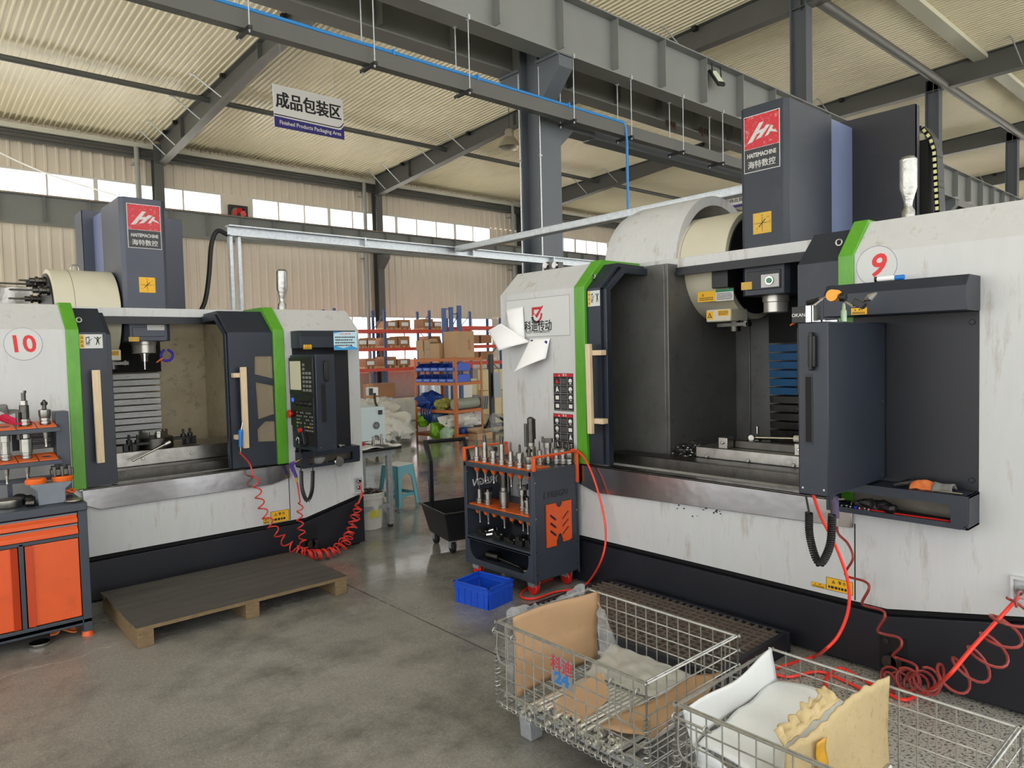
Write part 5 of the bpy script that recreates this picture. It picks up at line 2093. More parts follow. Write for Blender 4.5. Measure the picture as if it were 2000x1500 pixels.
# --- wire mesh baskets
def basket(x0, x1, y0, y1, z0, z1, label, stacked=True):
    r = thing('wire_basket', label, 'wire basket', ((x0 + x1) / 2, (y0 + y1) / 2, 0), 'wire mesh baskets')

    def panel(name, a, b, za, zb_, step, nz, drop=None):
        g = G()
        a, b = Vector(a), Vector(b)
        L_ = (b - a).length
        n_ = int(round(L_ / step))
        for k in range(n_ + 1):
            p = a.lerp(b, k / n_)
            rr = .0042 if k in (0, n_) else .003
            g.tube([(p.x, p.y, za), (p.x, p.y, zb_ + .006)], rr, 5)
        for k in range(nz + 1):
            z = za + (zb_ - za) * k / nz
            d = (b - a).normalized() * .012
            g.tube([(a.x - d.x, a.y - d.y, z), (b.x + d.x, b.y + d.y, z)], .0046 if k in (0, nz) else .003, 5)
        if True:
            side = Vector((a.y - b.y, b.x - a.x, 0)).normalized() * .008
            g.tube([(a.x + side.x, a.y + side.y, zb_ + .002), (b.x + side.x, b.y + side.y, zb_ + .002)], .0046, 5)
        return build(name, g, wire_m, r)
    panel('mesh_panel', (x0, y1, 0), (x0, y0, 0), z0, z1, .057, 6)
    panel('mesh_panel', (x1, y0, 0), (x1, y1, 0), z0, z1, .057, 6)
    panel('mesh_panel', (x0, y0, 0), (x1, y0, 0), z0, z1, .057, 6)
    panel('mesh_panel', (x1, y1, 0), (x0, y1, 0), z0, z1, .057, 6)
    g = G()
    n_ = 16
    for k in range(n_ + 1):
        y = y0 + (y1 - y0) * k / n_
        g.tube([(x0, y, z0), (x1, y, z0)], .003, 5)
    n_ = 12
    for k in range(n_ + 1):
        x = x0 + (x1 - x0) * k / n_
        g.tube([(x, y0, z0 - .004), (x, y1, z0 - .004)], .003, 5)
    build('mesh_floor', g, wire_m, r)
    g = G()
    for x in (x0 + .11, x1 - .11):
        g.box(x - .03, x + .03, y0 + .03, y1 - .03, z0 - .045, z0 - .008)
    build('skid_channel', g, galv, r, bevel=.003)
    for x in (x0 + .11, x1 - .11):
        for y in (y0 + .09, y1 - .09):
            g = G()
            g.prism([(x - .045, z0 - .045), (x + .045, z0 - .045), (x + .033, 0), (x - .033, 0)], y - .035, y + .035, 'y')
            build('foot', g, galv, r, bevel=.004)
    # spiral wire hinges
    for nm, pts, turns in (('spiral_hinge', [(x0 - .004, y1 - .02, z0), (x0 - .004, y0 + .02, z0)], 26), ('spiral_hinge', [(x0, y0, z0 + .03), (x0, y0, z1 - .12)], 11),
                           ('spiral_hinge', [(x1, y0, z0 + .03), (x1, y0, z1 - .12)], 11), ('spiral_hinge', [(x0, y1, z0 + .03), (x0, y1, z1 - .12)], 11)):
        g = G()
        g.tube(coil([Vector(pts[0]), (Vector(pts[0]) + Vector(pts[1])) / 2, Vector(pts[1])], .013, turns, 8), .0022, 4)
        build(nm, g, wire_m, r)
    # hook latches on the hinged half front
    for y in (y1 - .05, y0 + .10):
        g = G()
        zz = z1 - .035
        g.tube([(x0 - .012, y + .06, zz), (x0 - .012, y - .09, zz)], .0045, 6)
        for yy in (y + .05, y - .07):
            g.tube([(x0 - .012 + .012 * cos(t), yy, zz + .012 * sin(t)) for t in [2 * pi * i / 10 for i in range(10)]], .003, 5, closed=True)
        g.tube(bez([(x0 - .014, y + .03, zz), (x0 - .016, y + .032, zz - .09), (x0 - .014, y + .015, zz - .125), (x0 - .014, y - .03, zz - .125), (x0 - .015, y - .04, zz - .08), (x0 - .013, y - .035, zz)], 4), .003, 5)
        build('hook_latch', g, wire_m, r)
    return r


bx0, bx1, by0, by1, bz0, bz1 = 1.955, 2.553, 1.543, 2.36, .165, .52
BK1 = basket(bx0, bx1, by0, by1, bz0, bz1, 'wire mesh basket with a stencilled 科迪 plate, full of steel shafts')
dx0, dx1, dy0, dy1 = 1.91, 2.535, .575, 1.385
BK2 = basket(dx0, dx1, dy0, dy1, bz0, bz1, 'wire mesh basket at the bottom right corner holding white foam')
# stencilled plate on the first basket
g = G()
a, b_ = ax(1076, 1277, bx0 - .012), ax(1118, 1353, bx0 - .012)
y0_, y1_, z0_, z1_ = b_.y, a.y, a.z - .118, a.z
X_ = bx0 - .010
g.box(X_ - .002, X_, y0_, y1_, z0_, z1_)
g.m = 1
g.text('科迪', .066, (X_ - .002, (y0_ + y1_) / 2, z1_ - .036), (0, -1, 0), (0, 0, 1), .001, 0, thick=.02, sx=.92)
g.m = 2
g.text('24', .062, (X_ - .002, (y0_ + y1_) / 2, z0_ + .030), (0, -1, 0), (0, 0, 1), .001, .05, sx=1.25)
o = build('stencil_plate', g, [mat('weathered_tin_plate', (150, 152, 156), .4, .5, noise=.2, nscale=20), mat('red_stencil_paint', (176, 50, 50), .6), mat('blue_stencil_paint', (40, 110, 176), .6)], BK1, smooth=False)

# steel shafts, each one a thing
g = G()
g.cyl((-.24, 0, 0), (.24, 0, 0), .0115, n=10)
g.cyl((-.255, 0, 0), (-.24, 0, 0), .008, n=8)
sh = build('steel_shaft', g, rod_m)
tag(sh, 'bright steel shaft lying among many in the basket with the stencilled plate', 'shaft', 'steel shafts in the first basket')
first = True
rnd = random.Random(11)
slot = []
for lay in range(3):
    n_ = 22 - lay
    for k in range(n_):
        slot.append((2.23 + rnd.uniform(-.03, .03), 1.69 + .0238 * (k + .5 * (lay % 2)), bz0 + .016 + lay * .0225))
for (x, y, z) in slot:
    o = sh if first else sh.copy()
    if not first:
        COL.objects.link(o)
    first = False
    o.location = (x, y, z)
    o.rotation_euler = (0, 0, rnd.uniform(-.03, .03))
first = True
for k in range(11):
    o = sh.copy()
    COL.objects.link(o)
    o.location = (2.265 + rnd.uniform(-.02, .015), .70 + .023 * k, bz0 + .012 + .008 * k)
    o.rotation_euler = (0, 0, rnd.uniform(-.05, .05))
    o['label'] = 'bright steel shaft in the basket with white foam, beside the torn cardboard'
    o['group'] = 'steel shafts in the second basket'


def sheet(name, fn, nu, nv, m, label, cat, th=.004, group=None, **k):
    """thin bent sheet with real thickness"""
    g = G()
    g.surf(fn, nu, nv)
    r = solo(name, g, m, label, cat, group, **k)
    md = r.modifiers.new('thickness', 'SOLIDIFY')
    md.thickness = th
    return r


def bil(q, u, v):
    a, b, c, d = [Vector(x) for x in q]   # a..b along u at v=0 ; d..c at v=1
    return a.lerp(b, u).lerp(d.lerp(c, u), v)


cq = [(1.985, 2.27, .20), (2.52, 2.285, .205), (2.555, 2.29, .535), (2.005, 2.30, .54)]
sheet('cardboard_sheet', lambda u, v: bil(cq, u, v) + Vector((0, .012 * sin(3 * u) + .006 * sin(9 * v + 4 * u) - (.006 if abs(v - .42) < .04 else 0), .008 * sin(5 * u) * v)), 14, 14, cardboard,
      'upright tan cardboard sheet at the far end of the stencilled basket', 'cardboard', .005)
pq = [(1.975, 2.325, .19), (2.49, 2.335, .19), (2.50, 2.34, .545), (1.99, 2.335, .555)]
rn = random.Random(2)
sheet('plastic_liner', lambda u, v: crinkle(bil(pq, u, v) + Vector((0, 0, .016 * sin(9 * u) * v)), 24, .02), 50, 34, plastic_film,
      'clear crinkled plastic liner behind the cardboard sheet in the basket', 'plastic film', .001)
pq2 = [(2.40, 2.16, .24), (2.54, 2.14, .24), (2.545, 2.27, .46), (2.535, 2.30, .50)]
sheet('plastic_film', lambda u, v: crinkle(bil(pq2, u, v), 28, .022), 22, 30, plastic_film,
      'clear crumpled film right of the upright cardboard sheet', 'plastic film', .001)
gq = [(2.30, 2.16, .245), (2.53, 2.20, .30), (2.535, 1.66, .30), (2.36, 1.64, .238)]
sheet('plastic_sheet', lambda u, v: bil(gq, u, v) + crinkle(Vector((u * .3, v * .5, 0)), 16, .016) - Vector((u * .3, v * .5, 0)), 26, 40, grey_film,
      'dusty grey plastic sheet draped over the shafts in the stencilled basket', 'plastic film', .0015)
lq = [(1.975, 2.34, .18), (2.03, 2.33, .172), (2.03, 1.60, .172), (1.972, 1.58, .215)]
sheet('plastic_sheet', lambda u, v: bil(lq, u, v) + Vector((0, 0, .014 * sin(13 * v + 3 * u) * (1 - u) + .01 * sin(29 * v))), 6, 26, grey_film,
      'grey plastic sheet along the front foot of the stencilled basket', 'plastic film', .0015)
# folded flap of cardboard on the shafts
g = G()
q0, q1, q2, q3 = (2.005, 2.075, .225), (2.005, 1.90, .225), (2.21, 1.93, .245), (2.21, 2.08, .25)
ridge0, ridge1 = (2.02, 2.00, .315), (2.22, 1.99, .335)
g.hull([q0, q1, q2, q3, ridge0, ridge1], [(0, 4, 5, 3), (1, 2, 5, 4), (0, 1, 4), (2, 3, 5)])
solo('cardboard_fold', g, cardboard, 'folded cardboard wedge on the shafts behind the stencilled plate', 'cardboard')
bq = [(1.985, 1.80, .245), (2.53, 1.72, .30), (2.545, 1.60, .335), (2.05, 1.60, .255)]
sheet('cardboard_flap', lambda u, v: bil(bq, u, v) + Vector((0, .012 * sin(8 * u), .012 * sin(11 * u + 3 * v) * v + .01 * rn.random())), 18, 5, cardboard,
      'bent tan cardboard flap at the near end of the stencilled basket', 'cardboard', .005)
# second basket: foam sheets, torn cardboard
fq = [(1.945, 1.36, .20), (2.50, 1.375, .40), (2.50, 1.02, .30), (1.955, 1.00, .19)]


def foam_fn(u, v):
    p = bil([(1.945, 1.325, .395), (2.47, 1.335, .43), (2.48, 1.0, .41), (1.96, 1.03, .34)], u, v)
    p.z += .05 * sin(pi * (v * .85 + .05)) * (.5 + .5 * u) + .006 * sin(17 * u + 2 * v) - .02 * v
    return p


sheet('foam_sheet', foam_fn, 24, 20, foam, 'white foam sheet bulging out of the bottom right basket', 'foam', .008)
sheet('foam_sheet', lambda u, v: bil([(1.94, 1.335, .385), (2.47, 1.345, .43), (2.50, 1.362, .535), (1.935, 1.36, .495)], u, v) + Vector((.006 * sin(8 * u), .012 * sin(5 * u + 2 * v), .006 * sin(9 * u))), 20, 8, foam,
      'bluish white foam edge standing at the far rim of the bottom right basket', 'foam', .006)
sheet('foam_sheet', lambda u, v: bil([(1.93, 1.33, .19), (1.93, 1.03, .19), (1.945, 1.03, .335), (1.94, 1.335, .39)], u, v) + Vector((.02 * sin(3 * v), 0, .006 * sin(10 * u))), 12, 8, foam,
      'white foam side sheet pressed against the front wires of the bottom right basket', 'foam', .006)


def torn(u, v):
    p = bil([(1.94, 1.01, .20), (2.515, .94, .22), (2.515, .955, .565), (1.945, 1.02, .53)], u, v)
    p.y += .010 * sin(7 * u + 3 * v)
    if v > .85:
        p.z += .014 * NZ5.noise(Vector((u * 16, 2, 0))) - .045 * max(0, .45 - u)
    return p


sheet('torn_cardboard', torn, 60, 14, cardboard_old, 'torn wrinkled old cardboard standing across the bottom right basket', 'cardboard', .007)


def flapfn(u, v):
    p = bil([(1.95, 1.03, .505), (2.26, 1.0, .55), (2.27, 1.055, .575), (1.97, 1.07, .53)], u, v)
    p.z += .012 * NZ5.noise(Vector((u * 9, v * 3, 5))) + .02 * v * NZ5.noise(Vector((u * 14, 8, 5)))
    p.y += .02 * v * NZ5.noise(Vector((u * 12, 4, 1)))
    return p


sheet('torn_cardboard', flapfn, 36, 8, cardboard_old, 'ragged torn cardboard edge folded over the foam', 'cardboard', .006)
kq = [(2.075, .975, .22), (2.125, .97, .22), (2.105, .975, .50), (2.05, .98, .50)]
sheet('packing_tape', lambda u, v: bil(kq, u, v) + Vector((0, -.003 * sin(20 * v), 0)), 4, 16, mat('amber_packing_tape', (222, 168, 40), .3, alpha=.85, bump=.5, bscale=40),
      'amber packing tape strip on the torn cardboard', 'tape', .001)
g = G()
g.text('∅30X130', .028, (2.24, .960, .32), (1, 0, 0), (0, 0, 1), .001)
solo('carton_print', g, inkred, 'small red size printing on the torn cardboard', 'printing', smooth=False)
NZ = NZ5

# --- left work bench cabinet
kx0, kx1, ky0, ky1, kz = .10, .895, 5.03, 5.52, .84
cab = thing('tool_cabinet', 'slate grey tool cabinet with orange doors at the left edge', 'tool cabinet', ((kx0 + kx1) / 2, (ky0 + ky1) / 2, 0))
g = G()
g.box(kx0, kx1, ky0 - .02, ky1, kz - .05, kz)
build('worktop', g, slate, cart if False else cab, bevel=.006)
g = G()
g.box(kx0, kx0 + .02, ky0, ky1, .10, kz - .05)
g.box(kx1 - .02, kx1, ky0 + .02, ky1, .10, kz - .05)
g.box(kx0, kx1, ky1 - .02, ky1, .10, kz - .05)
g.box(kx0, kx1, ky0, ky1, .09, .11)
g.box(kx0 + .02, kx1 - .05, ky0 + .02, ky0 + .05, .64, .66)
build('carcass', g, slate, cab)
for x in (kx0, kx1 - .05):
    g = G()
    g.box(x, x + .05, ky0, ky0 + .05, .03, kz - .05)
    build('front_post', g, slate, cab, bevel=.003)
    for y in (ky0 + .03, ky1 - .05):
        g = G()
        g.cyl((x + .025, y, 0), (x + .025, y, .03), .034, .028, n=18)
        build('foot', g, orange, cab)
g = G()
g.box(kx0 + .05, kx1 - .05, ky0, ky0 + .04, .075, .13)
g.box(.535, .560, ky0 + .0, ky0 + .03, .13, .64)
g.box(kx0 + .05, kx1 - .05, ky0, ky0 + .03, .625, .648)
build('front_frame', g, slate, cab, bevel=.003)
for xa, xb, hs in ((kx0 + .055, .530, 1), (.566, kx1 - .054, 0)):
    g = G()
    g.box(xa, xb, ky0 + .004, ky0 + .022, .135, .622)
    d = build('door', g, orange, cab, bevel=.003)
    g = G()
    hx = xb - .035 if hs else xa
    g.prism([(hx, ky0 + .004), (hx + .035, ky0 + .004), (hx + (.0 if hs else .035), ky0 - .010), (hx + (.035 if hs else 0), ky0 - .0)][:3], .136, .621, 'z')
    build('grip_edge', g, mat('deep_orange_paint', (186, 62, 24), .4), d)
for za, zb in ((.652, .715), (.722, .782)):
    g = G()
    g.box(kx0 + .055, kx1 - .054, ky0 + .006, ky0 + .03, za, zb - .01)
    g.prism([(ky0 + .006, zb - .022), (ky0 - .012, za + .022), (ky0 - .012, za), (ky0 + .006, za)], kx0 + .055, kx1 - .054, 'x')
    d = build('drawer', g, orange, cab, bevel=.002)
    g = G()
    g.box(kx0 + .055, kx1 - .054, ky0 + .000, ky0 + .03, zb - .01, zb - .001)
    build('drawer_rail', g, mat('grey_drawer_trim', (120, 126, 134), .4), d)
# rack over the worktop
g = G()
for x in (.80, .05):
    g = G()
    g.box(x, x + .075, 5.34, 5.48, kz, 1.39)
    build('rack_upright', g, slate, cab, bevel=.004)
g = G()
g.box(.10, .82, 5.36, 5.46, .955, .975)
for x in (.55,):
    g.box(x - .012, x + .012, 5.40, 5.43, kz, .955)
build('rack_bar', g, slate, cab)
for zt_ in (1.300, 1.094):
    g = G()
    g.prism([(5.25, zt_ - .03), (5.25, zt_ - .002), (5.44, zt_ + .03), (5.44, zt_)], .10, .815, 'x')
    tr = build('tool_tray', g, slate, cab, bevel=.003)
    for k in range(6):
        x = .80 - .055 - k * .107
        g = G()
        ring = circle2(x, 5.345, .03, 18)
        g.holed([(x - .050, 5.265), (x + .050, 5.265), (x + .050, 5.43), (x - .050, 5.43)], [ring], zt_ + .004, zt_ + .010, 'z')
        for v in g.bm.verts:
            v.co.z += (v.co.y - 5.345) * .165 + .008
        g.m = 1
        g.cyl((x, 5.345, zt_ - .03), (x, 5.345, zt_ + .008), .028, n=16)  # solid plug, the empty cup's inner shade put into its darker orange
        build('cup_insert', g, [orange_tray, mat('shaded_cup_orange', (150, 66, 26), .5)], tr)
g = G()
g.box(.58, .80, 5.47, 5.475, 1.15, 1.27)
for z in (1.165, 1.205, 1.245):
    lines_on(g, .66, .79, z - .012, z + .012, 5.47, 2, 1, .25)
    g.m = 0
build('black_notice', g, [inkblack, mat('dim_print', (130, 130, 130), .5)], cab, smooth=False)
for i, (kind, x, zt_, lab) in enumerate((('wide', .745, 1.33, 'tool holder with brass-ringed collet at the right end of the cabinet upper tray'), ('bar', .638, 1.33, 'plain tall tool holder draped by the crimson cloth'),
                                    ('slim', .424, 1.33, 'slender tool holder at the left edge on the cabinet upper tray'),
                                    ('big', .638, 1.12, 'drilled silver tool holder on the cabinet lower tray beside the empty cup'), ('head', .531, 1.12, 'thick tool holder second from the empty cup of the lower tray'),
                                    ('nut', .424, 1.12, 'holed tool holder at the left edge on the cabinet lower tray'))):
    place_holder(kind, (x, 5.345, zt_ - .008), .5 * i, lab, 'tool holders on the cabinet rack')
g = G()


def cloth(u, v):
    x = .30 + .385 * u
    p = Vector((x, 5.33 + .05 * v + .02 * sin(6 * u), 1.405 - .075 * u + .05 * v * (1 - u) + .015 * sin(14 * u + 5 * v)))
    return crinkle(p, 14, .02)


sheet('work_glove', cloth, 22, 10, fabric_red, 'crimson cloth glove lying over the tools on the cabinet rack', 'glove', .006)
sheet('work_glove', lambda u, v: crinkle(Vector((.45 + .2 * u, 5.40 + .04 * v, 1.43 - .06 * u + .03 * v)), 16, .03), 14, 8, fabric_grey, 'grey cloth glove behind the crimson one on the cabinet rack', 'glove', .006)
# holder locking stand and bits on the worktop
lk = thing('locking_stand', 'grey tool-holder locking stand with orange collars on the cabinet worktop', 'locking stand', (.72, 5.16, kz))
g = G()
prof = [(.655, kz), (.80, kz), (.80, kz + .085), (.835, kz + .115), (.835, kz + .130), (.62, kz + .130), (.62, kz + .118), (.655, kz + .085)]
g.prism(prof, 5.10, 5.22, 'y')
build('stand_body', g, mat('grey_cast_iron', (116, 124, 134), .45, noise=.12, nscale=10), lk, bevel=.006)
for x, m_ in ((.655, 0), (.795, 1)):
    g = G()
    g.lathe([(.055, 0), (.058, .02), (.05, .03)], (x, 5.16, kz + .131), n=22)
    build('collar', g, orange_tray, lk)
g = G()
g.box(.735, .855, 5.14, 5.20, kz + .165, kz + .205)
for k in range(3):
    g.box(.742 + k * .04, .760 + k * .04, 5.13, 5.21, kz + .16, kz + .225)
build('clamp_jaws', g, darksteel, lk, bevel=.004)
g = G()
g.lathe([(.062, 0), (.066, .008), (.066, .045), (.058, .052), (.02, .052)], (.52, 5.20, kz + .001), n=28)
solo('chuck_disc', g, steel, 'round machined steel chuck disc on the cabinet worktop', 'chuck', bevel=.002)
g = G()
g.cyl((.60, 5.13, kz + .022), (.64, 5.11, kz + .022), .021, n=16)
solo('steel_bush', g, darksteel, 'small dark steel bush beside the chuck disc', 'bush')
g = G()
for k, (x, y, s_) in enumerate(((.585, 5.30, .035), (.62, 5.31, .03), (.60, 5.34, .03), (.64, 5.28, .022))):
    g.ball((x, y, kz + s_ * .8), s_, (1.5, 1, .8), 10, 7)
bm_ = g
for v in g.bm.verts:
    v.co = crinkle(v.co, 25, .012)
solo('crumpled_glove', g, oilcloth, 'crumpled black work glove behind the locking stand', 'glove')
g = G()
g.tube([(.835 + .03 * cos(t), 5.22 + .02 * sin(t), kz + .05 + .008 * sin(2 * t)) for t in [2 * pi * i / 18 for i in range(18)]], .008, 6, closed=True)
g.tube([(.80, 5.2, kz + .03), (.83, 5.22, kz + .05)], .010, 6)
solo('orange_pliers', g, orange_tray, 'orange-handled pliers right of the locking stand', 'pliers')
g = G()
g.lathe([(.05, 0), (.055, .006), (.05, .014), (.02, .014)], (.84, 5.11, kz), n=26)
solo('milling_cutter_disc', g, steel, 'flat toothed cutter disc on the cabinet corner', 'cutter')
g = G()
g.lathe([(.05, 0), (.055, .01), (.055, .02), (.02, .025)], (.62, 5.08, .001), n=22)
solo('steel_flange', g, chrome, 'round steel flange on the floor under the cabinet', 'flange')
sheet('work_glove', lambda u, v: crinkle(Vector((.68 + .14 * u, 5.12 + .07 * v, .02 + .03 * sin(pi * u))), 20, .03), 12, 8, fabric_orange, 'orange work glove on the floor under the cabinet', 'glove', .006)

# --- table of the farther machine: chuck, clamps, T spanner
ck = thing('rotary_chuck', 'oily round three-jaw chuck clamped on the farther machine table', 'chuck', (1.625, 6.27, .99))
g = G()
g.lathe([(.125, 0), (.135, .005), (.135, .085), (.125, .092), (.05, .092), (.048, .06)], (1.625, 6.27, .99), n=36)
build('chuck_body', g, darksteel, ck, bevel=.002)
for k in range(3):
    a = k * 2 * pi / 3 + .5
    g = G()
    g.cbox((1.625 + .08 * cos(a), 6.27 + .08 * sin(a), 1.10), (.075, .03, .04), a)
    g.cbox((1.625 + .10 * cos(a), 6.27 + .10 * sin(a), 1.125), (.04, .03, .02), a)
    build('jaw', g, steel, ck, bevel=.003)
g = G()
g.cyl((1.66, 6.145, 1.035), (1.665, 6.11, 1.035), .018, n=12)
build('key_socket', g, black, ck)
for k, (x, y, lab) in enumerate(((1.42, 6.22, 'black stud clamp left of the chuck'), (1.47, 6.17, 'black stud clamp in front of the chuck at left'), (1.86, 6.33, 'black stud clamp right of the chuck'), (1.93, 6.38, 'outermost black stud clamp right of the chuck'))):
    g = G()
    g.cyl((x, y, .99), (x, y, 1.12), .010, n=8)
    g.cyl((x, y, 1.055), (x, y, 1.08), .022, n=6)
    g.cbox((x + (.05 if x < 1.7 else -.05), y + .005, 1.045), (.13, .04, .022))
    g.cbox((x - (.03 if x < 1.7 else -.03), y, 1.02), (.03, .035, .06))
    solo('stud_clamp', g, black, lab, 'clamp', 'stud clamps round the chuck', bevel=.003)
g = G()
g.tube([(1.40, 6.06, .93), (1.655, 6.095, 1.03)], .009, 8)
g.cyl((1.65, 6.095, 1.028), (1.69, 6.10, 1.043), .02, n=12)
solo('chuck_key', g, chrome, 'bright steel chuck key rod leaning on the farther machine table', 'chuck key')
# --- table of the nearer machine: two vises, parallels, hammer
for k, (y, lab) in enumerate(((2.66, 'grey clamp jaw block at the far end of the nearer machine table'), (2.12, 'grey clamp jaw block on the nearer machine table beside the console'))):
    g = G()
    g.box(4.24, 4.32, y - .035, y + .035, 1.01, 1.085)
    g.m = 1
    g.cyl((4.24, y, 1.05), (4.225, y, 1.05), .012, n=8)
    solo('clamp_jaw', g, [steel, chrome], lab, 'clamp', 'clamp jaws on the nearer table', bevel=.004)
g = G()
g.box(4.33, 4.38, 2.05, 2.70, 1.01, 1.06)
solo('fixture_bar', g, darksteel, 'long dark fixture bar across the nearer machine table', 'fixture', bevel=.003)
g = G()
g.tube([(4.42, 2.52, 1.075), (4.48, 2.22, 1.085)], [.012, .010], 8)
hm = thing('hammer', 'hammer with white plastic handle lying on the nearer machine table', 'hammer', (4.45, 2.37, 1.06))
build('shaft', g, chrome, hm)
g = G()
g.tube([(4.47, 2.27, 1.083), (4.49, 2.14, 1.088)], .022, 10)
build('grip', g, cream, hm)
g = G()
g.cyl((4.38, 2.53, 1.078), (4.47, 2.54, 1.078), .02, n=14)
build('hammer_head', g, steel, hm)
g = G()
g.cyl((4.62, 2.62, 1.01), (4.62, 2.62, 1.13), .012, n=8)
g.cyl((4.62, 2.62, 1.01), (4.62, 2.62, 1.05), .03, n=6)
solo('clamp_stud', g, steel, 'clamp stud with nut at the back of the nearer machine table', 'clamp')

# --- consoles: cords, pendant, things on top
for (T, r, pts, label) in ((T10, M10, None, ''), (T9, M9, None, '')):
    pass


def cord(pxs, Y=None, X=None, turns=46, rad=.012, wire=.0042):
    P_ = [(ay(x, y, Y) if Y else ax(x, y, X)) for x, y in pxs]
    return P_


P_ = cord([(586, 884), (588, 920), (590, 955), (600, 978), (609, 960), (611, 920), (613, 886)], Y=5.33)
g = G()
g.tube(coil(P_[1:-1], .013, 44, 9), .0045, 5)
g.tube(bez([P_[0] + Vector((0, 0, .12)), P_[0], P_[1]], 5), .005, 6)
g.tube(bez([P_[-1] + Vector((.02, 0, .08)), P_[-1], P_[-2]], 5), .005, 6)
build('pendant_cord', g, rubber, M10)
P_ = cord([(1574, 968), (1580, 1000), (1582, 1050), (1600, 1100), (1621, 1065), (1625, 1005), (1620, 968)], X=3.20)
g = G()
g.tube(coil(P_[1:-1], .015, 48, 9), .005, 5)
g.tube(bez([P_[0], P_[1]], 5), .005, 6)
g.tube(bez([P_[-1], P_[-2]], 5), .005, 6)
build('pendant_cord', g, rubber, M9)
# hand pendant in the farther console's niche
g = G()
q0, q1 = ax(584, 845, 2.50), ax(612, 842, 2.50)
ym = (q0.y + q1.y) / 2
g.box(2.519, 2.5262, 5.215, 5.55, .99, 1.135)
nk = build('pendant_niche', g, blackgap, M10)
pd = G()
pd.T = Matrix.Translation((2.50, 5.42, 1.06)) @ Matrix.Rotation(radians(-18), 4, 'X')
pd.box(-.02, .018, -.05, .05, -.08, .08)
pdo = build('hand_pendant', pd, black, M10, bevel=.006)
g = G()
g.cyl((2.481, 5.43, 1.03), (2.468, 5.43, 1.03), .038, n=22)
g.m = 1
g.tube([(2.466, 5.43 + .026 * cos(t), 1.03 + .026 * sin(t)) for t in [2 * pi * i / 20 for i in range(14)]], .003, 5)
build('hand_wheel', g, [black, inkwhite], pdo)
g = G()
g.cyl((2.481, 5.395, 1.115), (2.46, 5.395, 1.115), .018, n=14)
build('red_button', g, red, pdo)

ms = thing('magnetic_stand', 'indicator stand with orange knob and steel rods on top of the nearer console', 'indicator stand', (3.2, 1.50, 1.80))
bx = ax(1583, 613, 3.20)
g = G()
g.box(3.13, 3.20, bx.y - .045, bx.y + .055, 1.801, 1.875)
bs = build('magnet_base', g, [black], ms, bevel=.002)
g = G()
g.box(3.129, 3.201, bx.y - .036, bx.y - .012, 1.802, 1.876)
g.box(3.129, 3.201, bx.y - .047, bx.y - .042, 1.802, 1.876)
build('steel_cheeks', g, chrome, bs)
g = G()
g.text('OKAN', .022, (3.129, bx.y + .022, 1.835), (0, -1, 0), (0, 0, 1), .001)
build('maker_lettering', g, inkwhite, bs, smooth=False)
k0, k1, k2, k3, k4 = [ax(*p, 3.19) for p in ((1576, 592), (1600, 585), (1628, 577), (1668, 600), (1712, 572))]
g = G()
g.tube([k0, k1], .011, 8)
build('black_grip', g, rubber, ms)
g = G()
g.tube([k1, k2, k3], .0055, 8)
g.tube([k3, k4], .0055, 8)
g.tube([Vector((3.165, bx.y - .03, 1.876)), k1.lerp(k2, .3)], .0055, 8)
build('steel_arms', g, chrome, ms)
g = G()
g.cyl(k2 + Vector((-.02, .0, 0)), k2 + Vector((.03, .0, 0)), .026, n=18)
build('orange_knob', g, mat('amber_knob_plastic', (246, 162, 34), .35), ms)
g = G()
g.cbox(k3.lerp(k4, .25), (.03, .05, .03), 0, .5)
build('black_joint', g, black, ms, bevel=.003)
g = G()
g.cyl(k2 + Vector((.0, -.03, -.01)), k2 + Vector((.0, -.055, -.012)), .02, n=12)
build('black_joint', g, black, ms, bevel=.003)
g = G()
g.tube([k3.lerp(k4, .45), k3.lerp(k4, .7), k4], [.006, .017, .005], 8)
build('dial_body', g, chrome, ms)
bt = ax(1648, 622, 3.28)
g = G()
g.lathe([(.013, 0), (.013, .05), (.008, .055), (.008, .07), (.004, .085)], (3.28, bt.y, 1.801), n=12)
solo('small_bottle', g, mat('greenish_bottle_plastic', (170, 196, 170), .3), 'small clear bottle standing on the nearer console', 'bottle')
g = G()
g.box(3.22, 3.25, 1.43, 1.545, 1.801, 1.809)
g.box(3.20, 3.27, 1.53, 1.545, 1.801, 1.809)
g.box(3.21, 3.26, 1.48, 1.50, 1.801, 1.812)
solo('caliper', g, chrome, 'steel vernier caliper lying on the nearer console', 'caliper')
hp0, hp1 = ax(1714, 548, 3.62), ax(1772, 545, 3.62)
pn = thing('marker_gauge', 'white and blue marker lying on the nearer machine hood', 'marker', ((hp0 + hp1) / 2) - Vector((0, 0, .012)))
g = G()
zz = 2.008
g.cyl((3.62, hp0.y, zz), (3.62, hp0.y * .4 + hp1.y * .6, zz), .012, n=12)
build('barrel', g, paper, pn)
g = G()
g.cyl((3.62, hp0.y * .4 + hp1.y * .6, zz), (3.62, hp1.y * .9 + hp0.y * .1, zz), .0125, n=12)
build('blue_grip', g, blue, pn)
g = G()
g.cyl((3.62, hp0.y + .012, zz), (3.62, hp0.y, zz), .013, n=12)
build('cap', g, black, pn)
# gloves and rod on the tool shelf of the nearer machine
gl = [ax(*p, 3.66) for p in ((1748, 948), (1865, 950))]


def glove(u, v):
    y = gl[0].y + (gl[1].y - gl[0].y) * (.28 + .42 * u)
    z = 1.008 + .030 * sin(pi * v) * (.5 + .6 * sin(pi * u))
    return crinkle(Vector((3.62 + .09 * v, y, z + .002)), 22, .012)


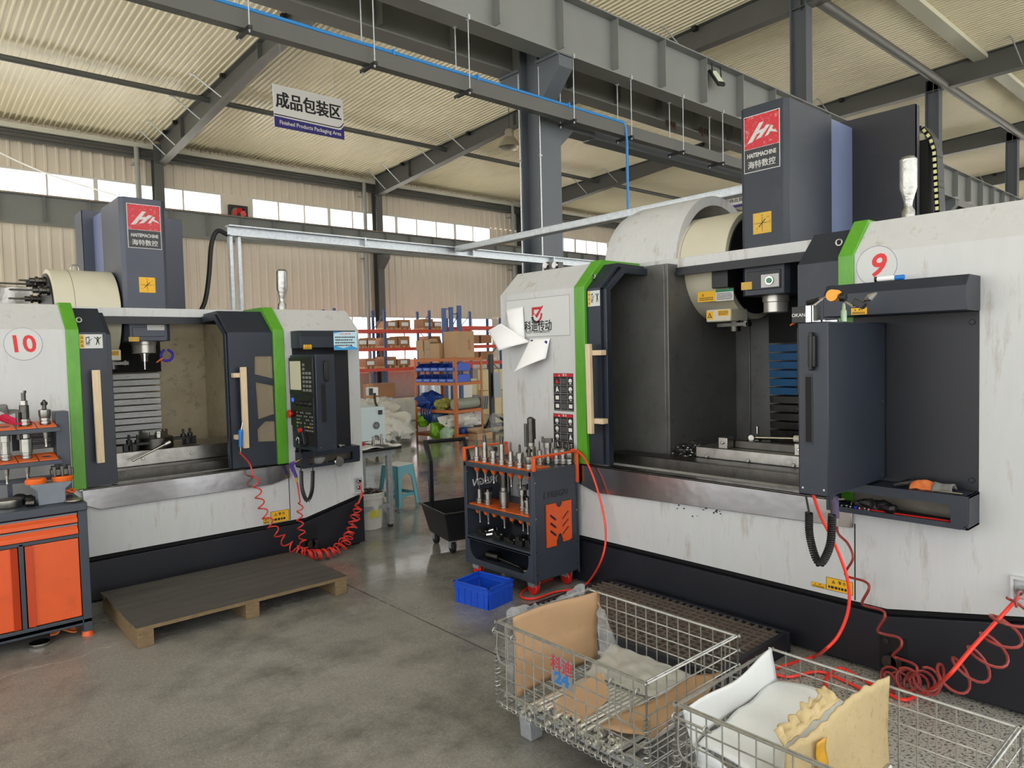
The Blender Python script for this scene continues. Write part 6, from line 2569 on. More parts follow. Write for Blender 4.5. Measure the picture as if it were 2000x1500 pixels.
sheet('work_glove', glove, 18, 12, fabric_orange, 'orange and grey work glove on the nearer machine tool shelf', 'glove', .008)
g = G()
for k in range(4):
    y = gl[0].y - .0 + (gl[1].y - gl[0].y) * .28
    g.tube([(3.63 + .02 * k, y, 1.03), (3.61 + .024 * k, y + .03, 1.025), (3.60 + .026 * k, y + .055, 1.017)], [.012, .011, .008], 8)
solo('glove_fingers', g, oilcloth, 'black fingers of the orange glove on the tool shelf', 'glove')
sheet('work_glove', lambda u, v: crinkle(Vector((3.62 + .08 * v, gl[0].y + (gl[1].y - gl[0].y) * (.68 + .3 * u), 1.012 + .03 * sin(pi * v))), 24, .014), 10, 8, fabric_grey,
      'grey cuff of a work glove at the right of the shelf', 'glove', .008)
g = G()
a_, b_ = ax(1825, 950, 3.60), ax(1880, 957, 3.60)
g.tube([(3.60, a_.y, 1.012), (3.60, b_.y, 1.012)], .005, 6)
solo('steel_rod', g, chrome, 'thin steel rod on the nearer machine tool shelf', 'rod')
for k, (y0, y1, m_, lab) in enumerate(((1.50, 1.10, red, 'thin red rod inside the nearer machine shelf'), (1.42, 1.06, darksteel, 'dark steel rod inside the nearer machine shelf'), (1.34, 1.08, black, 'black hex key inside the nearer machine shelf'))):
    g = G()
    g.tube([(3.62 + .02 * k, y0, .873 + .006 * k), (3.63 + .02 * k, y1, .873)], .006, 6)
    solo('shelf_rod', g, m_, lab, 'rod')
g = G()
for k in range(5):
    g.ball((3.63 + .012 * (k % 3), 1.36 + .035 * k, .892 + .01 * (k % 2)), .028, (1, 1.3, .9), 10, 6)
for v in g.bm.verts:
    v.co = crinkle(v.co, 30, .014)
solo('crumpled_glove', g, oilcloth, 'crumpled black glove inside the nearer machine tool shelf', 'glove')
for k in range(7):
    g = G()
    y = 1.585 - .022 * k
    g.cyl((3.61 + .01 * (k % 2), y, .866), (3.61 + .01 * (k % 2), y, .884), .007 + .002 * (k % 2), n=8)
    o = solo('small_bolt', g, chrome if k != 3 else violet, 'small shiny bolt at the left end inside the nearer tool shelf' if k != 3 else 'small violet hose fitting among the bolts in the shelf', 'bolt', 'bolts in the tool shelf' if k != 3 else None)
# pots and bits on the farther machine shelf
for nm, x, r_, z, lab, m_ in (('glass_jar', 2.70, .055, .80, 'clear upturned jar inside the farther machine tool shelf', plastic_film), ('steel_cup', 2.86, .045, .80, 'round steel cup inside the farther machine tool shelf', chrome)):
    g = G()
    g.lathe([(r_ * .5, 0), (r_ * .95, .03), (r_, .05), (r_ * .9, .055)], (x, 5.55, z), (.1, -1, .1) if nm == 'steel_cup' else (0, 0, 1), n=22)
    solo(nm, g, m_, lab, 'jar' if nm == 'glass_jar' else 'cup')
g = G()
g.tube([(2.92 + .03 * cos(t), 5.58 + .03 * sin(t), .929) for t in [2 * pi * i / 20 for i in range(20)]], .010, 8, closed=True)
solo('bearing_ring', g, chrome, 'bright bearing ring on top of the farther tool shelf', 'ring')
rn = random.Random(4)
for k in range(6):
    g = G()
    x = 2.76 + .05 * k
    g.cyl((x, 5.545, .803), (x + .02, 5.55, .803), .007, n=8)
    solo('small_bolt', g, steel, 'small loose bolt lying in the farther machine tool shelf', 'bolt', 'bolts in the farther tool shelf')

# --- air guns and hoses
def gun(name, label, tip, grip, tail, m, nose_m):
    r = thing(name, label, 'air gun', tail)
    g = G()
    g.tube([Vector(grip), Vector(grip).lerp(Vector(tail), .5), Vector(tail)], [.018, .015, .013], 10)
    g.tube([Vector(grip) + Vector((0, 0, .0)), Vector(grip).lerp(Vector(tip), .3)], [.020, .014], 10)
    build('gun_body', g, m, r)
    g = G()
    g.tube([Vector(grip).lerp(Vector(tip), .25), Vector(tip)], [.006, .004], 8)
    g.tube([Vector(tail), Vector(tail) + Vector((0, 0, -.04))], [.010, .008], 10)
    build('nozzle', g, nose_m, r)
    return r


gun('air_gun', 'bright blue air gun hooked on the wooden handle of the farther machine', ay(474, 825, 5.57), ay(470, 845, 5.57), ay(470, 873, 5.57), blue, chrome)
gun('air_gun', 'purple air gun hooked at the farther machine console shelf', ay(594, 893, 5.56), ay(568, 908, 5.56), ay(579, 932, 5.56), purple, brass)
gun('air_gun', 'purple-grey air gun hanging under the nearer machine console', ax(1650, 975, 3.45), ax(1631, 975, 3.45), ax(1634, 1012, 3.45), mat('greyed_purple_plastic', (92, 80, 112), .45), steel)

pile = [ay(*p, 5.46) for p in ((575, 1072), (598, 1083), (625, 1086), (650, 1080), (672, 1066))]
for P_ in pile:
    P_.z = max(P_.z, .058)
p1_ = [ay(470, 886, 5.57), ay(487, 905, 5.58), ay(497, 925, 5.58), ay(507, 975, 5.585), ay(520, 1010, 5.585), ay(545, 1046, 5.57)]
g = G()
c1 = coil(p1_[2:] + pile[:3], (.042), 11, 14, lambda f: .6 + .4 * f)
g.tube(bez([p1_[0] + Vector((0, 0, .01)), p1_[0], p1_[1], c1[0]], 6), .0058, 6)
g.tube(c1, .0058, 6)
solo('coiled_hose', g, redhose, 'red coiled hose falling from the blue air gun', 'hose', 'red coiled hoses of the farther machine')
p2_ = [ay(579, 938, 5.56), ay(588, 980, 5.57), ay(585, 1010, 5.58), ay(590, 1045, 5.56)]
g = G()
c2 = coil(p2_[1:] + pile[1:4], .040, 10, 14, lambda f: .5 + .5 * f)
g.tube(bez([p2_[0], p2_[0] + Vector((.01, 0, -.05)), c2[0]], 6), .0058, 6)
g.tube(c2, .0058, 6)
solo('coiled_hose', g, redhose, 'red coiled hose falling from the purple air gun', 'hose', 'red coiled hoses of the farther machine')
p3_ = [SOCK10 + Vector((0, 0, .03)), ay(706, 960, 5.58), ay(703, 985, 5.56), ay(692, 1010, 5.55), ay(684, 1040, 5.53)]
g = G()
c3 = coil(p3_[2:] + pile[::-1][:4], .042, 14, 14, lambda f: .8 + .2 * f)
g.tube(bez([p3_[0], p3_[1], c3[0]], 6), .0058, 6)
g.tube(c3, .0058, 6)
solo('coiled_hose', g, redhose, 'red coiled hose from the wall socket of the farther machine to the floor', 'hose', 'red coiled hoses of the farther machine')
p4_ = [SOCK10 + Vector((0, .0, -.02)), ay(700, 985, 5.57), ay(690, 1030, 5.55)]
g = G()
c4 = coil(p4_[1:] + pile[::-1][1:5], .040, 12, 14, lambda f: .7 + .3 * f)
g.tube(bez([p4_[0], ay(708, 965, 5.58), c4[0]], 6), .0058, 6)
g.tube(c4, .0058, 6)
solo('coiled_hose', g, redhose, 'second red coiled hose from the socket, under the first one', 'hose', 'red coiled hoses of the farther machine')

dull = mat('dull_red_brown_hose', (150, 58, 54), .35, noise=.15, nscale=30)
zig = [(1634, 1018), (1637, 1042), (1656, 1062), (1666, 1090), (1652, 1116), (1656, 1126), (1690, 1136), (1697, 1150), (1684, 1176), (1692, 1184), (1722, 1192), (1728, 1205), (1714, 1230), (1724, 1238), (1756, 1246), (1760, 1262), (1744, 1280),
       (1756, 1286), (1786, 1298), (1790, 1312), (1770, 1326)]
zp = [ax(x, y, 3.62 - .10 * (i / len(zig)) + .03 * sin(i * 1.6)) for i, (x, y) in enumerate(zig)]
endf = zp[-1]
heap = [az(x, y, .035) for x, y in ((1775, 1330), (1745, 1335), (1728, 1330), (1752, 1322), (1790, 1338))]
out_ = [ax(x, y, 3.55) for x, y in ((1815, 1325), (1850, 1328), (1885, 1312), (1915, 1292), (1945, 1262), (1972, 1215), (1985, 1185))]
g = G()
g.tube(bez(zp, 6), .0068, 6)
g.tube(coil([endf] + heap + [out_[0]], .05, 9, 14), .0068, 6)
g.tube(coil(out_, .07, 5.5, 16), .0068, 6)
g.tube(bez([out_[-1], out_[-1].lerp(SOCK9, .5) + Vector((-.03, 0, .0)), SOCK9], 6), .006, 6)
solo('coiled_hose', g, dull, 'dull red-brown stretched coil hose between gun and right socket of the nearer machine', 'hose')
g = G()
fl_ = [az(x, y, .012) for x, y in ((1590, 1282), (1530, 1300), (1502, 1310), (1540, 1322), (1600, 1312), (1660, 1335), (1690, 1350))]
hz = [ax(1588, 966, 3.40), ax(1604, 1010, 3.42), ax(1634, 1070, 3.45), ax(1656, 1135, 3.47), ax(1657, 1190, 3.46), ax(1638, 1240, 3.42), ax(1610, 1270, 3.36)]
g.tube(bez(hz + fl_, 8), .008, 8)
solo('air_hose', g, redhose_bright, 'bright red air hose hanging from the nearer console down to the floor', 'hose')
g = G()
fl2 = [az(x, y, .012) for x, y in ((1625, 1365), (1612, 1330), (1640, 1305), (1700, 1335), (1760, 1366))]
hz2 = [az(1790, 1358, .014), az(1815, 1348, .03), ax(1850, 1322, 3.30), ax(1895, 1270, 3.42), ax(1945, 1215, 3.55), SOCK9 + Vector((-.0, 0, -.02))]
g.tube(bez(fl2 + hz2, 8), .0085, 8)
solo('air_hose', g, redhose_bright, 'bright red air hose rising from the floor to the right edge socket', 'hose')
g = G()
hz3 = [Vector((3.62, 3.72, .915)), ax(1110, 884, 3.68), Vector((3.70, 3.55, .985)), ax(1140, 893, 3.70), ax(1160, 935, 3.69), ax(1178, 1000, 3.68), ax(1183, 1055, 3.66), ax(1172, 1100, 3.62), az(1148, 1138, .03), az(1128, 1150, .012), az(1085, 1156, .012), az(1045, 1169, .012), az(1020, 1167, .012), az(1019, 1158, .012), az(1035, 1146, .012), az(1080, 1130, .012)]
g.tube(bez(hz3, 8), .0075, 8)
solo('air_hose', g, redhose_bright, 'bright red air hose looping from the tool cart handle to the floor', 'hose')

# --- paper sheets pinned on the nearer machine's left panel
def leaf(name, q, label, cr=.02):
    def fn(u, v):
        p = bil(q, u, v)
        p.x -= cr * sin(pi * u) * (.4 + v)
        return p
    return sheet(name, fn, 10, 10, paper, label, 'paper', .0008, 'papers pinned to the nearer machine')


leaf('paper_sheet', [ax(988, 606, 3.735), ax(1021, 599, 3.735), ax(1026, 668, 3.738), ax(1000, 674, 3.66)], 'white paper sheet hanging over the left of the maker\'s panel')
leaf('paper_sheet', [ax(953, 647, 3.62), ax(978, 632, 3.60), ax(1036, 668, 3.738), ax(974, 685, 3.60)], 'white paper sheet curling out past the machine\'s left edge')
leaf('paper_sheet', [ax(1036, 661, 3.738), ax(1074, 661, 3.738), ax(1066, 700, 3.70), ax(1003, 727, 3.60)], 'white paper sheet curling down under the maker\'s panel')
for k, (x, y, lab) in enumerate(((1041, 667, 'left dark magnet pinning the papers'), (1068, 669, 'right dark magnet pinning the papers'))):
    p = ax(x, y, 3.735)
    g = G()
    g.cyl((3.737, p.y, p.z), (3.722, p.y, p.z), .014, n=12)
    solo('round_magnet', g, inkblue, lab, 'magnet')


# ------------------------------------------------------------------ aisle and background
# --- black chip trolley
tr = thing('chip_trolley', 'black tub trolley with bent push bar standing behind the tool cart', 'trolley', (3.78, 4.98, 0))
F_, L_ = Vector((3.44, 4.79, 0)), Vector((3.56, 5.32, 0))
e1 = (L_ - F_).normalized()
e2 = Vector((e1.y, -e1.x, 0))
wl, ww = (L_ - F_).length, .56
Mt = Matrix(((e2.x, e1.x, 0, F_.x), (e2.y, e1.y, 0, F_.y), (0, 0, 1, 0), (0, 0, 0, 1)))
g = G()
g.T = Mt
o_, i_ = .055, .11
top4 = [(0, 0, .36), (ww, 0, .36), (ww, wl, .36), (0, wl, .36)]
bot4 = [(o_, o_, .11), (ww - o_, o_, .11), (ww - o_, wl - o_, .11), (o_, wl - o_, .11)]
g.hull(top4 + bot4, [(0, 1, 5, 4), (1, 2, 6, 5), (2, 3, 7, 6), (3, 0, 4, 7), (4, 5, 6, 7)])
tub = build('tub', g, mat('black_trolley_paint', (28, 29, 32), .35), tr, smooth=False)
md = tub.modifiers.new('thickness', 'SOLIDIFY')
md.thickness = .006
g = G()
g.T = Mt
for (x0_, x1_, y0_, y1_) in ((-.012, ww + .012, -.012, .006), (-.012, ww + .012, wl - .006, wl + .012), (-.012, .006, .006, wl - .006), (ww - .006, ww + .012, .006, wl - .006)):
    g.box(x0_, x1_, y0_, y1_, .352, .366)
build('rim', g, mat('black_trolley_paint', 0), tr, bevel=.003)
g = G()
g.T = Mt
for x in (.10, ww - .08):
    for (a_, b_) in (((x, wl - .01, .22), (x, wl - .0, .74)), ((x, wl - .0, .73), (x, wl + .10, .895))):
        a_, b_ = Vector(a_), Vector(b_)
        d = (b_ - a_)
        s_ = .019
        n_ = Vector((0, d.z, -d.y)).normalized() * s_
        g.hull([a_ + Vector((sx_, 0, 0)) + n_ * sy for sx_ in (-s_, s_) for sy in (-1, 1)] + [b_ + Vector((sx_, 0, 0)) + n_ * sy for sx_ in (-s_, s_) for sy in (-1, 1)],
               [(0, 1, 3, 2), (4, 6, 7, 5), (0, 4, 5, 1), (2, 3, 7, 6), (0, 2, 6, 4), (1, 5, 7, 3)])
g.tube([(.08, wl + .10, .895), (ww - .06, wl + .10, .895)], .019, 10)
build('push_bar', g, mat('black_trolley_paint', 0), tr, bevel=.003)
for x, y in ((.1, .09), (ww - .1, .09), (.1, wl - .09), (ww - .1, wl - .09)):
    g = G()
    g.T = Mt
    g.box(x - .03, x + .03, y - .03, y + .03, .10, .111)
    for s_ in (-1, 1):
        g.box(x + s_ * .026 - .003, x + s_ * .026 + .003, y - .025, y + .025, .045, .10)
    c = build('caster', g, galv, tr)
    g = G()
    g.T = Mt
    g.lathe([(.044, -.018), (.05, -.012), (.05, .012), (.044, .018)], (x, y, .05), (1, 0, 0), n=18)
    build('wheel', g, rubber, c)

# --- teal plastic stool
sx0, sy0 = 4.335, 6.93
st = thing('plastic_stool', 'teal plastic stool with pale top beside the small bench', 'stool', (sx0, sy0, 0))
Ms = Matrix.Translation((sx0, sy0, 0)) @ Matrix.Rotation(radians(12), 4, 'Z')
g = G()
g.T = Ms
a_, b_ = .125, .17
n = 12
for k in range(4):
    ang = k * pi / 2
    R_ = Matrix.Rotation(ang, 4, 'Z')
    # one side: apron with an arch between two legs
    outer = [(-b_, 0), (-b_ + .055, 0)] + [(-.085 * cos(pi * i / n) * 1.0, .26 + .10 * sin(pi * i / n)) for i in range(n + 1)] + [(b_ - .055, 0), (b_, 0), (a_, .46), (-a_, .46)]
    old = g.T
    g.T = Ms @ R_
    pts = []
    lo = [g._v((x, -(a_ + (b_ - a_) * (1 - z / .46)), z)) for x, z in outer]
    hi = [g._v((x, -(a_ + (b_ - a_) * (1 - z / .46)) + .012, z)) for x, z in outer]
    for vs in (lo, hi):
        es = [g.bm.edges.new((vs[i], vs[(i + 1) % len(vs)])) for i in range(len(vs))]
        bmesh.ops.triangle_fill(g.bm, use_beauty=True, edges=es)
    for i in range(len(lo)):
        j = (i + 1) % len(lo)
        g.bm.faces.new((lo[i], lo[j], hi[j], hi[i]))
    g.T = old
build('leg_frame', g, teal, st)
g = G()
g.T = Ms
g.box(-a_ - .004, a_ + .004, -a_ - .004, a_ + .004, .448, .462)
build('seat', g, mat('pale_stool_top', (206, 216, 216), .4, noise=.1, nscale=20), st, bevel=.006)
g = G()
g.T = Ms
for k in range(4):
    g.T = Ms @ Matrix.Rotation(k * pi / 2, 4, 'Z')
    g.box(-.12, .12, -.152, -.142, .10, .135)
build('brace', g, teal, st)

# --- small bench with bucket behind the farther machine
tb = thing('small_bench', 'small grey steel bench with black top right of the farther machine', 'bench', (3.5, 6.3, 0))
g = G()
g.box(3.24, 3.79, 5.97, 6.62, .775, .80)
build('bench_top', g, black, tb, bevel=.003)
for x, y in ((3.66, 6.03), (3.30, 6.03), (3.66, 6.55), (3.30, 6.55)):
    g = G()
    g.box(x, x + .05, y, y + .05, .03, .775)
    l_ = build('leg', g, galv, tb, bevel=.002)
    g = G()
    g.cyl((x + .025, y + .025, 0), (x + .025, y + .025, .03), .026, n=14)
    build('foot', g, rubber, l_)
for q in ((3.30, 3.71, 6.04, 6.07, .20, .235), (3.30, 3.71, 6.55, 6.58, .20, .235), (3.67, 3.70, 6.08, 6.55, .20, .235), (3.28, 3.73, 6.01, 6.05, .72, .77)):
    g = G()
    g.box(*q)
    build('frame_rail', g, galv, tb)
sheet('rag', lambda u, v: crinkle(Vector((3.36 + .44 * u, 6.0 + .5 * v, .806 + .01 * sin(7 * u))), 9, .015), 18, 14, paper, 'white cloth spread on the small bench', 'cloth', .004)
for k, (x, y, h, lab) in enumerate(((3.56, 6.12, .09, 'shorter steel cylinder on the small bench'), (3.68, 6.16, .10, 'taller steel cylinder at the right on the small bench'))):
    g = G()
    g.lathe([(.02, 0), (.02, h * .55), (.014, h * .6), (.014, h)], (x, y, .815), n=14)
    solo('steel_cylinder', g, chrome, lab, 'machined part')
g = G()
for k in range(3):
    g.ball((3.45 + .03 * k, 6.2 + .02 * k, .825), .022, (1.4, 1, .7), 10, 6)
solo('red_rag', g, fabric_red, 'small crumpled red rag on the small bench', 'cloth')
bk = thing('bucket', 'dirty white bucket of swarf under the small bench', 'bucket', (3.52, 6.18, 0))
g = G()
g.lathe([(.125, 0), (.13, .005), (.148, .30), (.158, .302), (.158, .315), (.150, .317), (.150, .335), (.157, .337), (.157, .352), (.150, .36), (.140, .355), (.122, .02)], (3.52, 6.18, 0), n=36, cap=True)
build('pail', g, mat('dirty_white_pail', (206, 206, 198), .45, noise=.1, nscale=6, dirt=(140, 136, 124), damt=.7, dscale=12), bk)
g = G()
p0 = Vector((3.52, 6.18, 0))
for i in range(5):
    t0_, t1_ = radians(-118 + i * 9), radians(-118 + (i + 1) * 9)
    g.face([p0 + Vector((.1415 * cos(t), .1415 * sin(t), z)) for t, z in ((t0_, .12), (t1_, .12), (t1_, .22), (t0_, .22))])
build('pail_label', g, mat('faded_yellow_label', (196, 190, 70), .5, dirt=(210, 210, 200), damt=.8, dscale=30), bk, fix=False)
g = G()
rn = random.Random(9)
for k in range(260):
    a = rn.random() * 2 * pi
    q = sqrt(rn.random()) * .135
    g.cbox((3.52 + q * cos(a), 6.18 + q * sin(a), .335 + .03 * rn.random() + .03 * (1 - q / .14)), (.02, .012, .006), rn.random() * 6, rn.random() * 3)
sw = build('swarf', g, chips, bk, smooth=False)
sw['kind'] = 'stuff'

# --- pale cabinet-shaped marking machine behind
mk = thing('marking_machine', 'pale blue-white cabinet machine with two round fans, behind the small bench', 'machine', (5.8, 10.5, 0))
g = G()
g.box(5.30, 6.17, 10.2, 11.0, .10, .86)
build('housing', g, laserwhite, mk, bevel=.012)
g = G()
g.box(5.36, 6.03, 10.193, 10.2, .14, .80)
pl_ = build('rear_panel', g, laserwhite, mk, bevel=.003)
for z in (.585, .335):
    c = ay(735, 831 if z > .4 else 857, 10.19)
    g = G()
    g.cyl((c.x, 10.193, c.z), (c.x, 10.188, c.z), .062, n=24)
    g.m = 1
    for rr in (.06, .045, .03, .016):
        g.tube([(c.x + rr * cos(t), 10.185, c.z + rr * sin(t)) for t in [2 * pi * i / 20 for i in range(20)]], .003, 5, closed=True)
    for k in range(4):
        t = k * pi / 4
        g.tube([(c.x + .06 * cos(t), 10.186, c.z + .06 * sin(t)), (c.x - .06 * cos(t), 10.186, c.z - .06 * sin(t))], .004, 5)
    build('fan_grille', g, [black, mat('grille_wire', (150, 156, 158), .4)], mk)
g = G()
g.box(5.60, 5.78, 10.35, 10.55, .86, 1.90)
build('column', g, laserwhite, mk, bevel=.01)
for x in (5.45, 6.05):
    for y in (10.3, 10.9):
        g = G()
        g.lathe([(.04, -.015), (.05, -.01), (.05, .01), (.04, .015)], (x, y, .05), (1, 0, 0), n=16)
        g.box(x - .03, x + .03, y - .03, y + .03, .09, .105)
        build('caster', g, rubber, mk)
g = G()
c0, c1 = ay(720, 757, 10.4), ay(736, 772, 10.4)
g.box(c0.x, c1.x, 10.35, 10.5, c1.z, c0.z)
build('focus_unit', g, paper, mk, bevel=.006)
g = G()
g.box(c0.x - .03, c0.x + .04, 10.33, 10.345, c1.z + .01, c0.z - .01)
g.tube(bez([ay(732, 768, 10.34), ay(733, 785, 10.3), ay(739, 798, 10.26), ay(743, 806, 10.21)], 6), .02, 8)
g.cbox(ay(742, 805, 10.2), (.06, .06, .07))
build('cable_boot', g, black, mk)

# --- orange rack with blue bins
F_, L_ = Vector((8.2, 10.95, 0)), Vector((8.0, 12.05, 0))
e1 = (L_ - F_).normalized()
e2 = Vector((e1.y, -e1.x, 0))
rl, rw = (L_ - F_).length, .80
Mr = Matrix(((e2.x, e1.x, 0, F_.x), (e2.y, e1.y, 0, F_.y), (0, 0, 1, 0), (0, 0, 0, 1)))
rz = [ax(898, y, 8.2).z for y in (700, 748, 803, 851)]
rk = thing('storage_rack', 'orange steel storage rack with blue bins and piled boxes', 'rack', Mr @ Vector((rw / 2, rl / 2, 0)))
for x, y in ((0, 0), (rw, 0), (0, rl), (rw, rl)):
    g = G()
    g.T = Mr
    sx_, sy_ = (1 if x == 0 else -1), (1 if y == 0 else -1)
    g.box(min(x, x + sx_ * .055), max(x, x + sx_ * .055), y - .003, y + .003, 0, rz[0] + .03)
    g.box(x - .003, x + .003, min(y, y + sy_ * .055), max(y, y + sy_ * .055), 0, rz[0] + .03)
    build('post', g, rackorange, rk)
for z in rz:
    g = G()
    g.T = Mr
    g.box(0, rw, 0, rl, z - .008, z)
    for y in (0, rl):
        g.box(0, rw, y - .006, y + .006, z - .055, z + .004)
    for x in (0, rw):
        g.box(x - .006, x + .006, 0, rl, z - .055, z + .004)
    build('shelf', g, rackorange, rk)


def binbox():
    r = thing('parts_bin', '', 'parts bin', (0, 0, 0))
    g = G()
    w, l, h = .098, .46, .145
    t = .004
    g.box(-.0, l, -w, w, 0, t)
    for y in (-w, w):
        g.prism([(0, 0), (l, 0), (l, h), (.14, h), (0, h * .45)], y - t / 2, y + t / 2, 'y')
    g.box(l - t, l, -w, w, 0, h)
    g.box(0, t, -w, w, 0, h * .45)
    build('bin_shell', g, bluebin_d, r)
    g = G()
    g.box(-.006, .0, -w * .75, w * .75, h * .12, h * .36)
    build('label_holder', g, mat('pale_bin_label', (120, 140, 190), .5), r)
    return r


pb = binbox()
first = True
ang = atan2(e2.y, e2.x)
for row, z in (('upper', rz[1] + .012 + .215), ('lower', rz[1] + .008)):
    for k in range(5):
        loc = Mr @ Vector((-.02, .11 + k * .215, z))
        lab = 'blue parts bin in the %s row of the orange rack, %s' % (row, ('at its near corner', 'second from the near corner', 'in the middle', 'second from the far end', 'at its far end')[k])
        if first:
            pb.location = loc
            pb.rotation_euler = (0, 0, ang)
            pb['label'] = lab
            pb['group'] = 'blue bins on the orange rack'
            first = False
        else:
            dup(pb, loc, ang, lab, 'blue bins on the orange rack')
g = G()
g.T = Mr
g.box(0, .5, .005, rl - .005, rz[1] + .215, rz[1] + .222)
for k in range(6):
    g.box(.03, .05, .02 + k * .205, .035 + k * .205, rz[1], rz[1] + .215)
    g.box(.45, .47, .02 + k * .205, .035 + k * .205, rz[1], rz[1] + .215)
build('bin_tier', g, black, rk)


def carton(lo, hi, label, M=None, m=cardboard, flaps=False, group=None, text=None, rz_=0.):
    lo, hi = Vector(lo), Vector(hi)
    r = thing('carton', label, 'carton', (M or Matrix()) @ Vector(((lo.x + hi.x) / 2, (lo.y + hi.y) / 2, lo.z)), group)
    g = G()
    g.T = M
    if flaps:
        t = .006
        g.box(lo.x, hi.x, lo.y, hi.y, lo.z, lo.z + t)
        for x in (lo.x, hi.x - t):
            g.box(x, x + t, lo.y, hi.y, lo.z, hi.z)
        for y in (lo.y, hi.y - t):
            g.box(lo.x, hi.x, y, y + t, lo.z, hi.z)
    else:
        g.box(lo.x, hi.x, lo.y, hi.y, lo.z, hi.z)
    build('box_body', g, m, r, bevel=.004)
    if flaps:
        g = G()
        g.T = M
        d = min(hi.x - lo.x, hi.y - lo.y) * .5
        g.hull([(lo.x, lo.y, hi.z), (lo.x, hi.y, hi.z), (lo.x - d * .5, hi.y - .01, hi.z + d * .7), (lo.x - d * .5, lo.y + .01, hi.z + d * .7)], [(0, 1, 2, 3)])
        g.hull([(lo.x, hi.y, hi.z), (hi.x, hi.y, hi.z), (hi.x - .01, hi.y + d * .2, hi.z + d * .8), (lo.x + .01, hi.y + d * .2, hi.z + d * .8)], [(0, 1, 2, 3)])
        f = build('flap', g, m, r)
        f.modifiers.new('t', 'SOLIDIFY').thickness = .005
    else:
        g = G()
        g.T = M
        g.box(lo.x + .001, hi.x - .001, (lo.y + hi.y) / 2 - .025, (lo.y + hi.y) / 2 + .025, hi.z - .001, hi.z + .0008)
        g.box(lo.x - .0008, lo.x + .001, (lo.y + hi.y) / 2 - .025, (lo.y + hi.y) / 2 + .025, hi.z - .06, hi.z + .0008)
        build('tape', g, mat('brown_tape', (176, 140, 100), .3), r)
    if text:
        g = G()
        g.T = M
        g.text(text, .085, ((lo.x + hi.x) / 2 + .1, lo.y - .001, (lo.z + hi.z) / 2), (0, 0, 1), (-1, 0, 0), .002, .02)
        build('lettering', g, mat('faded_red_print', (170, 86, 70), .6), r, smooth=False)
    return r


zt_ = rz[0] + .006
top_ = 'cartons piled on the orange rack'
carton((.12, .02, zt_), (.60, .40, zt_ + .52), 'largest carton lettered BOPP on top of the orange rack', Mr, text='BOPP', group=top_)
carton((.02, .42, zt_), (.34, .66, zt_ + .30), 'open torn carton just left of the BOPP carton', Mr, flaps=True, group=top_)
for k, (x0_, y0_, s_, h, z0_, lab) in enumerate(((.05, .68, .19, .17, 0, 'small carton in the bottom layer beside the torn carton'), (.05, .88, .16, .16, 0, 'small carton at the far end of the bottom layer'),
                                            (.05, .68, .19, .19, .172, 'small film-wrapped carton on the upper layer nearest the torn one'), (.04, .89, .20, .20, .162, 'small carton on the upper layer at the far end'),
                                            (.30, .70, .2, .30, 0, 'carton at the back of the orange rack top'))):
    carton((x0_, y0_, zt_ + z0_), (x0_ + s_, y0_ + s_, zt_ + z0_ + h), lab, Mr, m=cardboard if k % 2 else mat('greyed_carton', (170, 146, 116), .6, noise=.1, nscale=8), group=top_)
# blue tarp, roll, bags on the lower shelves


def blob(name, c, r3, m, label, cat, f=5., a=.06, seed=0, group=None, u=26, v=16, M=None):
    g = G()
    c = Vector(c)
    g.ball((0, 0, 0), 1, (1, 1, 1), u, v)
    for q in g.bm.verts:
        n_ = q.co.normalized()
        k = 1 + .35 * NZ.noise(n_ * 2 + Vector((seed, 0, 0))) + .12 * NZ.noise(n_ * 5 + Vector((0, seed, 0)))
        q.co = Vector((n_.x * r3[0], n_.y * r3[1], n_.z * r3[2])) * k
        q.co = crinkle(q.co + c, f, a)
        q.co.z = max(q.co.z, c.z - r3[2] * .9)
    return solo(name, g, m, label, cat, group)


def rp(x, y, z):
    return Mr @ Vector((x, y, z))


blob('tarp_bundle', rp(.10, .80, rz[2] + .17), (.24, .34, .17), tarp, 'bundled dark blue tarp hanging over the orange rack\'s lower shelf', 'tarp', 9, .05, 3)
g = G()
for k in range(5):
    p = rp(-.02, .62 + .07 * k, rz[2] + .06)
    g.tube(bez([p, p + Vector((-.05, -.02, -.1)), p + Vector((-.04 + .02 * k, .02, -.28 - .04 * (k % 2)))], 5), [.016] * 10 + [.01], 6)
solo('tarp_straps', g, tarp, 'blue tarp straps dangling below the tarp bundle', 'strap')
g = G()
a_, b_ = rp(.04, .08, rz[2] + .115), rp(.72, .12, rz[2] + .115)
g.lathe([(.03, 0), (.05, -.001), (.105, 0), (.11, .01), (.11, (b_ - a_).length), (.02, (b_ - a_).length)], a_, b_ - a_, n=30)
solo('sheet_roll', g, mat('grey_green_roll', (142, 146, 132), .5), 'grey-green sheet roll lying on the orange rack', 'roll')
blob('yellow_bag', rp(.10, .42, rz[2] + .11), (.18, .17, .12), mat('olive_yellow_sack', (150, 146, 70), .5, bump=.4, bscale=14), 'olive yellow sack between the tarp and the sheet roll', 'sack', 10, .03, 8)
blob('green_bag', rp(-.02, .52, .17), (.13, .14, .18), greenbag, 'lime green bag on the floor before the orange rack', 'bag', 12, .03, 5)
blob('green_bag', rp(.02, .92, .36), (.12, .13, .13), greenbag, 'lime green bag under the blue tarp bundle', 'bag', 12, .03, 15)
g = G()
a_ = rp(.12, .62, rz[3])
g.lathe([(.20, 0), (.22, .05), (.22, .16), (.20, .20), (.05, .2)], a_ + Vector((.05, 0, .2)), n=28)
solo('blue_tub', g, mat('dark_blue_tub', (34, 74, 110), .35), 'dark blue round tub inside the orange rack\'s bottom level', 'tub')
g = G()
c = rp(.02, .30, .36)
g.cbox(c, (.30, .08, .08), ang + 1.1, 0, -.35)
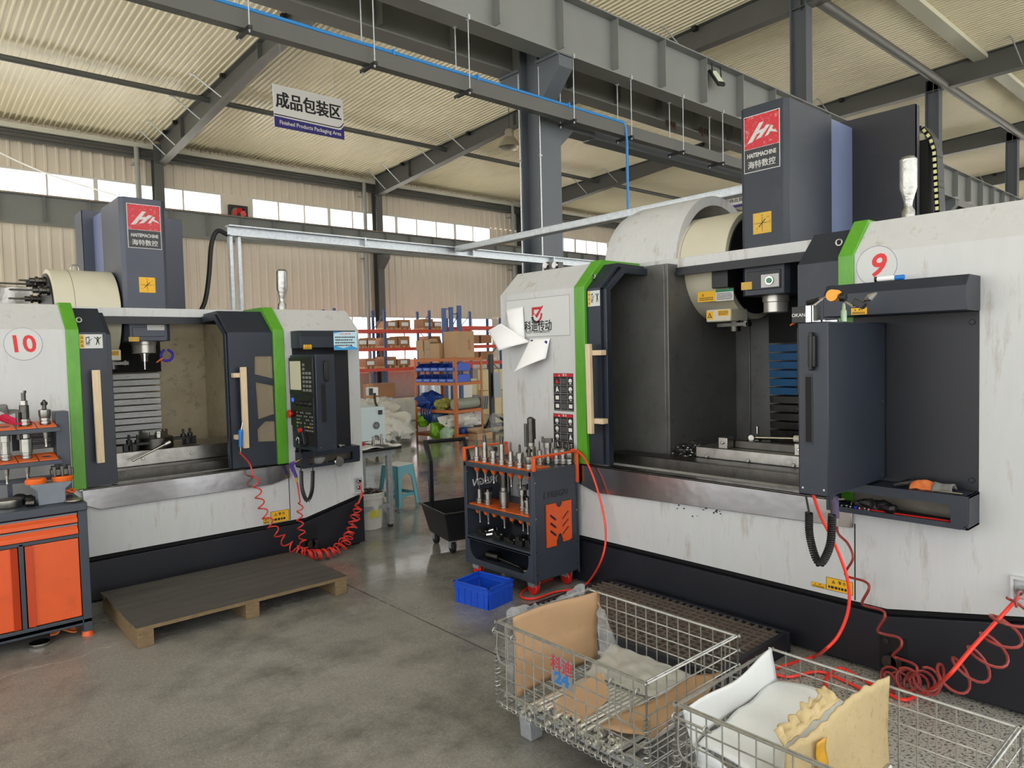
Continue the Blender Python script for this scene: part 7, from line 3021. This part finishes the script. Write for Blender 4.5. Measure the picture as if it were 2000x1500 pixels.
solo('teal_power_tool', g, mat('teal_tool_green', (24, 130, 110), .4), 'teal green power tool leaning in the orange rack', 'tool', bevel=.015)
blob('white_sack', rp(.30, .22, rz[3] + .27), (.42, .20, .15), sackwhite, 'white fabric sack lying in the orange rack\'s bottom level', 'sack', 8, .05, 21)
blob('clear_bag', rp(-.03, .22, .14), (.14, .15, .14), mat('pale_green_bag', (176, 206, 176), .35, alpha=.8, bump=.5, bscale=12), 'clear bag of pale green foam before the orange rack', 'bag', 11, .04, 30)
g = G()
g.T = Mr
g.box(.18, .62, .02, .30, rz[3] + .01, rz[3] + .10)
solo('blue_box', g, mat('deep_blue_tray', (24, 66, 150), .4), 'deep blue flat box at the bottom of the orange rack', 'box', bevel=.006)
carton((.28, -.28, 0), (.74, -.04, .13), 'open low carton of scraps on the floor by the orange rack', Mr, flaps=True)
blob('clear_bag', rp(.82, -.30, .30), (.11, .11, .20), plastic_film, 'tied clear plastic bag hanging right of the orange rack', 'bag', 11, .04, 31)
g = G()
g.T = Mr
for k in range(3):
    g.cbox((.78 + .06 * k, .10, rz[2] + .10), (.012, .30, .26), 0, 0, .15)
solo('panel_offcuts', g, mat('grey_panel_offcut', (150, 156, 164), .4), 'leaning grey panel offcuts at the right of the orange rack', 'panels')

# --- white sack heap
for k, (x, y, z, r3, lab) in enumerate(((7.35, 11.9, .26, (.42, .40, .30), 'large white plastic sack at the front of the heap'), (6.95, 12.4, .46, (.40, .42, .36), 'clear-wrapped white sack on the heap behind'),
                                   (7.55, 12.6, .50, (.38, .40, .34), 'white sack leaning against the orange rack'), (7.0, 11.75, .20, (.26, .30, .22), 'small white sack at the left of the heap'))):
    blob('plastic_sack', (x, y, z), r3, sackwhite, lab, 'sack', 5, .10, k * 3 + 2, 'white plastic sacks in a heap')
c0, c1 = ay(718, 750, 13), ay(762, 775, 13)
carton((c0.x, 12.8, c1.z), (c1.x, 13.2, c0.z), 'brown carton standing on a grey pedestal behind the sack heap', m=carton_far)
g = G()
g.box(c0.x + .03, c1.x - .03, 12.85, 13.15, 0, c1.z)
solo('grey_pedestal', g, galv, 'grey pedestal under the brown carton', 'pedestal', bevel=.005)
g = G()
q = [ay(x, y, 15.5) for x, y in ((765, 772), (810, 768))]
g.box(q[0].x, q[1].x + .3, 15.4, 16.2, 0, .55)
solo('white_stack', g, sackwhite, 'low white wrapped stack on the floor far behind', 'stack', bevel=.03)

# --- pallet racking on the far side
def pallet_rack(label, xs, yf, yb, ztop, zs_, xl, xr):
    r = thing('pallet_rack', label, 'pallet rack', ((xl + xr) / 2, (yf + yb) / 2, 0))
    for x in xs:
        for y in (yf, yb):
            g = G()
            g.box(x - .045, x + .045, y - .035, y + .035, 0, ztop)
            g.m = 1
            z = .1
            while z < ztop - .1:
                g.box(x - .014, x + .014, y - .0365, y + .0365, z, z + .05)
                z += .1
            build('upright', g, [rackblue, black], r)
        g = G()
        z = .3
        k = 0
        while z < ztop - .7:
            g.tube([(x, yf if k % 2 else yb, z), (x, yb if k % 2 else yf, z + .6)], .018, 5)
            z += .6
            k += 1
        build('frame_brace', g, rackblue, r)
    for z in zs_:
        for y in (yf, yb):
            g = G()
            g.box(xl, xr, y - .04 - (.01 if y == yf else 0), y + .02, z - .06, z + .06)
            build('beam', g, rackred, r)
    return r


pallet_rack('red and blue pallet racking along the far window wall', (10.2, 12.27, 14.35, 16.43, 18.49), 23.55, 24.4, 3.45, (2.62, 1.93, 1.15), 10.2, 18.5)
pallet_rack('nearer red and blue pallet rack right of the orange rack', (16.15, 18.15), 21.2, 22.0, 3.05, (2.66, 1.95, 1.32), 16.1, 18.2)
spots = [(755, 778, 647), (782, 803, 647), (828, 848, 647), (850, 864, 647), (753, 778, 682), (780, 802, 682), (703, 718, 682), (720, 736, 682), (752, 776, 722), (778, 803, 722), (716, 735, 722), (838, 862, 682), (841, 864, 722)]
lv = {647: (2.62, 'top'), 682: (1.93, 'middle'), 722: (1.15, 'bottom')}
for k, (xa, xb, yy) in enumerate(spots):
    z, w = lv[yy]
    a_, b_ = ay(xa, yy, 23.5), ay(xb, yy, 23.5)
    side = 'at its left end' if xa < 722 else 'left of the middle' if xa < 760 else 'in the middle' if xa < 800 else 'at its right end'
    r = carton((a_.x, 23.55, z + .13), (b_.x, 24.2, z + .13 + .26 + .05 * (k % 3)), 'brown carton on the %s racking level %s, %s' % (w, side, 'right of its pair' if k % 2 else 'left of its pair'), m=carton_far, group='cartons on the pallet racking')
    g = G()
    for dx in (.04, .5, .96):
        x = a_.x + (b_.x - a_.x) * dx
        g.box(x - .05, x + .05, 23.55, 24.2, z + .06, z + .13)
    solo('pallet_blocks', g, mat('pale_pallet_wood', (206, 170, 124), .7), 'pale pallet under the %s carton, %s racking level %s' % ('right' if k % 2 else 'left', w, side), 'pallet', 'pallets under the racked cartons')
    g = G()
    g.box((a_.x + b_.x) / 2 - .15, (a_.x + b_.x) / 2 + .15, 23.542, 23.55, z + .2, z + .34)
    build('carton_label', g, paper, r)
for k, (xa, xb, z) in enumerate(((920, 938, 1.95), (942, 962, 1.95), (918, 936, 1.32), (941, 964, 1.32))):
    a_, b_ = ay(xa, 680, 21.15), ay(xb, 680, 21.15)
    carton((a_.x, 21.2, z + .12), (b_.x, 21.9, z + .44), 'brown carton on the nearer pallet rack, %s level, %s' % ('middle' if z > 1.5 else 'bottom', 'left' if k % 2 == 0 else 'right'), m=carton_far, group='cartons on the nearer pallet rack')
# blue spare frames standing behind the orange rack
r = thing('spare_upright', 'three blue spare rack uprights standing above the piled cartons', 'rack upright', (9.6, 13.6, 0))
for px_, yt in ((866, 602), (880, 600), (896, 597)):
    p = ay(px_, yt, 13.6)
    g = G()
    g.box(p.x - .045, p.x + .045, 13.56, 13.63, 0, p.z)
    build('upright', g, rackblue, r)
p0, p1 = ay(866, 604, 13.6), ay(880, 603, 13.6)
p2, p3 = ay(880, 614, 13.6), ay(896, 612, 13.6)
g = G()
g.tube([p0, p1], .012, 5)
g.tube([p2, p3], .012, 5)
g.tube([ay(882, 640, 13.6), ay(896, 612, 13.6)], .012, 5)
build('frame_brace', g, rackblue, r)
# dark mast with grey sheets, pale crates, white cube
b0 = az(962, 838)
ms_ = thing('hand_stacker', 'black mast of a hand stacker right of the orange rack', 'stacker', b0)
g = G()
zt2 = ay(960, 692, b0.y).z
g.box(b0.x - .05, b0.x + .05, b0.y - .04, b0.y + .04, .08, zt2)
build('mast', g, black, ms_, bevel=.004)
g = G()
for s_ in (-1, 1):
    g.tube([(b0.x, b0.y, .35), (b0.x + s_ * .35, b0.y - .2, .10), (b0.x + s_ * .4, b0.y - .22, .08)], .03, 6)
g.box(b0.x - .45, b0.x + .45, b0.y - .1, b0.y + .1, .05, .12)
build('leg_frame', g, black, ms_)
g = G()
g.lathe([(.06, -.02), (.07, -.01), (.07, .01), (.06, .02)], (b0.x + .4, b0.y - .22, .07), (1, 0, 0), n=14)
build('wheel', g, rubber, ms_)
for k in range(4):
    g = G()
    c = ay(966 + 6 * k, 752, b0.y - .3)
    g.cbox((c.x, c.y + .05 * k, c.z), (.10, .02, .55), .5)
    solo('grey_sheet', g, mat('grey_panel_offcut', 0), 'grey sheet panel leaning right of the black mast, %s' % ('nearest the mast', 'second from the mast', 'third from the mast', 'farthest from the mast')[k], 'panel', 'grey sheets by the mast')
palecrate = mat('pale_wood_crate', (222, 208, 164), .6, noise=.06, nscale=5)
for k, (xa, xb, ya, yb, Y) in enumerate(((955, 992, 722, 760, 15.5), (962, 998, 765, 840, 15.0), (930, 950, 740, 770, 16))):
    a_, b_ = ay(xa, ya, Y), ay(xb, yb, Y)
    g = G()
    g.box(a_.x, b_.x, Y, Y + .5, max(0, b_.z), a_.z)
    g.m = 1
    for t in (.05, .5, .9):
        g.box(a_.x + (b_.x - a_.x) * t, a_.x + (b_.x - a_.x) * (t + .06), Y - .02, Y, max(0, b_.z), a_.z)
    solo('wooden_crate', g, [palecrate, mat('pale_crate_batten', (206, 190, 146), .6)], ('upper pale wooden crate behind the black mast', 'lower pale wooden crate behind the black mast', 'small pale crate seen through the orange rack')[k], 'crate', 'pale wooden crates')
g = G()
a_, b_ = ay(868, 752, 14), ay(925, 800, 14)
g.box(a_.x, b_.x, 14, 14.6, 0, a_.z)
solo('white_tank', g, mat('translucent_white_tank', (226, 224, 214), .4), 'white block-shaped tank behind the orange rack', 'tank', bevel=.06)
g = G()
a_ = ay(838, 745, 13.2)
g.lathe([(.22, 0), (.22, .3), (.18, .34)], (a_.x, 13.2, a_.z - .34), n=24)
g.box(a_.x - .02, a_.x + .02, 13.18, 13.22, 0, a_.z - .34)
solo('grey_drum', g, galv, 'grey round drum on a post behind the blue tarp', 'drum')
# foil-wrapped stack behind the farther machine's magazine
g = G()
a_, b_ = ay(-60, 556, 9.5), ay(62, 610, 9.5)
g.box(a_.x, b_.x, 9.5, 10.2, 0, a_.z)
for v in list(g.bm.verts):
    pass
bmesh.ops.subdivide_edges(g.bm, edges=g.bm.edges[:], cuts=14, use_grid_fill=True)
for v in g.bm.verts:
    v.co = crinkle(v.co, 7, .05)
solo('wrapped_machine', g, mat('silver_foil_wrap', (176, 176, 172), .3, .6, bump=.6, bscale=16), 'silver film-wrapped machine top at the left edge behind the tool magazine', 'machine')
